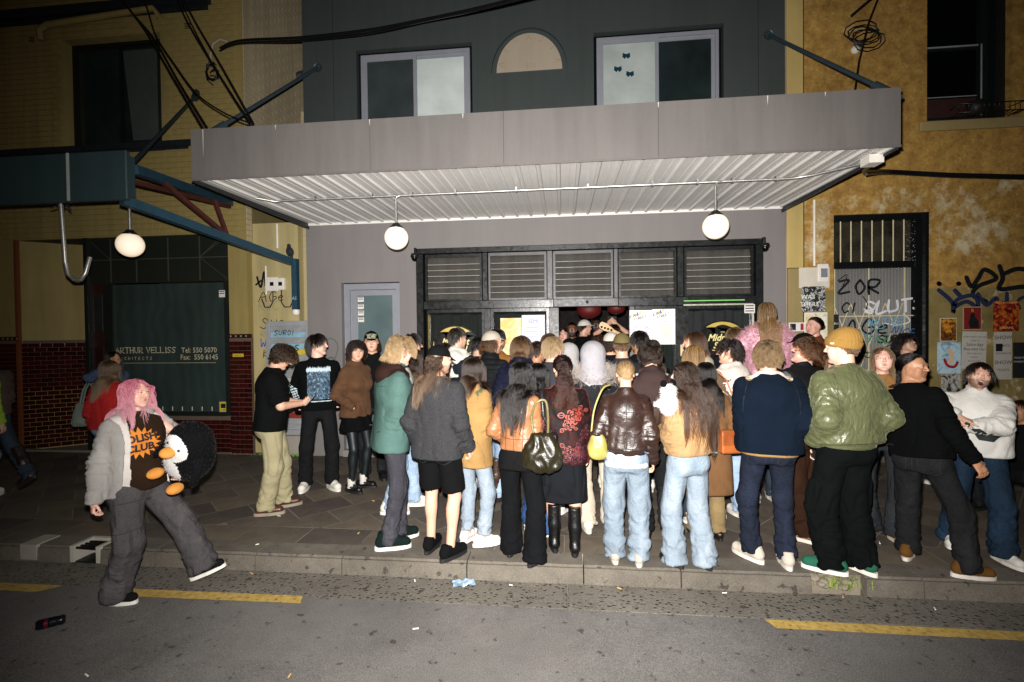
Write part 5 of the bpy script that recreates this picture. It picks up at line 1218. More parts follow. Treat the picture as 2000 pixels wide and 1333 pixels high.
FR3 = plain('dark green frame', '#141a17', .4); m = MB(); m.box(-7.27, -7.2, .03, .1, .60, 2.72); m.box(-5.27, -5.20, .03, .1, .60, 2.72); m.box(-7.2, -5.27, .03, .1, .595, .66); m.build('frame', FR3, sw_)
for i in range(9): m = MB(); m.box(-6.72+.17*i, -6.712+.17*i, .052, .058, .675, .74); m.build('blind_weight', WHT, sw_)
# door and dark frames of the porch
m = MB(); m.box(-7.66, -7.60, -.002, .12, 0, 3.46); m.box(-7.34, -7.28, .02, .1, 0, 2.72); m.build('door_post', FR3, cb)
pd = empty('porch_door', parent=cb); m = MB(); m.box(-7.6, -7.34, .06, .1, .0, 2.72); m.build('door_leaf', plain('brown door', '#2b1712', .4), pd); m = MB(); m.box(-7.56, -7.40, .052, .059, 1.95, 2.55); m.build('door_glass', DGL, pd); m = MB(); m.box(-7.57, -7.40, .05, .059, .9, 1.7); m.build('door_panel', plain('door panel', '#23120e', .4), pd); m = MB(); m.lathe([(0, -.04), (.025, -.03), (.012, 0)], (-7.37, .06, 1.05), 10, 'y'); m.build('knob', BRASS, pd)
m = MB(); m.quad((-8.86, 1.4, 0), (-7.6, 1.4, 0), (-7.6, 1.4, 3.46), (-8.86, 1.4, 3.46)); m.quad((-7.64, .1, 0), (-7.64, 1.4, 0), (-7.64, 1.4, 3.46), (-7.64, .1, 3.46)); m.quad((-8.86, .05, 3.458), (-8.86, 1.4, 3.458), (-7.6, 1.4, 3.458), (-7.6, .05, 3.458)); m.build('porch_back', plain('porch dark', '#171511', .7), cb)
m = MB(); m.box(-8.86, -7.6, -.03, .05, .0, .035); m.build('door_sill', plain('stone sill', '#6e675c', .7), cb)
# downpipe / pipe hook under the left awning, awning itself
la = empty('corner_awning', (0, 0, 0), 0, 'dark teal box awning fascia over the corner shop at left', 'awning'); LT = wall_mat('teal fascia paint', '#29383a', .08, .5, .08, 100, .2)
for a, b in ((-13.5, -9.0), (-9.0, -5.27), (-5.27, -4.585)):
    m = MB(); m.box(a+.002, b-.002, -2.33, -2.27, 3.32, 3.845, .01); m.build('fascia_panel', LT, la)
m = MB(); m.box(-5.285, -5.255, -2.338, -2.331, 3.33, 3.84, .0); m.build('drip_stain', plain('bird lime', '#8f9490', .8), la)
m = MB(); m.box(-4.62, -4.59, -2.268, -2.22, 3.36, 3.80); m.build('end_panel', LT, la)
TB = plain('teal beam paint', '#213c4a', .45, 0, .15, 6); RED = plain('red oxide', '#42201b', .55, 0, .25)
def bar_(a, b, w, h, n, mat, par):
    a, b = Vector(a), Vector(b); d = (b-a).normalized(); s_ = d.cross(Vector((0, 0, 1)) if abs(d.z) < .95 else Vector((0, 1, 0))).normalized()*w/2; u = s_.cross(d).normalized()*h/2; q = MB()
    q.add([a-s_-u, a+s_-u, a+s_+u, a-s_+u, b-s_-u, b+s_-u, b+s_+u, b-s_+u], [(0, 1, 2, 3), (7, 6, 5, 4), (0, 4, 5, 1), (1, 5, 6, 2), (2, 6, 7, 3), (3, 7, 4, 0)]); return q.build(n, mat, par)
bar_((-4.72, -2.25, 3.34), (-4.12, .02, 2.98), .09, .10, 'beam', TB, la); bar_((-4.62, -2.2, 3.68), (-5.1, .0, 3.92), .09, .10, 'beam', TB, la); bar_((-4.08, .03, 3.03), (-4.08, .03, 2.25), .085, .085, 'beam_post', TB, la)
m = MB(); m.lathe([(.045, 2.17), (.06, 2.19), (.055, 2.25)], (-4.08, .03, 0), 12); m.build('post_shoe', WHT, la)
bar_((-4.72, -1.75, 3.72), (-4.52, -.75, 3.17), .05, .05, 'brace', RED, la); bar_((-4.62, -.98, 3.68), (-4.56, -.8, 3.18), .045, .045, 'brace', RED, la); bar_((-4.8, -2.1, 3.60), (-4.9, -.3, 3.78), .05, .05, 'brace', RED, la)
m = MB(); m.tube([(-5.62, -.0, 5.62), (-5.02, -1.95, 3.72)], .024, 8); m.tube([(-5.62, -.0, 5.66), (-5.60, -.08, 5.52)], .05, 8); m.build('tie_rod', plain('tie rod', '#1f2a30', .5), la)
m = MB(); zt = 3.35; m.tube([(-5.46, -2.25, zt), (-5.46, -2.22, 2.70), (-5.45, -2.2, 2.56), (-5.40, -2.18, 2.50), (-5.335, -2.16, 2.50), (-5.30, -2.14, 2.58), (-5.285, -2.1, 2.76)], .022, 10); m.build('bent_pipe', STEEL, la); m = MB()
for i in range(7): a = random.uniform(0, 6.28); m.tube([(-5.46, -2.25, 3.32), (-5.46+.06*math.cos(a), -2.25+.06*math.sin(a), 3.30+random.uniform(-.02, .03)), (-5.46+.09*math.cos(a+.6), -2.25+.09*math.sin(a+.6), 3.27)], .005, 5)
m.build('wire_tangle', BLK, la)
globe('globe_lamp', (-4.88, -2.0, 2.905), 3.34, 'lit white globe lamp hanging alone from the teal corner awning', -1)

# recessed infill wall in the gap: cabinet, boxes, conduits
iw = empty('infill_wall', (0, 0, 0), 0, 'narrow yellow wall between the two buildings with louvre cabinet', 'wall'); YI = .14
YEP = wall_mat('pale yellow paint', '#a2956a', .10, .75, .35, 60, .3); m = MB(); m.quad((-4.86, YI, 0), (-4.09, YI, 0), (-4.09, YI, 3.62), (-4.86, YI, 3.62)); m.quad((-4.09, YI, 0), (-4.09, .3, 0), (-4.09, .3, 3.62), (-4.09, YI, 3.62)); m.build('render', YEP, iw)
CRB = wall_mat('cream cracked brick paint', '#a39773', .15, .8, .5, 40, .35); m = MB()
for r in range(62):
    for a_, b_ in (((-4.088, -3.995), (-3.985, -3.882)) if r % 2 else ((-4.088, -3.882),)): m.box(a_, b_, .285+random.random()*.003, .2975, .04+r*.086-.038, .04+r*.086+.038)
m.build('brickwork', CRB, iw, kind='stuff'); m = MB(); m.quad((-4.09, .298, 0), (-3.88, .298, 0), (-3.88, .298, 5.4), (-4.09, .298, 5.4)); m.build('brick_backing', CRB, iw)
cabn = empty('louvre_cabinet', (-4.25, .1, 0), 0, 'grey louvred meter cabinet covered in tags beside the grey wall', 'cabinet'); CG = plain('cabinet grey', '#85878a', .5, 0, .12, 6)
m = MB(); m.box(-.36, -.29, -.03, .05, .30, 2.08, .004); m.box(.29, .35, -.03, .05, .30, 2.08, .004); m.box(-.29, .29, -.03, .05, 2.0, 2.08, .004); m.box(-.29, .29, -.03, .05, .30, .38, .004); m.build('frame', CG, cabn)
sl = MB(); sl.add([(-.29, -.018, .0), (.29, -.018, .0), (.29, .012, .085), (-.29, .012, .085), (-.29, -.012, -.006), (.29, -.012, -.006)], [(0, 1, 2, 3), (4, 5, 1, 0)]); sme = sl.mesh('slat')
for i in range(18): inst('slat', sme, cabn, (0, 0, .385+.09*i), mat=plain(('slat grey', 'slat blue', 'slat yellow', 'slat pale', 'slat red')[(0, 0, 4, 0, 2, 2, 0, 2, 3, 0, 0, 3, 0, 2, 1, 0, 1, 0)[i]], ('#85878a', '#7fa0ae', '#b5a23a', '#a7a49c', '#7a2a22')[(0, 0, 4, 0, 2, 2, 0, 2, 3, 0, 0, 3, 0, 2, 1, 0, 1, 0)[i]], .5, 0, .2, 9))
m = MB(); m.box(-.29, .29, .02, .03, .38, 2.0); m.build('back', BLK, cabn)
m = MB(); m.box(-4.62, -3.9, .0, .28, 0, .30, .01); m.build('plinth', wall_mat('cement plinth', '#8a857a', .15, .85), iw)
for x, z, s_, lb in ((-4.50, 2.66, (.095, .11), 'left'), (-4.36, 2.66, (.06, .095), 'right')):
    g = empty('meter_box', (x, YI, z), 0, 'small white %s fuse box above the black tag on the yellow wall' % ('square' if lb == 'left' else 'narrow'), 'fuse box'); m = MB(); m.box(-s_[0], s_[0], -.06, 0, -s_[1], s_[1], .008); m.build('case', WHT, g); m = MB(); m.box(-.03, .03, -.064, -.0605, -.03, .03); m.build('window', BLK, g)
    m = MB(); sg = 1 if lb == 'left' else -1; m.tube([(0, -.03, -s_[1]), (0, -.04, -.28), (-.05*sg, -.04, -.36), (-.14*sg, -.03, -.36), (-.20*sg, -.02, -.22)], .010, 6); m.build('cable', BLK, g)
m = MB(); m.tube([(-4.42, YI-.02, 3.60), (-4.42, YI-.02, 3.22)], .016, 8); m.tube([(-4.62, YI-.02, 2.95), (-4.62, YI-.02, 2.50)], .013, 8); m.build('white_conduit', WHT, iw); m = MB(); m.tube([(-4.42, YI-.02, 3.22), (-4.44, YI-.03, 3.12), (-4.52, YI-.03, 3.05)], .012, 6); m.tube([(-4.0, .27, 3.55), (-3.93, .27, 2.9), (-3.90, .27, 2.5)], .012, 6); m.build('loose_cable', plain('old cable', '#8f8a74', .6), iw)
# pigeon on the beam end
def pigeon(name, loc, rz, label):
    g = empty(name, loc, rz, label, 'bird'); F = Field(axis(-.1, .1, .007), axis(-.2, .2, .007), axis(-.02, .26, .007))
    F.ell((0, .0, .095), (.055, .10, .062), Rx(R_(35)), 0); F.rc((0, .06, .14), (0, .075, .195), .035, .026, .03); F.ell((0, .082, .205), (.026, .032, .026), None, .01); F.rc((0, .105, .203), (0, .13, .197), .008, .004, .006); F.rc((0, -.07, .05), (0, -.16, -.01), .03, .018, .02, flat=(0, .5, 1), fac=2)
    V, Q = F.mesh(); link('body', np_mesh('pigeon', V, Q), plain('pigeon grey', '#2b3036', .6, 0, .35, 30), g); m = MB(); m.tube([(-.02, .02, .04), (-.02, .025, -.005)], .005, 5); m.tube([(.02, .02, .04), (.02, .025, -.005)], .005, 5); m.build('legs', plain('pigeon leg', '#6a3028', .6), g)
pigeon('pigeon', (-4.12, -.04, 3.035), R_(40), 'dark grey pigeon perched on the end of the teal beam'); pigeon('pigeon', (-4.80, 1.56, 6.60), R_(-60), 'small dark pigeon on the flank wall high in the gap')

# ------------------------------------------------------------------ ochre plaster house on the right
def peel():
    t = NT('peeling ochre plaster'); v = t.tc(); n1 = t.noise(2.1, 8, .72, dist=.1); n2 = t.noise(6.5, 8, .75, dist=.15); n3 = t.noise(.9, 5, .6)
    o = t.ramp(n2, [(.25, rgb('#6a5028')), (.45, rgb('#94713a')), (.6, rgb('#ab8846')), (.75, rgb('#c2a264'))]); bare = t.ramp(t.noise(9, 5), [(.3, rgb('#a0906e')), (.7, rgb('#cbbd9b'))])
    sx = t.node('ShaderNodeSeparateXYZ'); t.L(v, sx.inputs[0]); band = t.ramp(t.math('MULTIPLY', sx.outputs[2], .125), [(.30, (0, 0, 0)), (.37, (.75,)*3), (.47, (.55,)*3), (.52, (.05,)*3), (.66, (.1,)*3), (.76, (.45,)*3)])
    m_ = t.math('ADD', t.math('MULTIPLY', band, .30), t.math('MULTIPLY', n1, .7)); msk = t.ramp(t.math('ADD', m_, t.math('MULTIPLY', t.math('SUBTRACT', n2, .5), .35)), [(.535, (0, 0, 0)), (.63, (1, 1, 1))])
    lowp = t.ramp(t.math('MULTIPLY', sx.outputs[2], .125), [(.297, (1, 1, 1)), (.299, (0, 0, 0))]); low = t.ramp(t.noise(2.4, 6, .65), [(.3, rgb('#6c5e38')), (.7, rgb('#8e7e4e'))])
    fl_ = t.ramp(t.noise(26, 5, .7), [(.60, (0, 0, 0)), (.68, (.7,)*3)]); dk_ = t.ramp(t.noise(17, 6, .75), [(.30, (.55, .52, .48)), (.44, (1, 1, 1))]); col = t.mix(msk, o, bare); col = t.mix(fl_, col, bare); col = t.mix(1., col, dk_, 'MULTIPLY'); col = t.mix(lowp, col, t.mix(t.ramp(n1, [(.56, (0, 0, 0)), (.62, (1, 1, 1))]), low, bare)); col = t.mix(.6, col, t.ramp(n3, [(.3, (.45, .45, .45)), (.6, (1, 1, 1))]), 'MULTIPLY')
    return t.fin(col, .88, t.bump(msk, -.5, .012, t.bump(t.noise(35, 6, .7), .5, .01)), None, Specular_IOR_Level=.2)
PEEL = peel(); rh = empty('ochre_house', (0, 0, 0), 0, 'ochre house front with peeling plaster, lattice gate and pasted posters', 'building')
opsR = [(3.70, 4.90, 0, 3.41, .16), (4.87, 5.90, 4.60, 7.6, .28)]
XR = np.linspace(3.32, 12, 60); m = MB(); facade(m, 3.32, 13, 0, 9.5, .0, opsR, .2); m.build('wall', PEEL, rh)
m = MB(); m.box(3.085, 3.30, -.03, .06, 2.70, 9.5, .008); m.build('cover_strip', wall_mat('cream strip', '#a8935c', .12, .7, .2), rh); m = MB(); m.box(3.10, 3.30, -.026, .06, 0, 2.695, .01); m.build('quoin', wall_mat('bare quoin', '#857650', .2, .85, .6, 40), rh); m = MB(); m.box(3.072, 3.09, -.012, .05, 0, 9.5); m.build('ragged_edge', wall_mat('ragged render', '#8a7b6c', .35, .9, .8, 30), rh)
m = MB(); m.box(4.76, 6.25, -.05, .0, 4.47, 4.60, .01); m.build('window_sill', wall_mat('sill stone', '#8b7a52', .2, .85, .5), rh)
uw = empty('sash_window', parent=rh); m = MB(); DKF = plain('flaking dark frame', '#0f1416', .5, 0, .4, 14, .4); m.box(4.87, 4.93, .17, .24, 4.62, 7.6); m.box(5.62, 5.72, .14, .26, 4.62, 7.6); m.box(5.78, 5.90, .1, .26, 4.62, 7.6); m.box(4.93, 5.62, .17, .24, 5.62, 5.68); m.box(4.93, 5.62, .17, .24, 4.62, 4.72); m.build('frame', DKF, uw)
PALEF = plain('pale flaked paint', '#7d8684', .6); m = MB(); m.box(4.93, 5.62, .160, .169, 5.655, 5.675); m.box(5.63, 5.645, .13, .139, 4.7, 5.66); m.box(4.93, 5.6, .160, .169, 4.985, 4.995); m.build('sash_bead', PALEF, uw); m = MB(); m.box(4.93, 5.62, .20, .21, 4.72, 7.6); m.build('pane', plain('black pane', '#050607', .08), uw); m = MB(); m.box(4.93, 5.62, .195, .1995, 4.72, 4.98); m.build('lower_curtain', plain('red brown curtain', '#2a0f0c', .8), uw)
rk = empty('planter_rack', (5.35, -.05, 4.60), 0, 'wire planter rack with a dark pot on the upstairs sill', 'rack'); m = MB()
for z in (.02, .13): m.tube([(-.22, .02, z), (-.26, -.16, z), (.52, -.16, z), (.48, .02, z)], .006, 5)
for i in range(14): x = -.25+.06*i; m.tube([(x, -.16, .13), (x, -.16, .02), (x, .02, .02)], .005, 4)
m.build('wire', BLK, rk); m = MB(); m.lathe([(0, .03), (.08, .03), (.10, .18), (.09, .18)], (.02, -.07, 0), 14); m.build('pot', plain('dark pot', '#15130f', .6), rk)
# gate with lattice and toplight
gt = empty('lattice_gate', parent=rh); m = MB(); GF = plain('black gate frame', '#0d0f10', .3); m.box(3.70, 3.73, .05, .15, 0, 3.41); m.box(4.755, 4.86, .03, .15, 0, 3.33); m.box(4.86, 4.90, -.0, .15, 0, 3.41); m.box(3.73, 4.86, .04, .15, 3.33, 3.41); m.box(3.73, 4.755, .04, .15, 2.68, 2.77); m.build('frame', GF, gt)
PBAR = plain('cream bar paint', '#bdb390', .5, 0, .15); 
for i in range(7): m = MB(); x = 3.83+.135*i; m.tube([(x, .08, 2.77), (x, .08, 3.33)], .009, 6); m.build('bar', PBAR, gt)
TLG = NT('dark wrapped toplight'); vo = TLG.node('ShaderNodeTexVoronoi'); vo.inputs['Scale'].default_value = 26; TLG.L(TLG.tc(), vo.inputs['Vector']); TLG = TLG.fin(TLG.ramp(TLG.noise(5, 5), [(.3, rgb('#1c1a16')), (.75, rgb('#3b372d'))]), .16, TLG.bump(vo.outputs['Distance'], .35, .02)); m = MB(); m.box(3.73, 4.755, .13, .14, 2.77, 3.33); m.build('toplight', TLG, gt)
FLU = wall_mat('fluted grey sheet', '#4b4945', .15, .4, .1, 60, .3); m = MB(); vs = []; N_ = 110
for i in range(N_+1): x = 3.73+1.025*i/N_; vs += [(x, .12+.006*(i % 2), 0), (x, .12+.006*(i % 2), 2.68)]
m.add(vs, [(2*i, 2*i+2, 2*i+3, 2*i+1) for i in range(N_)]); m.build('fluted_sheet', FLU, gt)
for x in (3.75, 4.19, 4.645): m = MB(); m.box(x-.007, x+.007, .07, .082, 0, 2.68); m.build('upright', PBAR, gt)
m = MB(); m.box(3.73, 4.755, .0715, .0815, 2.02, 2.035); m.build('rail', PBAR, gt)
def strip(a, b, w=.011, y=.066, n='lattice_bar'):
    d = Vector((b[0]-a[0], 0, b[1]-a[1])).normalized(); p = Vector((-d.z, 0, d.x))*w/2; A, B = Vector((a[0], y, a[1])), Vector((b[0], y, b[1])); m = MB(); e = Vector((0, .003, 0)); m.add([A-p, B-p, B+p, A+p, A-p+e, B-p+e, B+p+e, A+p+e], [(0, 1, 2, 3), (0, 4, 5, 1), (3, 2, 6, 7)]); m.build(n, PBAR, gt)
for c in range(5):
    for r in range(-1, 5):
        x0 = 3.73+.222*c; z0 = .34+.62*r; 
        for s_ in (1, -1):
            pts = [(x0, z0), (x0+.222, z0+.31*1)] if s_ > 0 else [(x0, z0+.31*1), (x0+.222, z0)]
            for dz in (0, .31): a, b = (pts[0][0], pts[0][1]+dz+(0 if dz == 0 else 0)), (min(pts[1][0], 4.755), pts[1][1]+dz)
            up = (c % 2 == 0) == (s_ > 0)
            za, zb = (z0, z0+.62) if (s_ > 0) else (z0+.62, z0)
            if max(za, zb) <= 2.69 and x0+.21 < 4.76: strip((x0, za), (min(x0+.222, 4.752), zb), .011, .066 if s_ > 0 else .0615)
# wiring on the right house
m = MB(); m.tube([(3.44, -.02, 3.62), (3.44, -.02, 2.72)], .016, 8); m.build('white_conduit', WHT, rh)
g = empty('fuse_box', (3.545, 0, 2.62), 0, 'white fuse box with a grey sticker beside the lattice gate', 'fuse box'); m = MB(); m.box(-.07, .07, -.05, 0, -.125, .125, .008); m.build('case', WHT, g); m = MB(); m.box(-.035, .05, -.0535, -.0505, -.06, .06); m.build('sticker', plain('grey sticker', '#6d7078', .5), g)
def cable(name, pts, r, label, mat=BLK, n=10):
    q = MB(); pts = [Vector(p) for p in pts]; out = []
    for i in range(len(pts)-1):
        p0, p1, p2, p3 = pts[max(i-1, 0)], pts[i], pts[i+1], pts[min(i+2, len(pts)-1)]
        for k in range(n): t = k/n; out.append(.5*((2*p1)+(p2-p0)*t+(2*p0-5*p1+4*p2-p3)*t*t+(3*p1-p0-3*p2+p3)*t**3))
    out.append(pts[-1]); q.tube(out, r, 6); return q.build(name, mat, None, label=label, cat='cable')
# ------------------------------------------------------------------ overhead cables
cable('service_cable', [(2.99, -2.05, 3.46), (3.4, -1.2, 3.62), (4.2, -.35, 3.86), (5.2, -.25, 3.80), (6.6, -.3, 3.72), (9, -.3, 3.8)], .028, 'thick black cable running right from the awning corner box')
cable('service_cable', [(3.4, -1.22, 3.58), (4.2, -.37, 3.83), (5.2, -.27, 3.77), (6.6, -.32, 3.69), (9, -.32, 3.78)], .014, 'thin black cable strapped under the thick one at right')
SW = [(-5.17, -.06, 6.27), (-4.77, -.15, 6.3), (-3.61, -.5, 6.05), (-2.47, -.9, 5.82), (-1.61, -1.3, 5.63), (-.97, -1.7, 5.43), (-.46, -2.0, 5.3), (.04, -2.3, 5.18)]
for i in range(2): cable('service_cable', [(x, y-.02*i, z-(.025+.03*(k < 4))*i) for k, (x, y, z) in enumerate(SW)], .021-.007*i, ('upper black cable sweeping across the grey upper wall', 'lower black cable sweeping across the grey upper wall')[i])
for pts, r, lb in (([(-5.78, -1.2, 6.48), (-5.48, -1.3, 6.06), (-4.98, -1.5, 5.54), (-4.32, -1.9, 4.76), (-3.75, -2.2, 4.08)], .010, 'right one of the two long wires crossing the dark upstairs window'), ([(-5.92, -1.2, 6.69), (-5.58, -1.3, 6.2), (-5.08, -1.5, 5.63), (-4.38, -1.9, 4.79), (-3.8, -2.2, 4.08)], .010, 'left one of the two long wires crossing the dark upstairs window'),
    ([(-5.86, -1.22, 6.58), (-5.52, -1.32, 6.12), (-5.03, -1.52, 5.57), (-4.34, -1.9, 4.72), (-3.78, -2.2, 4.05)], .006, 'thin wire between the two long wires crossing the upstairs window'), ([(-5.49, -1.2, 6.45), (-5.26, -1.3, 6.11), (-5.04, -1.4, 5.64), (-4.63, -1.6, 5.15), (-4.18, -1.8, 4.66), (-3.69, -2.0, 4.32), (-3.25, -2.2, 4.1)], .010, 'slack black wire looping low across the brick corner to the awning'),
    ([(-4.98, -1.2, 6.41), (-4.62, -1.4, 5.8), (-3.92, -1.8, 4.9), (-3.25, -2.2, 4.09)], .010, 'left one of the paired wires beside the cable bracket'), ([(-4.91, -1.2, 6.41), (-4.53, -1.4, 5.82), (-3.87, -1.8, 4.96), (-3.22, -2.2, 4.09)], .010, 'right one of the paired wires beside the cable bracket'), ([(-4.95, -1.2, 6.46), (-4.57, -1.42, 5.80), (-3.90, -1.82, 4.88), (-3.24, -2.2, 4.06)], .006, 'thin wire running with the pair beside the cable bracket')): cable('drop_wire', pts, r, lb)
wb_ = empty('cable_bracket', (-5.14, 0, 6.24), 0, 'pale curved cable bracket with a black wire tangle on the brick corner', 'bracket'); q = MB(); q.tube([(.1, -.06, .12), (0, -.10, .14), (-.12, -.1, .08), (-.2, -.06, -.08), (-.2, -.02, -.2)], .022, 8); q.build('arm', plain('old bracket', '#8b8270', .6), wb_); q = MB()
for i in range(6):
    ph = random.uniform(0, 6); q.tube([(-.18+.10*math.cos(ph+k*.9)+.05*k*.1, -.08+.03*math.sin(k), -.28+.09*math.sin(ph+k*.9)*1.2-.02*k) for k in range(8)], .009, 5)
q.build('wire_tangle', BLK, wb_)
wt = empty('wire_coil', (4.0, -.08, 5.83), 0, 'coil of black wire hanging on the peeling wall above the awning', 'wire'); q = MB()
for i in range(6):
    ph = random.uniform(0, 6); r1 = .12+.05*random.random(); q.tube([(r1*1.3*math.cos(ph+k*.7)+.02*i, .03*math.sin(k+i), r1*.8*math.sin(ph+k*.7)-.03*i) for k in range(10)], .009, 5)
q.tube([(.5, .0, .75), (.22, 0, .42), (.1, 0, .1), (-.02, 0, -.4), (-.14, .0, -1.3)], .014, 6); q.tube([(.6, .0, .75), (.1, 0, .38), (-.12, 0, .2)], .02, 6); q.build('coil', BLK, wt)
q = MB(); q.lathe([(0, -.06), (.05, -.04), (.055, 0)], (3.97, -.003, 5.62), 12, 'y'); q.build('insulator', WHT, rh)

# ------------------------------------------------------------------ spray tags: single stroke letters
GL = {'A': [[(0, 0), (.42, 1), (.8, 0)], [(.15, .4), (.68, .4)]], 'B': [[(0, 0), (0, 1), (.5, .95), (.5, .6), (0, .52), (.6, .42), (.6, .05), (0, 0)]], 'C': [[(.7, .85), (.35, 1), (0, .5), (.35, 0), (.7, .15)]], 'D': [[(0, 0), (.05, 1), (.6, .8), (.65, .3), (0, 0)]],
 'E': [[(.6, 1), (0, .95), (0, 0), (.65, .05)], [(0, .5), (.5, .52)]], 'F': [[(.6, 1), (0, .95), (0, 0)], [(0, .5), (.5, .52)]], 'G': [[(.7, .85), (.3, 1), (0, .45), (.35, 0), (.7, .2), (.7, .45), (.4, .45)]], 'H': [[(0, 1), (0, 0)], [(.6, 1), (.6, 0)], [(0, .5), (.6, .5)]], 'I': [[(.2, 1), (.2, 0)]],
 'K': [[(0, 1), (0, 0)], [(.6, 1), (0, .45), (.65, 0)]], 'L': [[(0, 1), (0, 0), (.6, .03)]], 'M': [[(0, 0), (.1, 1), (.4, .35), (.7, 1), (.8, 0)]], 'N': [[(0, 0), (.05, 1), (.6, 0), (.65, 1)]], 'O': [[(.35, 1), (0, .5), (.35, 0), (.7, .5), (.35, 1)]], 'P': [[(0, 0), (0, 1), (.6, .9), (.55, .5), (0, .45)]],
 'R': [[(0, 0), (0, 1), (.6, .88), (.5, .5), (0, .45), (.65, 0)]], 'S': [[(.65, .9), (.3, 1), (.05, .75), (.6, .3), (.35, 0), (0, .12)]], 'T': [[(0, 1), (.75, .98)], [(.38, 1), (.35, 0)]], 'U': [[(0, 1), (.03, .2), (.35, 0), (.62, .2), (.65, 1)]], 'V': [[(0, 1), (.35, 0), (.7, 1)]], 'W': [[(0, 1), (.2, 0), (.42, .6), (.65, 0), (.85, 1)]], 'X': [[(0, 0), (.65, 1)], [(0, 1), (.65, 0)]],
 'Y': [[(0, 1), (.35, .5), (.7, 1)], [(.35, .5), (.3, 0)]], 'Z': [[(0, 1), (.65, .95), (0, 0), (.75, .05)]], 'e': [[(.05, .3), (.5, .38), (.35, .6), (.05, .4), (.15, .02), (.5, .1)]], 'a': [[(.5, .55), (.1, .5), (.05, .1), (.4, .1), (.5, .55), (.52, 0)]], 'o': [[(.3, .55), (.02, .3), (.3, 0), (.5, .3), (.3, .55)]], 'r': [[(.05, .55), (.05, 0)], [(.05, .4), (.4, .55)]], 'u': [[(0, .55), (.05, .05), (.4, .05), (.45, .55), (.5, 0)]], '.': [[(.05, 0), (.08, .03)]], '!': [[(.1, 1), (.08, .3)], [(.07, .06), (.08, .02)]], ' ': []}
def smooth_poly(p, n=5):
    p = [np.array(q, float) for q in p]; out = []
    if len(p) < 3: return p
    for i in range(len(p)-1):
        a, b, c, d = p[max(i-1, 0)], p[i], p[i+1], p[min(i+2, len(p)-1)]
        for k in range(n): t = k/n; out.append(.5*((2*b)+(c-a)*t+(2*a-5*b+4*c-d)*t*t+(3*b-a-3*c+d)*t**3))
    return out+[p[-1]]
def ribbon(mb, pts, w, fn, h, taper=False):
    n = len(pts); vs = []
    for i in range(n):
        t = pts[min(i+1, n-1)]-pts[max(i-1, 0)]; t = t/max(1e-9, np.linalg.norm(t)); p = np.array([-t[1], t[0]])*w/2*(.55+.45*math.sin(math.pi*min(1, (i+.6)/n*1.1)) if taper else 1); vs += [fn(*(pts[i]-p), h), fn(*(pts[i]+p), h)]
    mb.add(vs, [(2*i, 2*i+1, 2*i+3, 2*i+2) for i in range(n-1)])
    for e in (0, n-1):
        if taper: break
        c = pts[e]; mb.add([fn(*(c+w/2*np.array([math.cos(a), math.sin(a)])), h+.0002) for a in np.linspace(0, 2*math.pi, 9)[:-1]], [tuple(range(8))])
def tagword(mb, txt, x, z, size, w, fn, h=0, slant=.15, sp=.85, ang=0, jit=.06, rs=None, ser=False, smooth=True):
    """single stroke lettering along (x,z)"""
    rs = rs or random.Random(hash(len(txt))+int(x*100)); cx = 0; ca_, sa_ = math.cos(ang), math.sin(ang); k = 0
    for ch in txt:
        g_ = GL.get(ch, GL.get(ch.upper(), [])); wd = max([q[0] for s_ in g_ for q in s_] or [.4])
        for st in g_:
            pts = [np.array([q[0]+rs.uniform(-jit, jit), q[1]+rs.uniform(-jit, jit)]) for q in st]; pts = smooth_poly(pts, 5) if smooth else pts
            P = [];
            for q in pts: u, v = (cx+q[0]+q[1]*slant)*size, q[1]*size; P.append(np.array([x+u*ca_-v*sa_, z+u*sa_+v*ca_]))
            ribbon(mb, P, w, fn, h+k*.00012, False); k += 1
            if ser:
                for e in (0, -1): c = P[e]; ribbon(mb, [c-np.array([size*.13, 0]), c+np.array([size*.13, 0])], w*.6, fn, h+k*.00012); k += 1
        cx += wd+(.32 if not ser else .28) if ch != ' ' else .5
    return cx*size
def spray(name, items, col, parent, y, h0=.0, rough=.6, x=False):
    q = MB(); fn = lambda u, v, h: (u, y-h-.0015, v)
    for it in items:
        if isinstance(it[0], str): tagword(q, *it[:5], fn, h0, **(it[5] if len(it) > 5 else {}))
        else: ribbon(q, smooth_poly(it[0], 7), it[1], fn, h0+.001)
    return q.build(name, plain('spray '+col, col, rough), parent)
spray('graffiti', [('ZOR', 3.79, 2.34, .18, .030, dict(jit=.1)), ('Ci', 3.82, 2.08, .13, .022), ('Age', 3.86, 1.78, .20, .026), ('SURO!', 4.30, 1.66, .095, .022), ([(3.95, 1.60), (4.2, 1.52), (4.5, 1.58), (4.3, 1.45), (4.0, 1.5)], .012)], '#0d0d0f', gt, .052)
spray('graffiti', [('SLUTS', 4.14, 2.06, .155, .030, dict(ang=.06, jit=.08)), ([(4.12, 2.12), (4.22, 2.10), (4.28, 2.2)], .02), ([(4.62, 2.05), (4.7, 1.95), (4.55, 1.9), (4.36, 1.93)], .016)], '#c9c9cc', gt, .056)
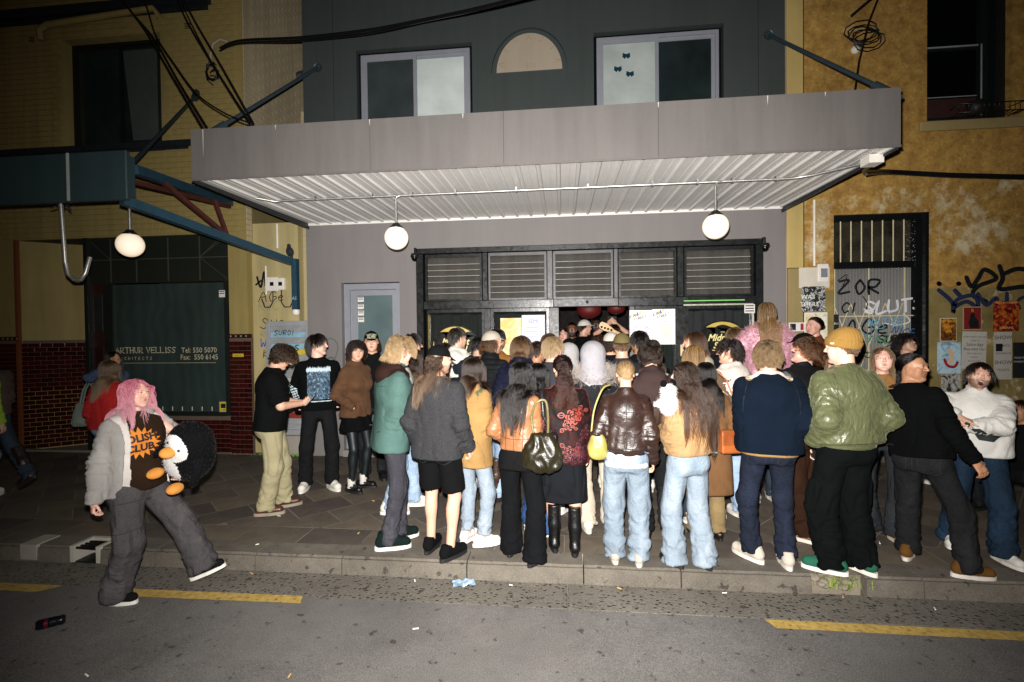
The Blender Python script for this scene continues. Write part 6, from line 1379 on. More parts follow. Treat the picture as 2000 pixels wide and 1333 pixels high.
spray('graffiti', [('NOTICE', 4.16, 1.90, .085, .016), ([(4.2, 1.88), (4.3, 1.80), (4.25, 1.84), (4.38, 1.86)], .01), ('WOOO', 3.82, 1.72, .10, .007)], '#5d93a8', gt, .050); spray('graffiti', [([(4.3, 1.56), (4.5, 1.64), (4.62, 1.55), (4.4, 1.50), (4.2, 1.46)], .012), ([(3.78, 2.52), (3.9, 2.6), (3.84, 2.44)], .012), ([(4.0, 1.66), (4.06, 1.58), (4.1, 1.68), (4.02, 1.62)], .012), ([(4.10, 2.30), (4.16, 2.2), (4.14, 2.12)], .014)], '#17171a', gt, .0535); spray('graffiti', [('YAZ', 4.14, 1.66, .10, .012)], '#2f7a5c', gt, .048); spray('graffiti', [('NICE', 4.47, 1.80, .09, .016, dict(ang=-.2))], '#27517d', gt, .049)
spray('graffiti', [([(5.36, 2.52), (5.42, 2.4), (5.5, 2.5), (5.58, 2.62), (5.72, 2.5), (5.5, 2.4), (5.44, 2.28), (5.6, 2.2)], .058), ([(5.76, 2.66), (5.8, 2.5), (5.76, 2.36), (6.0, 2.38), (6.2, 2.40), (6.16, 2.56), (5.98, 2.62), (5.82, 2.56)], .06), ([(5.02, 2.45), (5.03, 2.44)], .06), ([(5.26, 2.44), (5.27, 2.44)], .06), ([(6.28, 2.38), (6.29, 2.37)], .05)], '#0c0c0d', rh, 0)
spray('graffiti', [([(5.02, 2.36), (5.18, 2.20), (5.2, 2.06), (5.24, 2.22), (5.45, 2.28), (5.5, 2.12), (5.36, 2.2), (5.2, 2.12)], .055), ([(5.5, 2.3), (5.6, 2.15), (5.72, 2.24), (5.75, 2.12), (5.9, 2.02)], .05), ([(5.85, 2.3), (5.86, 2.16), (5.96, 2.06)], .05), ([(6.0, 2.1), (5.98, 2.2), (6.1, 2.26), (6.22, 2.22), (6.24, 2.1)], .04), ([(5.22, 2.35), (5.28, 2.28)], .06)], '#1b2440', rh, -.0008)
spray('graffiti', [('JATKSR', -8.62, 2.12, .13, .008, dict(jit=.12)), ('WOOT', -8.38, 2.0, .10, .008, dict(jit=.12)), ([(-8.66, 2.0), (-8.2, 2.22), (-7.9, 2.26)], .006)], '#1a1a16', cb, -.14) if False else None
m = MB(); fnp = lambda u, v, h: (-8.86+(u+8.86)*math.cos(a_)+.02*math.sin(a_), .05+(u+8.86)*math.sin(a_)-.012-h, v)
tagword(m, 'JATKSR', -8.58, 2.12, .15, .010, fnp, 0, jit=.12); tagword(m, 'USOM', -8.3, 1.98, .13, .010, fnp, 0, jit=.12); m.build('graffiti', plain('spray black thin', '#12120f', .6), cb)
spray('graffiti', [([(-4.78, 2.78), (-4.72, 2.62), (-4.66, 2.86), (-4.64, 2.64), (-4.6, 2.76), (-4.56, 2.6), (-4.62, 2.62)], .034), ([(-4.80, 2.66), (-4.72, 2.72)], .03), ('Age', -4.76, 2.40, .15, .013), ('SURE', -4.74, 1.98, .15, .013, dict(ang=-.12)), ('KoS', -4.70, 1.50, .13, .012)], '#0f0f10', iw, YI); spray('graffiti', [('RoC', -4.76, 2.26, .13, .007), ('ROU', -4.74, 1.84, .09, .006)], '#6d6f68', iw, YI); spray('graffiti', [('WICE', -4.76, 1.68, .12, .018)], '#3c55a0', iw, YI)
spray('graffiti', [('SURO!', -.22, 1.86, .075, .010), ('4S', .06, 1.62, .08, .014), ([(-.2, 1.6), (-.1, 1.4), (-.05, 1.2)], .008)], '#0f0f10', cabn, -.03)
spray('graffiti', [([(-3.62, 1.75), (-3.50, 1.80), (-3.40, 1.68), (-3.46, 1.4), (-3.38, 1.15)], .016), ([(-3.62, 1.45), (-3.48, 1.5), (-3.44, 1.2)], .03), ([(-3.66, 1.25), (-3.38, 1.3)], .01)], '#4a544e', bar, 0)
# serif lettering on the green window
CRT = plain('cream letter paint', '#b1a98c', .5); q = MB(); fn = lambda u, v, h: (u, .0585-h, v)
w_ = tagword(q, 'ARTHUR VELLISS', -7.19, 1.60, .088, .012, fn, 0, 0, jit=0, ser=True, smooth=False); tagword(q, 'A R C H I T E C T S', -7.17, 1.49, .045, .006, fn, 0, 0, jit=0, smooth=False); q.build('lettering', CRT, sw_)
flat_text('phone_number', 'Tel: 550 5070', .115, (-5.73, .057, 1.60), CRT, sw_, stretch=.95); flat_text('phone_number', 'Fax:  550 6145', .115, (-5.73, .057, 1.49), CRT, sw_, stretch=.95); q = MB(); q.box(-7.1, -5.45, .0575, .059, 1.435, 1.44); q.build('rule', CRT, sw_)
flat_text('lettering', 'AS', .07, (-4.08, -.015, 2.4), plain('pale tag', '#8aa0a4', .5), la)

# ------------------------------------------------------------------ posters, stickers and signs
PAPER = {}
def paper(col): return plain('paper '+col, col, .55, 0, .06, 12, .15, 40)
def art(name, stops, sc=5, seed=0, rough=.5):
    t = NT(name); mp = t.node('ShaderNodeMapping'); mp.inputs['Location'].default_value = (seed*3.1, seed*1.7, seed*.9); t.L(t.tc(), mp.inputs[0]); n = t.noise(sc, 4, .6, mp.outputs[0], 1.2); return t.fin(t.ramp(n, [(p, rgb(c)) for p, c in stops]), rough, None)
def poster(name, x0, x1, z0, z1, label, mat, y=-.004, tilt=0, cat='poster', border=None):
    g = empty(name, ((x0+x1)/2, y, (z0+z1)/2), 0, label, cat); g.rotation_euler = (0, tilt, 0); w, h = (x1-x0)/2, (z1-z0)/2; n = 6; vs = [(-w+2*w*i/n, -.002-.004*abs(perlin(np.array([[x0*9+i*.8, j*.9, z0*5]]))[0]), -h+2*h*j/n) for j in range(n+1) for i in range(n+1)]
    m = MB(); m.add(vs, [(j*(n+1)+i, j*(n+1)+i+1, (j+1)*(n+1)+i+1, (j+1)*(n+1)+i) for j in range(n) for i in range(n)]); m.build('sheet', paper(border) if border else mat, g)
    if border: m = MB(); m.box(-w*.9, w*.9, -.0085, -.0075, -h*.93, h*.93); m.build('print', mat, g)
    return g
def lines(g, rows, col, y=-.0105, name='print_line'):
    """rows of (text,size,x,z)"""
    for r in rows: flat_text(name, r[0], r[1], (r[2], y, r[3]), plain('ink '+col, col, .5), g, stretch=r[4] if len(r) > 4 else 1)
g = poster('poster', .955, 1.265, 1.66, 2.155, 'white poster lettered OFFICIAL VENUE on the shopfront right of the doorway', paper('#d9d5dc'), -.024); lines(g, [('OFFICIAL', .062, 0, -.02, 1.05), ('VENUE', .062, 0, -.085, 1.1)], '#9a5aa0'); m = MB(); fn = lambda u, v, h: (u, -.011-h, v)
def bannerstroke(g, x0, z0, s_): 
    m = MB(); tagword(m, 'KING', x0, z0, .075*s_, .013*s_, fn, 0, .2, ang=.35, jit=.03); tagword(m, 'STREET', x0+.10*s_, z0-.07*s_, .06*s_, .011*s_, fn, .0004, .2, ang=.32, jit=.03); m.build('banner_lettering', plain('ink black', '#17171a', .5), g)
    for i, c in enumerate(('#c8b92e', '#6a5aa0', '#c8b92e')): m = MB(); m.box(x0+.10*s_+.07*i*s_, x0+.14*s_+.07*i*s_, -.0108, -.0104, z0+.03+.03*i*s_, z0+.07+.03*i*s_); m.build('banner_chip', plain('ink '+c, c, .5), g)
bannerstroke(g, -.145, .13, .52)
g = poster('poster', 1.27, 1.585, 1.665, 2.165, 'white poster with a MAP heading and blank square panel right of the venue poster', paper('#d6d3da'), -.024); lines(g, [('MAP', .05, .02, .055), ('SCAN HERE', .032, .02, -.185)], '#3f93b5'); bannerstroke(g, -.14, .15, .5); m = MB(); m.box(-.075, .115, -.0095, -.009, -.15, .04); m.build('blank_panel', plain('pale panel', '#cdbfb9', .5), g)
g = poster('poster', -.90, -.59, 1.46, 2.07, 'pale poster with a yellow blur in the second shopfront bay', art('yellow art', [(.3, '#d8cfc4'), (.5, '#cbb27a'), (.62, '#c99f3f'), (.75, '#d9d2cf')], 4, 1), -.006)
g = poster('poster', -.585, -.25, 1.56, 2.11, 'pale blue lettered poster in the second shopfront bay', paper('#b9bccb'), -.006); lines(g, [('SEMI', .075, .0, .16), ('MONDAYS', .04, 0, .08), ('THURSDAYS', .04, 0, .02), ('SUNDAYS', .04, 0, -.05), ('LATE', .04, 0, -.11)], '#5664a8')
g = poster('poster', -.86, -.36, 1.20, 1.44, 'black strip sign lettered SEATED under the pale posters', paper('#15161a'), -.006); lines(g, [('SEATED', .12, .0, .02)], '#d8d8d8')
g = poster('poster', 1.60, 1.72, 1.02, 1.28, 'small red and white notice low on the shopfront post', paper('#d0c8c4'), -.022); m = MB(); m.box(-.045, .045, -.0095, -.009, -.02, .11); m.build('red_panel', plain('ink red', '#8d1d1a', .5), g)
# two oval bar signs on the curtained windows
def oval(x, z, label, right):
    g = empty('oval_sign', (x, -.012, z), 0, label, 'sign'); n = 40
    for a, b, y0, mt, nm in ((.355, .315, .0, plain('sign black', '#0b0c0c', .3), 'board'), (.335, .295, -.009, plain('sign gold', '#b9a254', .35, .3), 'gold_field')):
        m = MB(); m.prism([(a*math.cos(2*math.pi*i/n), b*math.sin(2*math.pi*i/n)) for i in range(n)], lambda u, v, h: (u, y0-h, v), .008); m.build(nm, mt, g)
    m = MB(); P = [(.318*math.cos(t), .278*math.sin(t)) for t in np.linspace(math.pi*1.02, math.pi*1.98, 22)]
    for cx_, r_ in ((.21, .12), (0.0, .155), (-.21, .12)): P += [(cx_+r_*math.cos(t), .10+r_*math.sin(t)*1.0) for t in np.linspace(.15 if cx_ else .35, math.pi-(.15 if cx_ else .35), 10)]
    m.prism([(max(-.318, min(.318, u)), v) for u, v in P], lambda u, v, h: (u, -.0178-h, v), .003); m.build('black_field', plain('sign black', '#0b0c0c', .3), g)
    gold = plain('sign letter', '#d9c88a', .4)
    flat_text('lettering', 'THE', .03, (0, -.0215, .14), gold, g); flat_text('lettering', 'Midnight', .135, (0, -.0215, .03), gold, g, shear=.35, off=.003, stretch=.86); flat_text('lettering', 'Special', .125, (.02, -.0215, -.075), gold, g, shear=.35, off=.003, stretch=.86); m = MB(); ribbon(m, smooth_poly([(-.14, -.10), (0, -.115), (.2, -.10), (.23, -.085)]), .008, lambda u, v, h: (u, -.0215-h, v), 0); m.lathe([(.030, -.0215), (.037, -.023), (.044, -.0215)], (0, 0, -.165), 16, 'y'); m.build('flourish', gold, g); flat_text('lettering', 'MARRICKVILLE', .026, (0, -.0215, -.245), gold, g)
oval(-1.575, 1.66, 'oval black and gold Midnight Special sign on the left curtained window', 0); oval(2.225, 1.68, 'oval black and gold Midnight Special sign on the right curtained window', 1)
def sticker(x, z, w, h, label, y=-.002, rows=2, col='#c6c2bd', name='sticker'):
    g = empty(name, (x, y, z), 0, label, 'sticker'); m = MB(); m.box(-w/2, w/2, -.001, 0, -h/2, h/2); m.build('paper', paper(col), g)
    for i in range(rows): m = MB(); m.box(-w*.4, w*.4, -.0018, -.0012, h*(.28-.3*i), h*(.40-.3*i)); m.build('ink_bar', plain('ink black', '#17171a', .5), g)
for i, (x, z) in enumerate(((-3.075, 2.395), (-3.075, 2.285), (-3.075, 2.185), (-3.075, 2.085))): sticker(x, z, .095, .075, ('top', 'second', 'third', 'bottom')[i]+' white printed sticker of the column on the grey side door glass', .114, 2)
sticker(2.585, 2.15, .14, .12, 'white printed notice at the top right of the right curtained window', -.036, 3); sticker(-5.295, 2.52, .10, .11, 'white printed sticker high on the green window frame', .026, 2)
g = poster('sticker', -5.40, -5.26, .66, .82, 'yellow warning sticker at the bottom corner of the green window', paper('#b3a12e'), .055, cat='sticker'); lines(g, [('CAMERA', .028, 0, -.06)], '#17171a'); m = MB(); m.box(-.04, .04, -.0105, -.0095, -.02, .05); m.build('pictogram', plain('ink black', '#17171a', .5), g)
g = poster('sticker', -5.10, -4.92, 1.53, 1.58, 'yellow and black strip stuck on the tiled pier', paper('#b3a12e'), -.022, cat='sticker'); lines(g, [('MARCH', .035, 0, -.015)], '#17171a')
g = poster('poster', 3.27, 3.575, 2.10, 2.44, 'black and white collage poster lettered WAS THERE by the gate', art('grey collage', [(.35, '#101112'), (.48, '#2b2d2e'), (.55, '#b9b9b6'), (.62, '#1a1b1c')], 16, 2), -.032); lines(g, [('WAS', .085, -.075, .0), ('THERE', .085, -.055, -.10)], '#cfcfcb')
m = MB(); m.box(3.235, 3.63, -.0325, -.028, 2.42, 2.70); m.build('white_patch', wall_mat('white patch', '#bdb5a8', .12, .8, .5, 40), rh)
poster('poster', 3.30, 3.60, 1.60, 2.085, 'white edged faded poster behind the smiling woman', art('orange art', [(.3, '#b8923a'), (.55, '#d8cfc0'), (.7, '#8a6a3a')], 5, 3), -.032, border='#c9c5bc')
g = poster('sticker', 3.10, 3.30, 1.83, 1.95, 'blue white and red oblong sticker on the quoin beside the shopfront', paper('#c9c5c2'), -.031, cat='sticker'); m = MB(); m.box(-.085, -.01, -.0095, -.009, -.045, .045); m.build('blue_half', plain('ink navy', '#10141f', .5), g); m = MB(); m.box(.05, .09, -.0095, -.009, -.045, .045); m.build('red_half', plain('ink red', '#8d1d1a', .5), g)
for z, lb in ((2.0, 'upper'), (1.86, 'lower')): sticker(3.745, z, .09, .11, lb+' black sticker on the hinge side of the lattice gate', .046, 2, '#1c1d1f')
g = poster('poster', 5.03, 5.24, 1.67, 1.985, 'orange and black gig poster left of the red poster', art('orange black', [(.35, '#14100c'), (.5, '#6a3c10'), (.6, '#b8771c'), (.7, '#1a140e')], 9, 4), border='#b5ab92'); lines(g, [('BIG BAND', .04, 0, .10), ('FRIDAY', .045, 0, .03), ('LIVE', .045, 0, -.04)], '#d39a32')
g = poster('poster', 5.31, 5.54, 1.82, 2.13, 'red poster with a seated dark figure', paper('#6e1b17'), -.006, border='#9b8a76'); m = MB(); m.prism([(-.03, -.13), (.08, -.13), (.07, -.03), (.03, .02), (.025, .07), (-.02, .07), (-.03, .01), (-.05, -.06)], lambda u, v, h: (u, -.0095-h, v), .001); m.build('figure_print', plain('ink black', '#17171a', .5), g); lines(g, [('R', .06, 0, .085)], '#b9903c')
g = poster('poster', 5.68, 5.99, 1.80, 2.20, 'crowded red and orange poster at the top of the poster wall', art('red swarm', [(.35, '#2a0d0a'), (.5, '#7a1f16'), (.6, '#b8641c'), (.72, '#4a1410')], 14, 5), -.006); lines(g, [('HOLY MOUNTAIN', .034, 0, .165), ('DREAMS', .045, 0, -.17)], '#c8a66a')
g = poster('poster', 5.00, 5.29, 1.24, 1.66, 'pale blue painted poster with a red figure', art('blue wash', [(.3, '#7fa3b5'), (.5, '#a9c0c9'), (.62, '#4f7f9c'), (.75, '#b9c7c9')], 6, 6)); lines(g, [('LUCIEN', .035, 0, .165)], '#3a5a70'); m = MB(); ribbon(m, smooth_poly([(-.06, -.02), (-.02, -.1), (.06, -.12), (.1, -.06)]), .035, lambda u, v, h: (u, -.0095-h, v), 0); m.build('red_stroke', plain('ink red', '#8d1d1a', .5), g); m = MB(); ribbon(m, smooth_poly([(.0, .1), (.03, .02), (.01, -.05)]), .06, lambda u, v, h: (u, -.0099-h, v), 0); m.build('skin_stroke', plain('ink skin', '#c2a588', .5), g)
g = poster('poster', 5.30, 5.60, 1.30, 1.80, 'creased white sheet of small print in the middle of the poster wall', paper('#aaa79f'), -.006, .03); lines(g, [('EVERYTHING MUST GO', .026, 0, .17), ('COME TO', .026, 0, .12), ('Saturday', .06, 0, .06), ('Beautiful Girl', .05, 0, 0), ('BAND PRACTICE', .024, 0, -.05), ('TUESDAY', .024, 0, -.10), ('BOTTLE SHOP', .024, 0, -.15)], '#1f1f22')
g = poster('poster', 5.69, 5.91, 1.16, 1.79, 'tall white strip of stacked black adverts', paper('#a5a299'), -.004); lines(g, [('SHOW', .07, 0, .22), ('TICKETS', .04, 0, .12), ('SATURDAYS', .034, 0, .02), ('SHOW', .07, 0, -.11), ('TICKETS', .04, 0, -.2)], '#141416'); m = MB(); m.box(-.09, -.01, -.0105, -.0095, .06, .16); m.build('photo_print', plain('ink black', '#17171a', .5), g)
g = poster('poster', 5.92, 6.06, 1.18, 1.65, 'narrow black poster at the right end of the wall', paper('#1b1c1e'), -.006); lines(g, [('NIGHT', .04, 0, .02), ('MARKET', .035, 0, -.03)], '#a9a9a6')
g = poster('poster', 5.31, 5.62, .80, 1.28, 'black poster lettered STRATA half hidden behind the shouting man', paper('#151618'), -.006); lines(g, [('STRATA', .075, 0, .15), ('A MUSIC NIGHT', .03, 0, .08), ('DOORS AT EIGHT', .03, 0, .02)], '#c4c4c0')
poster('poster', 5.05, 5.29, 1.0, 1.23, 'torn black and white poster under the pale blue one', art('torn grey', [(.4, '#1b1c1e'), (.52, '#a9a79f'), (.65, '#26272a')], 9, 7), -.003)
for i, (px_, pz_) in enumerate(((.95, 5.80), (.83, 5.62), (1.0, 5.54))):   # butterfly stickers upstairs
    g = empty('butterfly_decal', (px_, .070, pz_), 0, ('top', 'left', 'right')[i]+' small dark butterfly decal on the frosted upstairs window', 'sticker'); q = MB(); q.add([(0, 0, -.02), (-.05, -.004, .04), (-.055, -.004, -.02), (-.02, -.004, -.05), (.05, -.004, .035), (.055, -.004, -.025), (.02, -.004, -.05), (0, 0, .02)], [(0, 3, 2, 1, 7), (0, 7, 4, 5, 6)]); q.build('wings', plain('decal', ('#12303c', '#0e2622', '#0d0e10')[i], .3), g)

# ------------------------------------------------------------------ litter, weeds
cn = empty('drink_can', (-3.53, -4.08, ZR+.034), R_(38), 'crushed dark aluminium drink can lying on the road', 'can'); q = MB(); q.lathe([(0, -.075), (.024, -.075), (.033, -.064), (.033, .02), (.030, .04), (.033, .058), (.026, .075), (0, .075)], (0, 0, 0), 18, 'x'); q.build('body', plain('can print', '#1c1e26', .25, .7, .3, 30), cn); q = MB(); q.lathe([(0, -.0765), (.021, -.0765), (.025, -.079), (.026, -.074)], (0, 0, 0), 18, 'x'); q.build('lid', STEEL, cn); q = MB(); q.lathe([(.0335, -.03), (.0335, -.01)], (0, 0, 0), 18, 'x'); q.build('red_band', plain('can red', '#5a1420', .3, .5), cn)
wr = empty('wrapper', (-.80, -3.29, ZR+.006), .3, 'crumpled pale blue wrapper in the gutter', 'wrapper'); V = np.array([(x, y, 0) for y in np.linspace(-.05, .05, 9) for x in np.linspace(-.09, .09, 13)], float); V[:, 2] = np.abs(perlin(V*30+3))*.05; V[:, :2] += np.stack([perlin(V*18+9), perlin(V*18+21)], 1)*.03
link('foil', np_mesh('foil', V, np.array([(j*13+i, j*13+i+1, (j+1)*13+i+1, (j+1)*13+i) for j in range(8) for i in range(12)]), False), plain('foil blue', '#8da3b8', .3, .3, .4, 25), wr)
lit = [(-4.9, -3.4), (-2.6, -3.28), (-1.2, -3.28), (-.42, -3.29), (.42, -3.27), (1.2, -3.27), (-2.7, -3.05), (-2.1, -1.9), (-2.6, -1.5), (-2.9, -2.4), (-1.9, -2.75), (-3.5, -1.7), (-1.0, -3.9), (-1.6, -4.4), (.3, -4.6), (2.6, -3.36), (2.05, -3.25), (2.7, -2.6), (3.1, -2.4), (2.35, -2.7), (-2.8, -4.5)]
for i, (x, y) in enumerate(lit):
    zz = ZR+.012 if y < -3.2 else .009; col = ('#c9c3b5', '#b98f4e', '#d5d2cb')[i % 3]; q = MB(); a = random.uniform(0, 3.1); l_ = random.uniform(.011, .02); q.tube([(x-l_*math.cos(a), y-l_*math.sin(a), zz), (x+l_*.3*math.cos(a), y+l_*.3*math.sin(a), zz)], .0045, 6); q.tube([(x+l_*.3*math.cos(a), y+l_*.3*math.sin(a), zz), (x+l_*math.cos(a), y+l_*math.sin(a), zz)], .0047, 6)
    q.build('cigarette_butt', plain('butt '+col, col, .8), label='small pale cigarette butt lying on the ground', cat='litter', group='cigarette butts on the ground')
def weeds(name, c, n, hgt, label, col='#6f7f35', sx=.1, sy=.05):
    q = MB()
    for i in range(n):
        x, y = c[0]+random.gauss(0, sx), c[1]+random.gauss(0, sy); a = random.uniform(0, 6.28); h = hgt*random.uniform(.5, 1.1); b = random.uniform(.2, .9)*h; w = .004
        p = [Vector((x, y, c[2])), Vector((x+b*.3*math.cos(a), y+b*.3*math.sin(a), c[2]+h*.6)), Vector((x+b*math.cos(a), y+b*math.sin(a), c[2]+h*.75))]; s_ = Vector((-math.sin(a), math.cos(a), 0))*w
        q.add([p[0]-s_, p[0]+s_, p[1]+s_, p[1]-s_, p[2]], [(0, 1, 2, 3), (3, 2, 4)])
    t = plain('weed '+col, col, .7, 0, .4, 30); return q.build(name, t, label=label, cat='weeds', kind='stuff')
weeds('weeds', (2.06, -3.13, -.10), 150, .13, 'green weeds sprouting from the broken kerb gap'); weeds('weeds', (-4.25, -.02, .0), 160, .06, 'low green weeds along the foot of the meter cabinet', '#5f8a2c', .28, .03)
wk = MB(); wk.box(-4.86, -4.70, -3.211, -3.0, -.13, .0055); wk.build('painted_stripe', plain('old white paint', '#8d897f', .8), kerb)
dr.build('drain_surround', plain('drain concrete', '#9a958a', .8), kerb)
EK[0] = 1.0
# ================================================================== the people
def K(k, c, **kw): return dict(k=k, c=c, **kw)
SN = lambda c='#d8d2c8', s_='#dcd8d0', st=None: ('sneak', c, s_, st)
BLD_ = dict(c='#6c5434', c2='#c2a274'); BRN = dict(c='#3a2415', c2='#6a4626'); DKB = dict(c='#1f130c', c2='#3a2416'); BLKH = dict(c='#0d0a09', c2='#1c1512')

# ---- on the road
pink = person((-3.24, -3.67, ZR), -70, 'woman with pink hair striding along the road hugging a penguin toy', 2, 'passers by on the street', f=1, H=1.70, b=1.2, skin='rosy', twist=-44, lean=1, look=(22, 3), hair=dict(st='long', c='#c05a70', c2='#f0a8b4', L=.32, vol=.014, wave=.010, wl=.12, n=3400, part=.1, clump=.6),
    hip=(0, -.01, -.012), feet=((-.02, .46, 6, .04, 18), (.06, -.14, -12)), L=((.19, .30, 1.03), (1, .2, -.3), (-.7, .6, 0), .5), R=((.30, .02, .86), (.3, -1, 0), (-1, .1, 0), .9), under=(K('cotton', '#2b1d12', hem=.90, ease=.016, collar='crew', n='tee', sl='none', wt=.5), K('fleece', '#c9c1ba', hem=.87, ease=.030, n='hoodie_lining', sl='none', wt=.4, open=(.155, .13, -.05))), top=K('cotton', '#8f8b87', hem=.86, ease=.04, hood='down', hoodk=.75, n='hoodie', open=(.20, .17, -.05), boxy=1.0, cuff=1),
    bot=K('denim', '#454143', c2='#665f5e', st='baggy', cargo=1, amp=.011, rise=1.0), shoe=('sneak', '#141414', '#d8d4cd'), brow=1)
# starburst print with the band name
m = MB(); n = 19; m.prism([((.135 if i % 2 else .098)*math.cos(math.pi*i/n)*1.05, (.115 if i % 2 else .078)*math.sin(math.pi*i/n)) for i in range(2*n)], lambda u, v, h: (u, v, h), .0)
m.f = m.f[1:2]; m.sm = m.sm[:1]
fr_o = pink.T((.04, .16, 1.26)); fr_r = pink.Mt@np.array([-1., 0, .06]); fr_u = pink.Mt@np.array([.06, 0, 1.])
sbm = decal(pink, pink.tee, 'starburst_print', m, fr_o, fr_r, fr_u, plain('ink orange', '#c9751c', .7), None, .004)
for t, v in (('POLISH', .012), ('CLUB', -.058)):
    V, F_ = text_polys(t, .072, 0, .0035); m = MB(); m.add([(x*1.0, y+v, 0) for x, y, z in V], F_); decal(pink, pink.tee, 'print_lettering', m, fr_o, fr_r, fr_u, plain('ink brown', '#1a0f0a', .7), None, .0065)
# patch pockets with flaps on the cargo jeans
pm = pink.bot.data.materials[0]; pn = nrm((.916, .41, 0)); pr = np.cross((0, 0, 1), pn)
for (hip_, K_, A_, yw, sd, pt) in pink.legs:
    for (a_p, b_p, t0, w_, h_) in ((hip_, K_, .40, .085, .085), (hip_, K_, .92, .085, .085), (K_, A_, .28, .07, .075), (K_, A_, .58, .075, .06)):
        c_ = a_p+(b_p-a_p)*t0+pr*(.02 if sd < 0 else .0); u_ = nrm(a_p-b_p); r_ = nrm(np.cross(u_, np.cross(pr, u_)))
        for nm_, (x0, x1, z0, z1), hh_ in (('cargo_pocket', (-w_, w_, -h_, h_*.55), .008), ('pocket_flap', (-w_*1.06, w_*1.06, h_*.5, h_), .017)):
            m = MB(); m.add([(x0, z0, hh_), (x1, z0, hh_), (x1, z1, hh_), (x0, z1, hh_)], [(0, 1, 2, 3)]); k_ = 6; e_ = [(x0, z0), (x1, z0), (x1, z1), (x0, z1)]
            for q_ in range(4): p_, q2 = e_[q_], e_[(q_+1) % 4]; m.add([(*p_, 0), (*q2, 0), (*q2, hh_), (*p_, hh_)], [(0, 1, 2, 3)])
            decal(pink, pink.bot, nm_, m, c_, r_, u_, pm, None, .001, .04)
# penguin toy
PFUR = hair_mat('#0a0a0c', '#1d1f24', .45); WFUR = hair_mat('#d9d6d2', '#f0eeea', .6)
def penguin():
    c = Vector((-2.72, -3.77, 1.0)); g = empty('penguin_toy', c, R_(-62), 'big round black and white plush penguin hugged by the pink haired woman', 'toy'); g.rotation_euler = (R_(-8), R_(-30), R_(172))
    F = Field(axis(-.3, .3, .012), axis(-.3, .3, .012), axis(-.3, .3, .012)); F.ell((0, 0, -.02), (.175, .15, .19), None, 0); F.ell((0, .03, .12), (.15, .14, .135), None, .05); F.rc((-.15, .05, .02), (-.19, .09, -.10), .05, .03, .02, flat=(1, 0, 0), fac=1.6); F.rc((.15, .05, .02), (.19, .09, -.10), .05, .03, .02, flat=(1, 0, 0), fac=1.6)
    V, Q = F.mesh(); V = relax(V, Q, 1); b = link('body', np_mesh('body', V, Q), cloth('fleece', '#0c0c0e'), g); b.data.materials.append(cloth('fleece', '#d6d3cf'))
    face = lambda c: (((c[:, 0])/.105)**2+((c[:, 2]-.10)/.10)**2 < 1) & (c[:, 1] > .05) | (((c[:, 0])/.085)**2+((c[:, 2]+.10)/.11)**2 < 1) & (c[:, 1] > .05)
    cc = np.array([p.center[:] for p in b.data.polygons]); b.data.polygons.foreach_set('material_index', face(cc).astype(np.int32))
    fur(None, b, 'black_plush', .007, 16000, PFUR, .0012, sel=lambda c: ~face(c)); fur(None, b, 'white_plush', .006, 14000, WFUR, .0012, sel=face)
    OR_ = cloth('felt', '#c8812a'); F = Field(axis(-.08, .08, .007), axis(.05, .30, .007), axis(0, .2, .007)); F.ell((0, .19, .085), (.045, .055, .034), None, 0); V, Q = F.mesh(); link('beak', np_mesh('beak', relax(V, Q), Q), OR_, g)
    for sx in (-1, 1):
        q = MB(); q.lathe([(0, .012), (.008, .009), (.011, 0)], (sx*.052, .157, .125), 10, 'y'); q.build('eye', BLK, g)
        F = Field(axis(-.25, .25, .01), axis(-.1, .30, .01), axis(-.32, -.05, .01)); F.ell((sx*.10, .14, -.19), (.042, .062, .036), None, 0); V, Q = F.mesh(); link('foot', np_mesh('foot', relax(V, Q), Q), OR_, g)
    return g
penguin()

# ---- far left, walking away from the bar
red = person((-5.22, -1.98), 4, 'woman in a fluffy red jumper with long brown hair walking behind the pink haired woman', 1, 'passers by on the street', f=1, H=1.60, look=(-12, 0), hair=dict(st='long', L=.34, vol=.028, c='#4a3220', c2='#7a5a38'), feet=((-.1, .12, 0), (.12, -.30, 0, .10, -35)), top=K('fleece', '#9c1412', hem=.88, ease=.045, boxy=1.0, amp=.012, n='jumper'), bot=K('denim', '#5c7186', st='wide'), shoe=SN('#b8b2a6', '#cfcabf', '#e8e4dc'), R='front')
fur(red, red.top, 'fuzz', .018, 5500, hair_mat('#7a0f0d', '#a81c18', .6), .0009)
gls = person((-6.22, -.95), -120, 'woman with glasses holding a phone to her ear by the green window', 1, 'passers by on the street', f=1, H=1.68, skin='tan', look=(10, -8), hair=dict(st='long', L=.3, vol=.02, **BLKH), feet=((-.1, .14, 0), (.12, -.28, 0, .08, -30)), R='ear', L='down', top=K('denim', '#38465e', hem=.92, ease=.03, collar='shirt', n='jacket'), under=(K('cotton', '#7a1a1a', hem=.94, ease=.006, collar='crew', n='tee', sl='none'),), bot=K('cotton', '#0f1012', st='slim'), shoe=SN('#c9c2b8', '#d8d4cc'))
def glasses(g, mat):
    q = MB(); k = g.hs; H = lambda *p: g.hc+g.Mh@np.array(p)*k
    for sd in (-1, 1): q.tube([H(sd*.033+.022*math.cos(a), .104, .006+.018*math.sin(a)) for a in np.linspace(0, 6.283, 15)], .002, 5, caps=False); q.tube([H(sd*.055, .104, .01), H(sd*.08, .06, .012), H(sd*.08, -.01, .01)], .002, 5)
    q.tube([H(-.011, .108, .008), H(.011, .108, .008)], .002, 5); q.build('glasses', mat, g.root)
glasses(gls, plain('thin metal', '#b8a888', .3, .8))
tote = empty('tote_bag', (-6.47, -1.05, .80), R_(20), 'pale grey green tote bag hanging from the shoulder of the woman with glasses', 'bag')
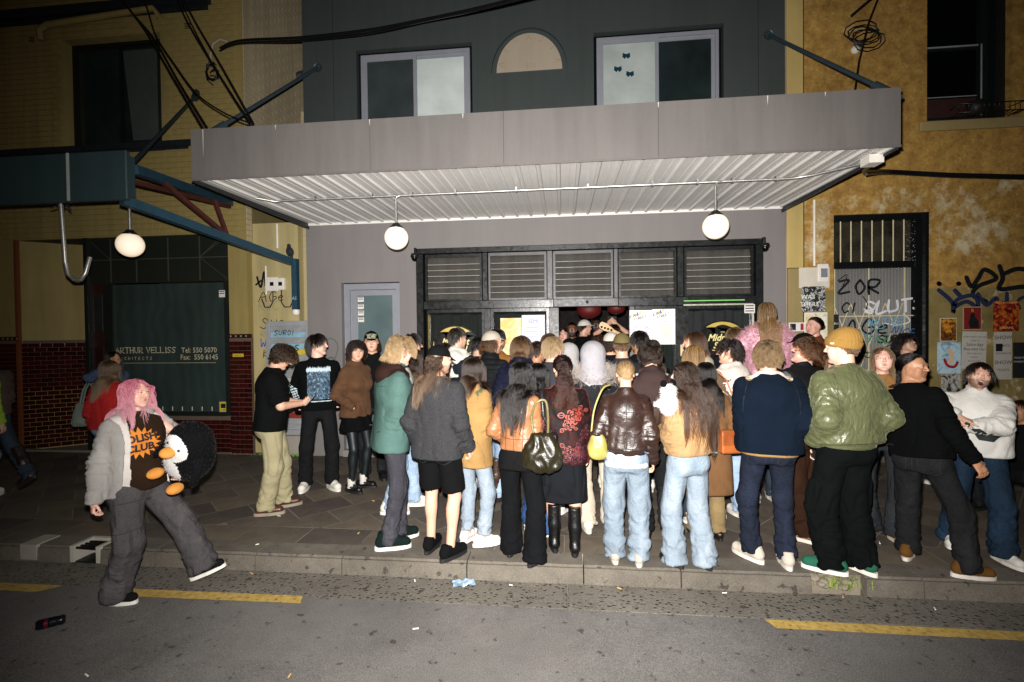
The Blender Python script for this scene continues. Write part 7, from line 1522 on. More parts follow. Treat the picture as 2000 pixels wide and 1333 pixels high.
F = Field(axis(-.25, .25, .012), axis(-.12, .12, .012), axis(-.2, .25, .012)); F.loft((0, 0, 0), np.eye(3), [-.16, -.1, .12, .16], [.20, .22, .17, .165], [.05, .075, .045, .03], n=3.2, k=0); V, Q = F.mesh(); V = relax(V, Q); N = vnormals(V, Q); V = V+N*(perlin(V*14)*.012)[:, None]; link('pouch', np_mesh('pouch', V, Q), cloth('cotton', '#6f7a70'), tote)
for y in (-.03, .03): q = MB(); q.tube([(-.1, y, .15), (-.06, y, .34), (.0, y, .46), (.07, y, .34), (.1, y, .15)], .012, 6); q.build('strap', cloth('cotton', '#6f7a70'), tote)
p1 = person((-6.78, -2.0), 82, 'walker in a grey brown jacket and cuffed jeans leaving at the far left edge', 1, 'passers by on the street', H=1.78, hair=dict(st='short', L=.05, **DKB), lean=5, feet=((-.1, .30, 0), (.10, -.52, 0, .10, -30)), twist=-8, top=K('cotton', '#4b3f39', hem=.92, ease=.035, collar='shirt'), bot=K('denim', '#26303a', c2='#3c4a58', st='straight'), shoe=('boot', '#1a1411', '#2a211a'), L='back', R='front')
p1b = person((-6.75, -2.15), 20, 'person in a lime green top almost wholly outside the left edge', 0, 'passers by on the street', H=1.72, hair=dict(st='short', L=.05, **DKB), top=K('cotton', '#8fae2c', hem=.90, ease=.03), bot=K('denim', '#6f8aa0'), shoe=SN())

# ---- left of the door
khaki = person((-3.06, -2.25), -62, 'man in black tee and khaki chinos looking down at his phone', 2, H=1.78, b=1.14, skin='fair', lean=5, look=(4, -34), hair=dict(st='curly', L=.085, curl=.017, wl=.045, vol=.042, low=.1, n=4200, clump=.25, **dict(c='#1c100a', c2='#3a2413')), feet=((-.09, .10, 8), (.10, -.06, -6)), L='phone', R='phone', top=K('cotton', '#0b0d0d', hem=.86, ease=.028, sl='short', sll=.92, boxy=1.0, collar='crew', n='tee'), bot=K('cotton', '#99906e', st='loose', amp=.011), shoe=('loafer', '#4a2a16', '#8d8272'))
ph = empty('phone', to_world(khaki, (khaki.arms[0][2]+khaki.arms[1][2])/2+np.array([0, .10, .03])), R_(-62), 'dark phone in both hands of the man in khaki chinos', 'phone'); ph.rotation_euler = (R_(-40), 0, R_(-62)); q = MB(); q.box(-.037, .037, -.004, .004, -.075, .075, .003); q.build('case', BLK, ph); q = MB(); q.box(-.034, .034, -.0055, -.0045, -.07, .07); q.build('screen', emit('phone screen', '#9fb4c8', .25), ph)
m = MB(); rs = random.Random(3)
for i in range(14): x, y = rs.uniform(-.05, .05), rs.uniform(-.05, .05); m.add([(x, y, 0), (x+rs.uniform(.01, .03), y+rs.uniform(-.01, .02), 0), (x+rs.uniform(-.01, .02), y+rs.uniform(.01, .03), 0)], [(0, 1, 2)])
decal(khaki, khaki.top, 'chest_print', m, khaki.T((.06, .16, 1.28)), khaki.Mt@np.array([-1., 0, 0]), (0, 0, 1), plain('ink pale', '#b5b59a', .7))
blk = person((-2.93, -1.50), -150, 'man with black fringe in black long sleeve with pale blue print, hands in pockets', 2, H=1.87, b=.96, skin='pale', look=(66, 2), hair=dict(st='fwd', L=.10, bang=.075, vol=.03, n=3400, **BLKH), feet=((-.13, .06, 22), (.16, -.06, -18)), L='pocket', R='pocket', top=K('cotton', '#0a0b0c', hem=.90, ease=.032, boxy=1.0, collar='crew', n='shirt'), bot=K('denim', '#0e0f11', c2='#1a1b1d', st='loose'), shoe=SN('#d2ccc2', '#d8d3ca'))
m = MB(); nx_, ny_ = 14, 18; vv = []; rs = random.Random(8)
for j in range(ny_+1):
    for i in range(nx_+1): vv.append((-.125+.25*i/nx_, -.17+.34*j/ny_, 0))
m.add(vv, [(j*(nx_+1)+i, j*(nx_+1)+i+1, (j+1)*(nx_+1)+i+1, (j+1)*(nx_+1)+i) for j in range(ny_) for i in range(nx_)])
t = NT('chest artwork'); nn_ = t.noise(17, 6, .75, dist=2.2); ART = t.fin(t.mix(t.ramp(t.noise(46, 4, .7, dist=1), [(.4, (0, 0, 0)), (.62, (.8, .8, .8))]), t.ramp(nn_, [(.34, rgb('#05090d')), (.47, rgb('#1c3448')), (.56, rgb('#4f7c9c')), (.68, rgb('#b5ccd8'))]), rgb('#0a1219')), .7, None)
bo, br_, bu = blk.T((0, .16, 1.19)), blk.Mt@np.array([-1., 0, 0]), (0, 0, 1); decal(blk, blk.top, 'chest_print', m, bo, br_, bu, ART)
m = MB(); rs = random.Random(4)
for i in range(46):
    x = -.13+.26*i/45; h_ = rs.uniform(.01, .035); m.add([(x, .165-h_*.3, 0), (x+.006, .165+rs.uniform(-.02, .01), 0), (x+.004, .19+h_, 0), (x-.005, .19+rs.uniform(-.02, .01), 0)], [(0, 1, 2, 3)])
    if i % 2: m.add([(x, -.20+rs.uniform(0, .012), .0), (x+.012, -.20, 0), (x+.012, -.188, 0), (x, -.186, 0)], [(0, 1, 2, 3)])
decal(blk, blk.top, 'print_logo', m, bo, br_, bu, plain('ink ice', '#b3c4cc', .7), None, .004)
for sd in (0, 1):
    Sp, E_, Wp = blk.arms[sd][:3]; m = MB(); rs = random.Random(6+sd)
    for i in range(9):
        for j in range(3): m.add([(-.022+.016*j+rs.uniform(-.002, .002), -.13+.032*i, 0), (-.010+.016*j, -.13+.032*i, 0), (-.010+.016*j, -.108+.032*i+rs.uniform(-.006, .004), 0), (-.022+.016*j, -.108+.032*i, 0)], [(0, 1, 2, 3)])
    up_ = nrm(Sp-E_) ; mid = (E_+Wp)/2+(Sp-E_)*.2; u2 = nrm(E_-Wp); out_ = np.array([.0, 1., 0])*.6+np.array([(-1 if sd == 0 else 1)*.8, 0, 0]); decal(blk, blk.top, 'sleeve_print', m, mid, np.cross(u2, nrm(out_)), u2, plain('ink ice', '#b3c4cc', .7))
suede = person((-2.46, -1.50), -118, 'woman with dark curls in brown suede jacket, short black skirt and white socks', 2, f=1, H=1.80, skin='fair', look=(-26, -8), hair=dict(st='curly', L=.14, curl=.012, wl=.05, vol=.03, bang=.05, c='#150d09', c2='#2a1a12', low=.2), feet=((-.09, .0, 25), (.10, .02, 5)), top=K('corduroy', '#523722', hem=.86, ease=.03, collar='fold', n='jacket'), bot=K('cotton', '#0b0b0c', st='mini', hem=.70), legc='#10171a', shoe=('janes', '#0c0c0d', '#141414'), L='back', R='jpocket')
for hip, K_, A_, yw, sd, pt in suede.legs: q = MB(); q.tube([A_+np.array([0, 0, .075]), A_+np.array([0, 0, .0]), A_-np.array([0, 0, .035])], [.046, .044, .05], 12); q.build('sock', cloth('cotton', '#cfcac2'), suede.root)
capw = person((-2.44, -1.05), -158, 'person in a black cap with white lettering standing against the grey door', 1, H=1.90, skin='fair', look=(0, -4), hair=dict(st='curly', L=.12, curl=.012, vol=.04, low=.2, **DKB), hat=dict(t='cap', c='#0d0d0e'), top=K('cotton', '#101112', hem=.85), bot=K('denim', '#18191c'), shoe=SN('#141414', '#1c1c1c'))
m = MB()
for t_, v in (('GOOD TIMES', .03), ('BAD TIMES', .012), ('ALL TIMES', -.006), ('EVERY DAY', -.024)): V, F_ = text_polys(t_, .022, 0, .0008); m.add([(x, y+v, 0) for x, y, z in V], F_)
hat_ = [o for o in capw.root.children if o.name.startswith('cap')][0]; decal(capw, hat_, 'cap_lettering', m, capw.hc+capw.Mh@np.array([0, .11, .075]), capw.Mh@np.array([-1., 0, 0]), capw.Mh@np.array([0, -.35, 1.]), plain('ink pale', '#cfccc6', .7))
parka = person((-1.50, -2.93), -58, 'man with wavy blond hair in a green parka and grey jeans', 2, H=1.85, skin='rosy', lean=5, look=(0, -16), hair=dict(st='fwd', L=.13, vol=.035, wave=.012, wl=.07, n=3400, clump=.7, bang=.10, **BLD_), feet=((-.07, .06, 6), (.08, -.06, -12)), L='front', R='front', top=K('nylon', '#3d5953', hem=.80, ease=.04, boxy=1.02, collar='stand', hood=None, n='parka', amp=.011), under=(K('cotton', '#2a1a16', hem=1.2, ease=.03, collar='fold', hood='down', n='hood', sl='none'),), bot=K('denim', '#34333a', c2='#5a5860', st='straight'), shoe=('hi', '#0f1c1a', '#d6d1c6'))
whitet = person((-1.70, -2.12), -75, 'man with short dark hair and white tee behind the green parka', 1, H=1.83, skin='brown', look=(4, -6), hair=dict(st='short', L=.018, vol=.006, **BLKH), top=K('cotton', '#c9c6bf', hem=.86, sl='short', collar='crew'), bot=K('denim', '#8fa6bf', c2='#b9cbdc', st='loose'), shoe=SN('#d2ccbf', '#d8d3c8', '#1b2430'), feet=((-.1, .12, 0), (.1, -.1, -8)), L='front', R='front')
prof1 = person((-1.78, -1.52), -70, 'man with black bowl fringe in profile right of the grey door', 1, H=1.86, skin='fair', look=(0, 0), hair=dict(st='fwd', L=.10, bang=.07, vol=.028, **BLKH), top=K('cotton', '#14161a', hem=.86, hood='down'), bot=K('denim', '#4a6a8c', c2='#7e9cb8', st='loose'), shoe=SN('#15171c', '#d8d3c8', '#d8d3c8'))
camo = person((-1.68, -1.80), -60, 'woman with long dark hair in an olive camouflage jacket', 1, f=1, H=1.71, skin='fair', hair=dict(st='long', L=.40, vol=.028, **DKB), top=K('velvet', '#3a3a24', c2='#5c5638', hem=.90, collar='shirt'), bot=K('denim', '#26303c'), shoe=SN('#15171c', '#d8d3c8'))
shorts = person((-1.04, -3.10), -14, 'man with long brown hair, black cap, charcoal knit and black shorts', 2, H=1.76, skin='fair', look=(-34, -2), beard=.5, hair=dict(st='long', L=.36, vol=.03, wave=.014, wl=.10, n=3400, clump=.75, c='#3c2a1e', c2='#7a5a42'), hat=dict(t='cap', c='#0e0f10', back=0, tilt=-6), feet=((-.115, .06, 6), (.115, -.03, -20)), L=((.22, .05, .90), (.2, -1, 0), (-1, .1, 0), .6), R=((.245, .08, .90), (.25, -1, 0), (-1, .1, 0), .7), top=K('knit', '#262628', hem=.82, ease=.04, boxy=1.02, collar='crew', n='knit_jumper', cuff=1), bot=K('cotton', '#0e0e0f', st='loose', len=.86), shoe=('sneak', '#0e0e0f', '#171718'))
fade = person((-1.27, -1.32), -25, 'man with a dark faded crop and white collar before the left oval sign', 1, H=1.93, skin='fair', look=(-14, 2), hair=dict(st='fwd', L=.05, vol=.018, **dict(c='#120d0a', c2='#3a3026')), top=K('nylon', '#12161f', hem=.85, ease=.035), under=(K('cotton', '#c9c5bd', hem=1.2, ease=.032, collar='fold', hood='down', n='hood', sl='none'),), bot=K('denim', '#1a2030'), shoe=SN())
laugh = person((-1.57, -.62), 165, 'laughing woman facing the street in front of the left oval sign', 1, f=1, H=1.74, skin='pale', look=(12, -6), mouth=.35, hair=dict(st='bob', L=.2, **DKB), top=K('cotton', '#14161a', hem=.88), bot=K('denim', '#1a2030'), shoe=SN())
dkr = person((-1.12, -.72), -30, 'dark haired man half hidden beside the white capped man', 0, H=1.82, skin='fair', hair=dict(st='short', L=.05, **BLKH), top=K('cotton', '#15171b', hem=.86), bot=K('denim', '#1a2030'), shoe=SN())
mustard = person((-.80, -2.85), -28, 'woman with straight dark hair in a mustard cord jacket and pale jeans', 2, f=1, H=1.65, skin='fair', look=(-24, -4), hair=dict(st='long', L=.34, vol=.024, n=3200, c='#1c120c', c2='#3c281a'), feet=((-.07, .0, 5), (.11, .0, -38)), L='front', R='front', top=K('wool', '#8e6d3c', hem=.74, ease=.04, boxy=1.05, hemk=1.08, collar='fold', n='jacket'), under=(K('knit', '#4a4a32', hem=1.2, ease=.03, collar='stand', n='scarf', sl='none'),), bot=K('denim', '#84919e', c2='#aab4bd', st='straight', crop=.03), shoe=('sneak', '#d6d1c9', '#dcd8d0', '#6a6a6a'))
wcap = person((-.80, -1.72), -38, 'man in a stone coloured cap and black ribbed puffer jacket', 2, H=1.88, skin='fair', beard=.3, look=(-22, 0), hair=dict(st='curly', L=.10, curl=.010, vol=.03, low=.15, **BRN), hat=dict(t='cap', c='#a89f90'), top=K('nylon', '#101216', hem=.88, ease=.045, puff=.055, collar='stand', n='puffer'), bot=K('denim', '#8aa0ba', st='loose'), shoe=('boot', '#3a2416', '#1c140e'))
tanj = person((-.82, -1.05), -20, 'dark haired man in a tan jacket behind the stone cap', 0, H=1.91, skin='fair', hair=dict(st='short', L=.06, vol=.025, **BLKH), top=K('wool', '#8a5a24', hem=.85, ease=.03), bot=K('denim', '#1a2030'), shoe=SN())
navyp = person((-.44, -1.92), -8, 'man with thick brown hair in a navy quilted puffer', 2, H=1.82, skin='fair', look=(-12, 0), hair=dict(st='fwd', L=.11, vol=.034, c='#3c2413', c2='#7a5432'), top=K('nylon', '#12152a', hem=.86, ease=.055, puff=.06, collar='stand', hood='down', n='puffer'), bot=K('denim', '#8aa0ba', st='loose'), shoe=('boot', '#4a2c18', '#1c140e'))
dk2 = person((-.30, -1.52), -30, 'short dark haired person between the navy puffer and the blond man', 0, H=1.76, skin='tan', look=(-20, 0), hair=dict(st='short', L=.06, **DKB), top=K('cotton', '#15171b', hem=.86), bot=K('denim', '#1a2030'), shoe=SN())
curlb = person((-.16, -1.25), -10, 'curly brown haired person close to the pale posters', 0, H=1.84, skin='fair', hair=dict(st='curly', L=.07, curl=.01, vol=.03, **BRN), top=K('cotton', '#1a1a1d', hem=.86), bot=K('denim', '#1a2030'), shoe=SN())
blond = person((-.11, -2.02), -14, 'man with short blond hair in a charcoal tee', 2, H=1.81, skin='rosy', look=(-22, -4), hair=dict(st='fwd', L=.08, vol=.03, bang=.07, **dict(c='#705836', c2='#c0a174')), top=K('cotton', '#343438', hem=.86, sl='short', collar='crew'), bot=K('denim', '#1c2c4a'), shoe=SN())
tan = person((-.36, -3.10), -12, 'woman with long black hair in a cropped tan leather jacket and wide black trousers', 2, f=1, H=1.63, skin='fair', look=(-14, -12), twist=-6, hair=dict(st='long', L=.46, vol=.03, n=3600, wave=.006, wl=.16, clump=.7, **dict(c='#0b0908', c2='#1e1714')), feet=((-.10, .06, 6), (.14, -.06, -20)), L='jpocket', R='front', top=K('leather', '#99623a', hem=.97, ease=.026, boxy=.95, collar='shirt', n='leather_jacket', amp=.011), under=(K('cotton', '#121212', hem=.80, ease=.012, n='shirt', sl='none', hemk=1.05),), bot=K('cotton', '#0f1012', st='wide', amp=.008, crop=-.06), shoe=('loafer', '#0c0c0d', '#141414'))
blk2 = person((-.25, -2.55), -40, 'woman with sleek black hair in a black leather jacket and blue jeans', 1, f=1, H=1.58, skin='fair', look=(-30, -6), hair=dict(st='long', L=.30, vol=.022, n=3000, **dict(c='#080707', c2='#161210')), feet=((-.08, .0, 5), (.12, -.05, -20)), R='front', top=K('leather', '#0c0c0d', hem=.9, ease=.03, collar='shirt', n='leather_jacket'), bot=K('denim', '#24406a', c2='#3c5c8a', st='wide'), shoe=SN('#d2ccc2', '#d8d3ca'))
velv = person((.0, -2.93), 4, 'woman with a dark curly ponytail in a black velvet jacket with red roses', 2, f=1, H=1.66, b=1.18, skin='fair', look=(4, -2), hair=dict(st='pony', tie=(0, -.115, .02), L=.44, curl=.020, wl=.06, vol=.03, clump=.3, n=4200, low=.05, **dict(c='#1c0d08', c2='#44241a')), feet=((-.085, .03, 4), (.085, -.05, -6)), L='jpocket', R=((.235, .03, .86), (.25, -1, 0), (-1, .1, 0), .5), top=K('velvet', '#0c0606', c2='#2c0a0a', hem=.80, ease=.035, boxy=1.05, n='velvet_jacket'), bot=K('cotton', '#15171b', st='skirt', hem=.47, wk=.20), shoe=('boot', '#0a0a0b', '#101011'))
q = MB(); k = velv.hs; c_ = velv.hc+velv.Mh@np.array([0, -.112, .02])*k; q.lathe([(.026, -.012), (.034, -.008), (.034, .008), (.026, .012)], (c_[0], c_[1], c_[2]), 14, 'y'); q.build('hair_tie', cloth('cotton', '#23305c'), velv.root)
def rose(mb, cx, cy, r, rs):
    fn = lambda u, v, h: (u, v, h)
    for i in range(3):
        rr = r*(.30+.28*i); npt = 3+i*2
        for k in range(npt):
            a = 6.283*k/npt+i*.7; w = 6.283/npt*.75; P = [np.array([cx+rr*(1+.18*math.sin(3.14*j/6))*math.cos(a+w*(j/6-.5)), cy+rr*(1+.18*math.sin(3.14*j/6))*math.sin(a+w*(j/6-.5))]) for j in range(7)]; ribbon(mb, P, r*.20, fn, 0, True)
def leaf(mb, cx, cy, r, a):
    fn = lambda u, v, h: (u, v, h); d = np.array([math.cos(a), math.sin(a)]); p = np.array([-d[1], d[0]]); c = np.array([cx, cy])
    for sd in (-1, 1): ribbon(mb, [c+d*r*t+p*sd*r*.36*math.sin(3.14*t) for t in np.linspace(0, 1, 7)], r*.14, fn, 0)
    ribbon(mb, [c, c+d*r*.9], r*.09, fn, 0)
rs = random.Random(12); REDS = [plain('rose red', '#6e201a', .6), plain('rose coral', '#8a3a2c', .6), plain('rose plum', '#421420', .6)]
def roseset(items, mat, name):
    for (z, y, px_, nr, sz) in items: pass
m = [MB(), MB(), MB()]
for (x, y, r, k) in ((.075, .085, .062, 1), (.035, .02, .045, 1), (.13, .11, .035, 0), (-.19, .03, .04, 0), (-.17, -.06, .05, 2), (.03, -.20, .045, 0), (.09, -.26, .05, 2), (.16, -.20, .045, 2), (.17, -.06, .04, 2), (-.18, -.22, .04, 0)):
    rose(m[k], x, y, r, rs)
    for i in range(3): a = rs.uniform(0, 6.28); leaf(m[k if k else 0], x+r*1.15*math.cos(a), y+r*1.15*math.sin(a), r*rs.uniform(.7, 1.1), a+rs.uniform(-.5, .5))
for k in range(3): decal(velv, velv.top, 'rose_print', m[k], velv.T((0, -.14, 1.13)), velv.Mt@np.array([1., 0, 0]), velv.Mt@np.array([0, 0, 1.]), REDS[k], None, .003, .05)
def slouch(name, c, rz, label, w, h, d, mat, straps, smat, wr=.02, cat='handbag', seed=1):
    g = empty(name, c, rz, label, cat); F = Field(axis(-w*1.4, w*1.4, .011), axis(-d*1.8, d*1.8, .011), axis(-h*1.3, h*1.3, .011)); F.loft((0, 0, 0), np.eye(3), [-h, -h*.7, -h*.1, h*.6, h], [w*.62, w*.95, w, w*.72, w*.45], [d*.7, d, d, d*.7, d*.35], n=2.4, k=0)
    V, Q = F.mesh(); V = relax(V, Q); N = vnormals(V, Q); r = 1-np.abs(perlin(V*np.array([16, 16, 9])+seed))*2.4; V = V+N*(r*wr)[:, None]; link('pouch', np_mesh('pouch', V, Q), mat, g)
    for p, r_ in straps: q = MB(); q.tube(smooth_poly(p, 6), r_, 6); q.build('strap', smat, g)
    return g
slouch('handbag', (-.165, -3.33, .93), R_(-10), 'slouchy olive and gold metallic handbag hanging at the hip of the tan jacket', .145, .135, .075, cloth('leather', '#1f1b0a'), [([(-.06, 0, .12), (-.09, .05, .26), (-.07, .12, .36), (0, .14, .38), (.03, .1, .28), (.05, .0, .13)], .011)], cloth('leather', '#6a6236'), .022)
q = MB(); P_ = [Vector(p) for p in ((-.09, -3.06, 1.02), (-.16, -3.12, 1.18), (-.17, -3.10, 1.34), (-.16, -2.98, 1.43))]; o_ = empty('handbag', (-.10, -3.10, .92), 0, 'black bag with broad strap under the arm of the velvet jacket', 'handbag'); q.tube([p-Vector((-.10, -3.10, .92)) for p in P_], .017, 8); q.build('strap', cloth('leather', '#1a1a1b'), o_); q = MB(); q.box(-.12, .06, -.04, .06, -.10, .12, .02); q.build('pouch', cloth('leather', '#101011'), o_)
hood = person((.29, -2.30), 4, 'person with pale grey hood up over a black parka with fur trim and cream trousers', 2, H=1.76, skin='fair', hair=dict(st='fwd', L=.05, **BRN), feet=((-.10, -.30, 4), (.13, -.22, -8)), lean=0, top=K('nylon', '#15171b', hem=.88, ease=.05, boxy=1.05, n='parka', amp=.014), under=(K('cotton', '#98959a', hem=1.15, ease=.042, hood='up', sl='none', n='hood', wt=.3),), bot=K('corduroy', '#b5a895', st='flare'), shoe=SN('#c9bfae', '#cfc6b8'), L='front', R='down')
fur(hood, hood.top, 'fur_trim', .09, 15000, hair_mat('#a8988a', '#d8ccc0', .6), .0011, (0, 0, -.2), .45, sel=lambda c: (c[:, 2] > hood.T((0, 0, 1.36))[2]))
hood2 = person((.07, -1.52), -6, 'second pale hood, half hidden behind the fur trimmed parka', 1, H=1.73, skin='fair', hair=dict(st='fwd', L=.05, **BRN), top=K('cotton', '#a5a2a2', hem=.86, ease=.035, hood='up', n='hoodie'), bot=K('denim', '#26303c'), shoe=SN())
olive = person((.63, -1.82), 4, 'man in an olive baseball cap and washed charcoal shirt', 2, H=1.84, skin='fair', hair=dict(st='short', L=.03, **BRN), hat=dict(t='cap', c='#6b5f38'), look=(-6, 2), top=K('cotton', '#2c2e33', hem=.85, ease=.03, collar='crew'), bot=K('denim', '#1a1c20'), shoe=SN())
wcap2 = person((.57, -1.18), -25, 'person in a white cap in front of the doorway', 1, H=1.85, skin='fair', hair=dict(st='curly', L=.08, curl=.01, **DKB), hat=dict(t='cap', c='#c4bdb5'), top=K('cotton', '#121316', hem=.86), bot=K('denim', '#1a2030'), shoe=SN())
dark3 = person((.90, -1.28), 8, 'man with thick black hair in front of the venue poster', 1, H=1.86, skin='tan', look=(14, 0), hair=dict(st='short', L=.06, vol=.03, **BLKH), top=K('cotton', '#101215', hem=.86, ease=.03), bot=K('denim', '#1a2030'), shoe=SN())
greyb = person((.98, -1.62), 12, 'woman with long ash brown hair beside the doorway', 1, f=1, H=1.77, skin='fair', hair=dict(st='long', L=.36, vol=.028, c='#2c2119', c2='#6e5a46'), top=K('cotton', '#0f1012', hem=.86), bot=K('denim', '#1a2030'), shoe=SN())
brownh = person((.82, -2.42), 2, 'man with tousled dark hair in a faded brown hoodie and black trousers', 2, H=1.75, skin='fair', look=(-4, -8), hair=dict(st='curly', L=.085, curl=.012, wl=.06, vol=.036, n=4000, clump=.4, **dict(c='#120c09', c2='#33241a')), feet=((-.10, -.2, 4), (.10, -.18, -6)), top=K('cotton', '#3a2c2a', hem=.90, ease=.04, boxy=1.0, hood='down', n='hoodie'), under=(K('cotton', '#b9b9be', hem=.85, ease=.02, sl='none', n='tee'),), bot=K('denim', '#0f1011', st='loose', amp=.012), shoe=('loafer', '#15110e', '#1b1714'), L='front', R='front')
bun = person((.50, -3.10), -5, 'woman with a blond low bun in a brown leather bomber and baggy pale jeans', 2, f=1, H=1.63, skin='fair', look=(3, -4), hair=dict(st='bun', tie=(0, -.098, -.02), bun=.036, L=.30, n=3200, vol=.012, clump=.2, **dict(c='#7a5a36', c2='#c9a878')), feet=((-.095, .02, 4), (.095, .0, -4)), L='jpocket', R=((.245, .03, .88), (.25, -1, 0), (-1, .1, 0), .6), top=K('leather', '#2c1a14', hem=.98, ease=.05, boxy=1.02, rib=1, cuff=1, collar='rib', n='leather_bomber', amp=.014), under=(K('cotton', '#cfcbc4', hem=.84, ease=.018, n='tee', sl='none', hemk=1.02),), bot=K('denim', '#74828f', c2='#9eabb5', st='baggy', amp=.013, crop=-.05), shoe=('sneak', '#a79d8e', '#cfc8bc'))
slouch('handbag', (.27, -3.17, .95), R_(4), 'small lemon yellow handbag at the left side of the brown leather bomber', .075, .10, .05, cloth('leather', '#998d3e'), [([(-.05, 0, .09), (-.02, .03, .28), (.05, .06, .44), (.12, .12, .47)], .008)], cloth('leather', '#998d3e'), .008)
brun = person((.97, -3.13), 22, 'brunette with very long loose hair in a tan sweatshirt and pale flared jeans', 2, f=1, H=1.62, skin='pale', look=(48, 0), twist=6, hair=dict(st='long', L=.56, vol=.034, n=4200, wave=.012, wl=.14, clump=.65, **dict(c='#24160f', c2='#4e3424')), feet=((-.09, .05, 10), (.12, -.04, -6)), L='front', R='front', top=K('wool', '#96764e', hem=.96, ease=.055, boxy=1.05, hemk=.94, n='sweatshirt', amp=.012), bot=K('denim', '#808e9b', c2='#a8b3bc', st='wide', amp=.011, crop=-.06), shoe=('loafer', '#1a1413', '#1c1716'))
def plush(c, label):
    g = empty('panda_toy', c, R_(30), label, 'toy'); F = Field(axis(-.13, .13, .009), axis(-.13, .13, .009), axis(-.15, .15, .009)); F.ell((0, 0, -.03), (.07, .06, .085), None, 0); F.ell((0, .0, .07), (.06, .055, .055), None, .02); F.rc((-.05, 0, 0), (-.09, .03, -.03), .025, .02, .01); F.rc((.05, 0, 0), (.09, .03, -.03), .025, .02, .01); V, Q = F.mesh(); b = link('body', np_mesh('body', relax(V, Q), Q), cloth('fleece', '#cfccc8'), g); fur(None, b, 'plush_pile', .012, 16000, WFUR, .001)
    for sx in (-1, 1): q = MB(); q.lathe([(0, .03), (.018, .024), (.024, 0), (.018, -.02), (0, -.024)], (sx*.045, 0, .125), 10); q.build('ear', cloth('fleece', '#0c0c0e'), g)
    return g
plush((.79, -3.30, 1.33), 'small white plush panda with black ears held up by the long haired brunette')
coat = person((1.28, -2.58), 6, 'woman with black hair in a long caramel coat and beige cord trousers', 1, f=1, H=1.58, skin='fair', look=(8, -4), hair=dict(st='long', L=.34, vol=.024, n=3000, **BLKH), feet=((-.09, .06, 4), (.09, .0, -6)), top=K('wool', '#6a4a2c', hem=.46, ease=.045, boxy=1.05, hemk=1.12, n='coat', collar='fold'), bot=K('corduroy', '#7d6844', st='loose'), shoe=('loafer', '#20140c', '#18110c'), R='jpocket', L='jpocket')
g = empty('shoulder_bag', (1.40, -2.84, .92), R_(14), 'glossy tan leather shoulder bag on a thin strap beside the caramel coat', 'handbag'); q = MB(); q.box(-.10, .10, -.035, .035, -.095, .10, .012); q.build('pouch', cloth('leather', '#a3551a'), g); q = MB(); q.box(-.10, .10, -.043, -.0355, -.02, .10, .003); q.build('flap', cloth('leather', '#8f4715'), g); q = MB(); q.tube([(.09, 0, .10), (.06, .02, .3), (-.0, .08, .52), (-.05, .12, .58)], .007, 6); q.build('strap', cloth('leather', '#a3551a'), g)
blongl = person((1.28, -2.20), 14, 'woman with straight honey blond hair among the crowd before the long coat', 1, f=1, H=1.73, skin='fair', hair=dict(st='long', L=.36, vol=.018, n=3200, c='#6e4c28', c2='#c29c60'), top=K('wool', '#7a4a24', hem=.8, ease=.035), bot=K('denim', '#26303c'), shoe=SN())
shag = person((1.42, -1.72), 62, 'bearded man with shaggy brown hair and cream hoodie in profile', 1, H=1.85, skin='fair', beard=.7, look=(10, 0), hair=dict(st='bob', L=.16, vol=.03, bang=.08, c='#2e1c12', c2='#5c3c26'), top=K('fleece', '#b3a690', hem=.86, ease=.035, hood='down'), bot=K('denim', '#26303c'), shoe=SN())
whoodie = person((1.64, -2.12), 30, 'young man with dark hair, cream hood and brown jacket in profile', 2, H=1.77, skin='fair', look=(36, 0), hair=dict(st='fwd', L=.10, vol=.034, wave=.008, wl=.06, **dict(c='#100b09', c2='#2c1f18')), feet=((-.1, .12, 30), (.12, .0, -10)), top=K('wool', '#5e4b38', hem=.88, ease=.04, n='jacket'), under=(K('cotton', '#c2b8ad', hem=1.15, ease=.045, hood='down', sl='none', n='hood'),), bot=K('denim', '#93abc6', c2='#bfd0e0', st='loose'), shoe=SN('#cfc8be', '#d8d3ca', '#222426'), L='front', R='front')
brn2 = person((2.02, -1.12), -20, 'brown haired man turned right under the right oval sign', 1, H=1.89, skin='fair', look=(-24, 0), hair=dict(st='short', L=.07, vol=.028, c='#3a2415', c2='#8a6238'), top=K('cotton', '#15171b', hem=.86), bot=K('denim', '#1a2030'), shoe=SN())
carry = person((2.16, -1.55), 6, 'broad person in grey hoodie carrying the pink jacketed woman on the shoulders', 1, H=1.62, b=1.1, skin='fair', hair=dict(st='short', L=.05, **BRN), top=K('fleece', '#7d756a', hem=.84, ease=.05, hood='down'), bot=K('denim', '#26303c'), shoe=SN(), L='up', R='up')
pinkj = person((2.18, -1.62, .50), -6, 'woman in a fluffy pink jacket with long fair hair riding on shoulders', 2, f=1, H=1.66, skin='fair', look=(-10, 4), hair=dict(st='long', L=.46, vol=.024, n=3400, c='#5e4326', c2='#b08c58'), feet=((-.16, .42, 0, .40), (.16, .42, 0, .40)), top=K('fleece', '#eab4c4', hem=.86, ease=.06, boxy=1.1, n='fluffy_jacket', amp=.012), bot=K('nylon', '#5a3a4a', st='slim'), shoe=('sneak', '#1c1c1e', '#d8d3ca'), L=((.20, .20, 1.0), (1, -.2, -.4), (-1, 0, 0), .5), R=((.24, .16, .95), (1, -.2, -.4), (-1, 0, 0), .5))
fur(pinkj, pinkj.top, 'pink_pile', .05, 15000, hair_mat('#d07a92', '#f4b8c6', .65), .0013, (0, 0, -.35), .5)
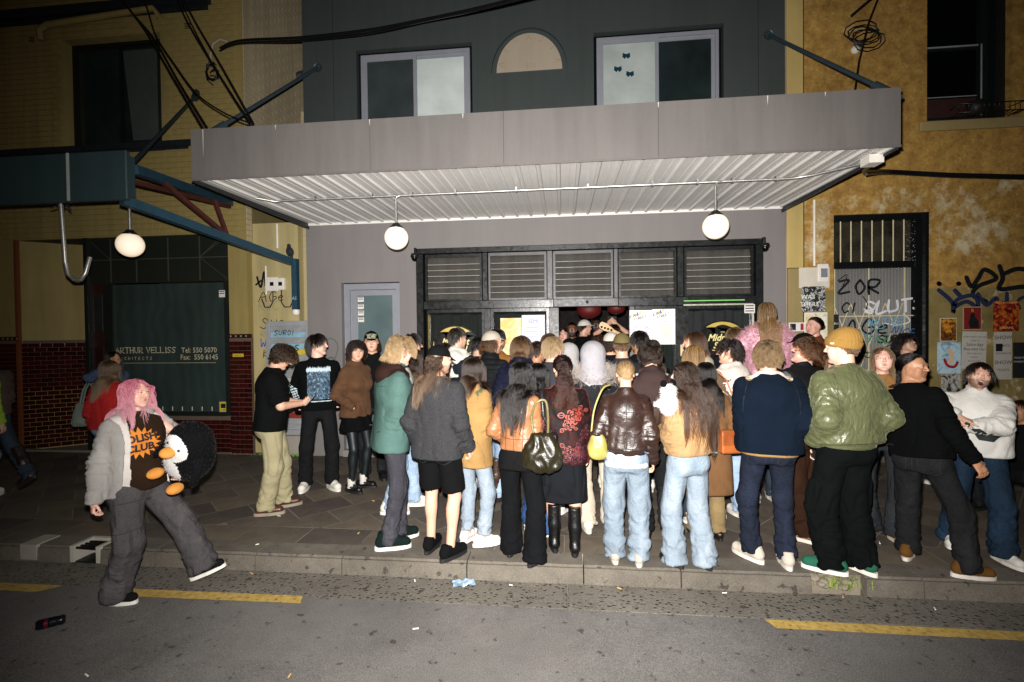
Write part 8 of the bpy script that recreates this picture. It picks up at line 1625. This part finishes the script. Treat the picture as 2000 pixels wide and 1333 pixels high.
navy = person((1.62, -3.02), -12, 'man with tousled light brown hair in a navy fleece with white collar and dark jeans', 2, H=1.77, b=1.08, skin='fair', look=(0, -3), hair=dict(st='short', L=.085, vol=.032, wave=.008, wl=.05, n=3600, clump=.75, c='#443422', c2='#927652', low=.05), feet=((-.12, .02, 42), (.12, -.01, 4)), L='front', R='jpocket', top=K('fleece', '#0b1522', hem=.88, ease=.045, boxy=1.02, n='fleece', amp=.008), under=(K('fleece', '#c4bbb0', hem=1.37, ease=.030, collar='fold', sl='none', n='collar'), K('cotton', '#8a6c3c', hem=.86, ease=.03, sl='none', n='shirt_hem')), bot=K('denim', '#151b2a', c2='#262f46', st='straight', amp=.012), shoe=SN('#b9aea0', '#d2cbc0'))
vest = person((2.14, -2.46), 26, 'man with brown curls tipping his head back in a black quilted vest', 2, H=1.78, b=1.22, skin='rosy', beard=.1, look=(48, 24), hair=dict(st='curly', L=.095, curl=.017, wl=.05, vol=.042, n=4400, clump=.3, **dict(c='#2a160c', c2='#6a4020')), feet=((-.1, -.1, 20), (.12, -.16, 6)), L='front', R='front', under=(K('cotton', '#56545a', hem=.88, ease=.03, sl='short', sll=.95, n='tee'),), top=K('nylon', '#0e0f11', hem=.90, ease=.055, sl='none', collar='stand', n='vest', amp=.014), bot=K('cotton', '#2c1a10', st='baggy', amp=.016), shoe=SN('#7a5a48', '#d0c4b8', '#d8d3ca'))
capb = person((2.48, -1.82), 40, 'person in a plain black cap behind the brown curls', 1, H=1.82, skin='fair', look=(20, 0), hair=dict(st='short', L=.04, **BRN), hat=dict(t='cap', c='#0f1011'), top=K('cotton', '#17181b', hem=.86), bot=K('denim', '#1a2030'), shoe=SN())
stp = MB(); stp.box(2.95, 3.5, -.95, -.05, .0, .20, .015); stp.build('stone_step', wall_mat('step stone', '#6e665a', .15, .85), None, label='low stone step at the foot of the quoin', cat='step')
smile = person((3.19, -.55, .20), 128, 'smiling woman with pinned dark curls and rust jacket against the quoin', 2, f=1, H=1.82, skin='rosy', look=(-18, 2), lip='#b0605a', hair=dict(st='bun', tie=(0, -.1, .0), bun=.035, L=.25, n=2600, vol=.016, curl=.006, c='#1c110b', c2='#3c281a'), top=K('corduroy', '#6b2e12', hem=.86, ease=.035, collar='shirt'), bot=K('denim', '#1a2030'), shoe=SN())
bean = person((2.14, -3.12), 14, 'man in a mustard beanie, olive satin bomber and black cargo trousers', 2, H=1.84, b=1.06, skin='pale', look=(34, -2), hair=dict(st='short', L=.03, **BRN), hat=dict(t='beanie', c='#96712f'), feet=((-.13, .0, 48), (.12, -.02, 10)), L=((.205, .06, .95), (.35, -1, 0), (-1, 0, 0), .2), R=((.205, .06, .95), (.35, -1, 0), (-1, 0, 0), .2), hands=0, top=K('satin', '#565a3a', hem=.95, ease=.06, boxy=1.04, rib=1, cuff=1, collar='rib', n='bomber', amp=.012), bot=K('cotton', '#0a0d0d', st='baggy', amp=.015, cargo=1), shoe=('sneak', '#1f5a46', '#d8d3ca', '#d8d3ca'))
q = MB(); q.box(-.012, .012, -.002, .002, -.006, .006); hl_ = bean.hc+bean.Mh@np.array([-.097, .03, .04])*bean.hs; o_ = q.build('beanie_label', plain('pale tab', '#d6cfc0', .6), bean.root, loc=tuple(hl_), rot=(0, 0, R_(120)))
facep = person((2.36, -2.58), 150, 'fair haired woman facing the street, mostly hidden by the mustard beanie', 1, f=1, H=1.63, skin='pale', look=(10, 4), mouth=.3, hair=dict(st='long', L=.36, c='#5a3e22', c2='#a88252'), top=K('cotton', '#191a1d', hem=.88), bot=K('denim', '#1a2030'), shoe=SN())
duck = person((2.83, -2.42), 156, 'woman with long fair hair pouting at the camera in charcoal flared jeans', 2, f=1, H=1.70, skin='rosy', look=(2, 8), lip='#a86058', hair=dict(st='long', L=.40, vol=.02, n=3000, c='#46301c', c2='#a8845a'), feet=((-.09, .1, 30), (.1, .0, -40)), top=K('wool', '#8a6030', hem=.90, ease=.03), bot=K('denim', '#24272a', c2='#3a3e42', st='wide'), shoe=SN('#8a5a34', '#c8bda8', '#d8d3ca'), R='front', L='front')
lookup = person((4.16, -.72), -165, 'man with dark curls tilting his face up by the lattice gate', 1, H=1.80, skin='fair', look=(-4, 22), hair=dict(st='curly', L=.13, curl=.012, vol=.035, **BLKH), top=K('fleece', '#0e0f11', hem=.85, ease=.04), bot=K('denim', '#14161a'), shoe=SN())
bsw = person((2.86, -2.98), -48, 'man with tied back dark hair in a black jumper turning to look right', 2, H=1.69, b=1.06, skin='tan', twist=-26, look=(-76, -2), hip=(-.06, -.07, -.02), side=-10, beard=.12, lean=3, hair=dict(st='pony', tie=(.0, -.105, -.03), L=.22, n=3800, low=-.10, vol=.015, wave=.012, wl=.06, **BLKH), feet=((-.17, .02, 8), (.20, -.03, -48)), L='front', R=((.34, .06, .90), (.3, -1, 0), (-1, .1, 0), .55), top=K('cotton', '#08090a', hem=.90, ease=.035, boxy=1.0, collar='crew', n='jumper', amp=.009), bot=K('denim', '#17181a', c2='#2c2d2f', st='loose', amp=.012), shoe=('sneak', '#5e3f16', '#d2cbc0'))
shout = person((3.38, -2.70), 154, 'shouting man in a white half zip sweatshirt pointing with both hands', 2, H=1.57, b=1.04, skin='fair', beard=.6, mouth=1.3, look=(4, 6), tilt=-8, side=0, lean=-1, hair=dict(st='fwd', L=.075, bang=.04, vol=.022, n=3200, **dict(c='#110c0a', c2='#2a1e18')), feet=((-.12, .18, 30), (.14, -.10, -10)), L=((-.13, .27, 1.19), (1, .3, -.5), (0, -.4, -1), .7), R=((.18, .29, 1.27), (1, .1, .1), (-.2, 0, -1), 1.0), point=1, top=K('fleece', '#d2cfc8', hem=.90, ease=.055, boxy=1.05, rib=0, collar='stand', n='sweatshirt', amp=.013), bot=K('denim', '#15283a', c2='#2a4660', st='baggy', amp=.013), shoe=SN('#cfcac2', '#d8d3ca', '#1b1c1e'))
m = MB(); m.add([(-.10, .09, 0), (-.06, .02, 0), (-.02, .02, 0), (.03, -.02, 0), (.15, -.03, 0), (.09, -.10, 0), (.0, -.09, 0), (-.04, -.02, 0), (-.13, .06, 0)], [tuple(range(9))]); decal(shout, shout.top, 'dark_panel', m, shout.T((.02, .2, 1.16)), shout.Mt@np.array([-1., 0, 0]), (0, 0, 1), plain('dark green print', '#16211f', .8))
edge = person((4.55, -1.75), 100, 'seated dark clothed person at the far right edge behind the shouting man', 0, H=1.55, skin='tan', hair=dict(st='short', L=.05, **DKB), hip=(0, 0, -.42), feet=((-.12, .34, 0), (.12, .36, 0)), top=K('cotton', '#121316', hem=.88), bot=K('denim', '#14161a'), shoe=SN('#161616', '#1c1c1c'))
# ---- inside the doorway
def inside(x, y, face, H, label, **kw): return person((x, y, .18), face, label, 1, 'people inside the bar', H=H, nolegs=0, bot=K('denim', '#1a1c22'), shoe=SN('#161616', '#1c1c1c'), **kw)
i1 = inside(.34, .95, -70, 1.88, 'man in a white cap and black tee inside the bar', skin='fair', hair=dict(st='short', L=.03, **DKB), hat=dict(t='cap', c='#cbc7c0'), top=K('cotton', '#121316', hem=.86, sl='short'))
i2 = inside(.03, .72, 170, 1.76, 'woman facing out just inside the left door jamb', f=1, skin='rosy', hair=dict(st='long', L=.3, **DKB), top=K('cotton', '#15161a', hem=.86))
i3 = inside(.17, 1.45, 178, 1.85, 'bearded man deep inside the bar behind the white cap', skin='brown', beard=.8, hair=dict(st='short', L=.03, **DKB), top=K('cotton', '#1c1715', hem=.86))
i4 = inside(.60, 1.65, 175, 1.93, 'bearded man at the back of the bar under the red lanterns', skin='deep', beard=.9, hair=dict(st='short', L=.02, **BLKH), top=K('cotton', '#1c1715', hem=.86))
i5 = inside(.84, .85, 8, 1.80, 'person inside the bar holding a phone up high with both hands', skin='fair', hair=dict(st='short', L=.05, **DKB), top=K('cotton', '#121316', hem=.86, sl='short'), L=((.06, .14, 1.76), (1, .2, -.6), (0, 1, 0), .3), R=((.06, .14, 1.76), (1, .2, -.6), (0, 1, 0), .3))
g = empty('phone', to_world(i5, (i5.arms[0][2]+i5.arms[1][2])/2+np.array([0, .0, .09])), R_(8), 'black phone held up sideways inside the doorway', 'phone'); q = MB(); q.box(-.075, .075, -.004, .004, -.037, .037, .003); q.build('case', BLK, g); q = MB(); q.lathe([(.012, -.0045), (.016, -.0065), (.012, -.0075)], (.0, 0, .0), 14, 'y'); q.build('lens_ring', plain('pale ring', '#cfd2d6', .3), g)
i6 = inside(.55, .22, 30, 1.64, 'woman with tumbling dark hair in the doorway beneath the guitar neck', f=1, skin='fair', look=(40, 0), hair=dict(st='long', L=.36, vol=.04, wave=.012, wl=.08, **BRN), top=K('cotton', '#1a2a5c', hem=.88))
i7 = inside(.08, .22, 10, 1.58, 'person in a dark green cap low in the doorway', skin='fair', hair=dict(st='short', L=.04, **DKB), hat=dict(t='cap', c='#0f1a16'), top=K('cotton', '#101214', hem=.86))
g = empty('bass_guitar', (.68, .12, 1.90), 0, 'maple headstock of a bass guitar raised in the doorway', 'guitar'); g.rotation_euler = (0, R_(28), 0); MPL = plain('maple', '#b58a3a', .35, 0, .12)
q = MB(); q.prism([(-.15, .02), (-.13, .045), (-.08, .05), (.02, .035), (.07, .02), (.12, .018), (.12, -.018), (.06, -.022), (.0, -.05), (-.06, -.06), (-.12, -.055), (-.15, -.025)], lambda u, v, h: (u, h, v), .014); q.build('headstock', MPL, g); q = MB(); q.box(.12, .72, .002, .02, -.021, .021, .004); q.build('neck', MPL, g)
for i in range(4): q = MB(); q.lathe([(.017, -.001), (.017, -.006), (.008, -.009), (.006, -.016), (0, -.016)], (-.105+.048*i, 0, -.028+.008*i), 12, 'y'); q.build('tuning_peg', BLK, g)
for g_, c_ in ((bun, '#6d8499'), (brun, '#7890a6'), (navy, '#0d1426'), (bsw, '#0e0f10'), (mustard, '#7d92a8'), (parka, '#232228'), (shorts, '#060607')): jeans_detail(g_, c_)

seams(tan, tan.top, [[(0, .24), (0, 0), (0, -.22)], [(-.09, .2), (-.085, 0), (-.08, -.22)], [(.09, .2), (.085, 0), (.08, -.22)], [(-.15, -.12), (0, -.13), (.15, -.12)]], '#5a3214')
seams(bun, bun.top, [[(0, .24), (0, 0), (0, -.19)], [(-.17, .12), (0, .11), (.17, .12)], [(-.16, -.19), (0, -.195), (.16, -.19)]], '#140b08')
seams(mustard, mustard.top, [[(-.15, .14), (0, .13), (.15, .14)], [(0, .24), (0, 0), (0, -.40)]], '#7a5628')
seams(parka, parka.top, [[(-.17, .13), (0, .12), (.17, .13)], [(0, .12), (0, -.1), (0, -.36)]], '#1e4038')
seams(bean, bean.top, [[(-.17, -.235), (0, -.24), (.17, -.235)], [(-.15, .25), (-.185, .1), (-.19, -.05)], [(.15, .25), (.185, .1), (.19, -.05)]], '#333524', w=.005)
seams(navy, navy.top, [[(-.16, .22), (-.19, .1), (-.195, 0)], [(.16, .22), (.19, .1), (.195, 0)]], '#060b12', w=.005)
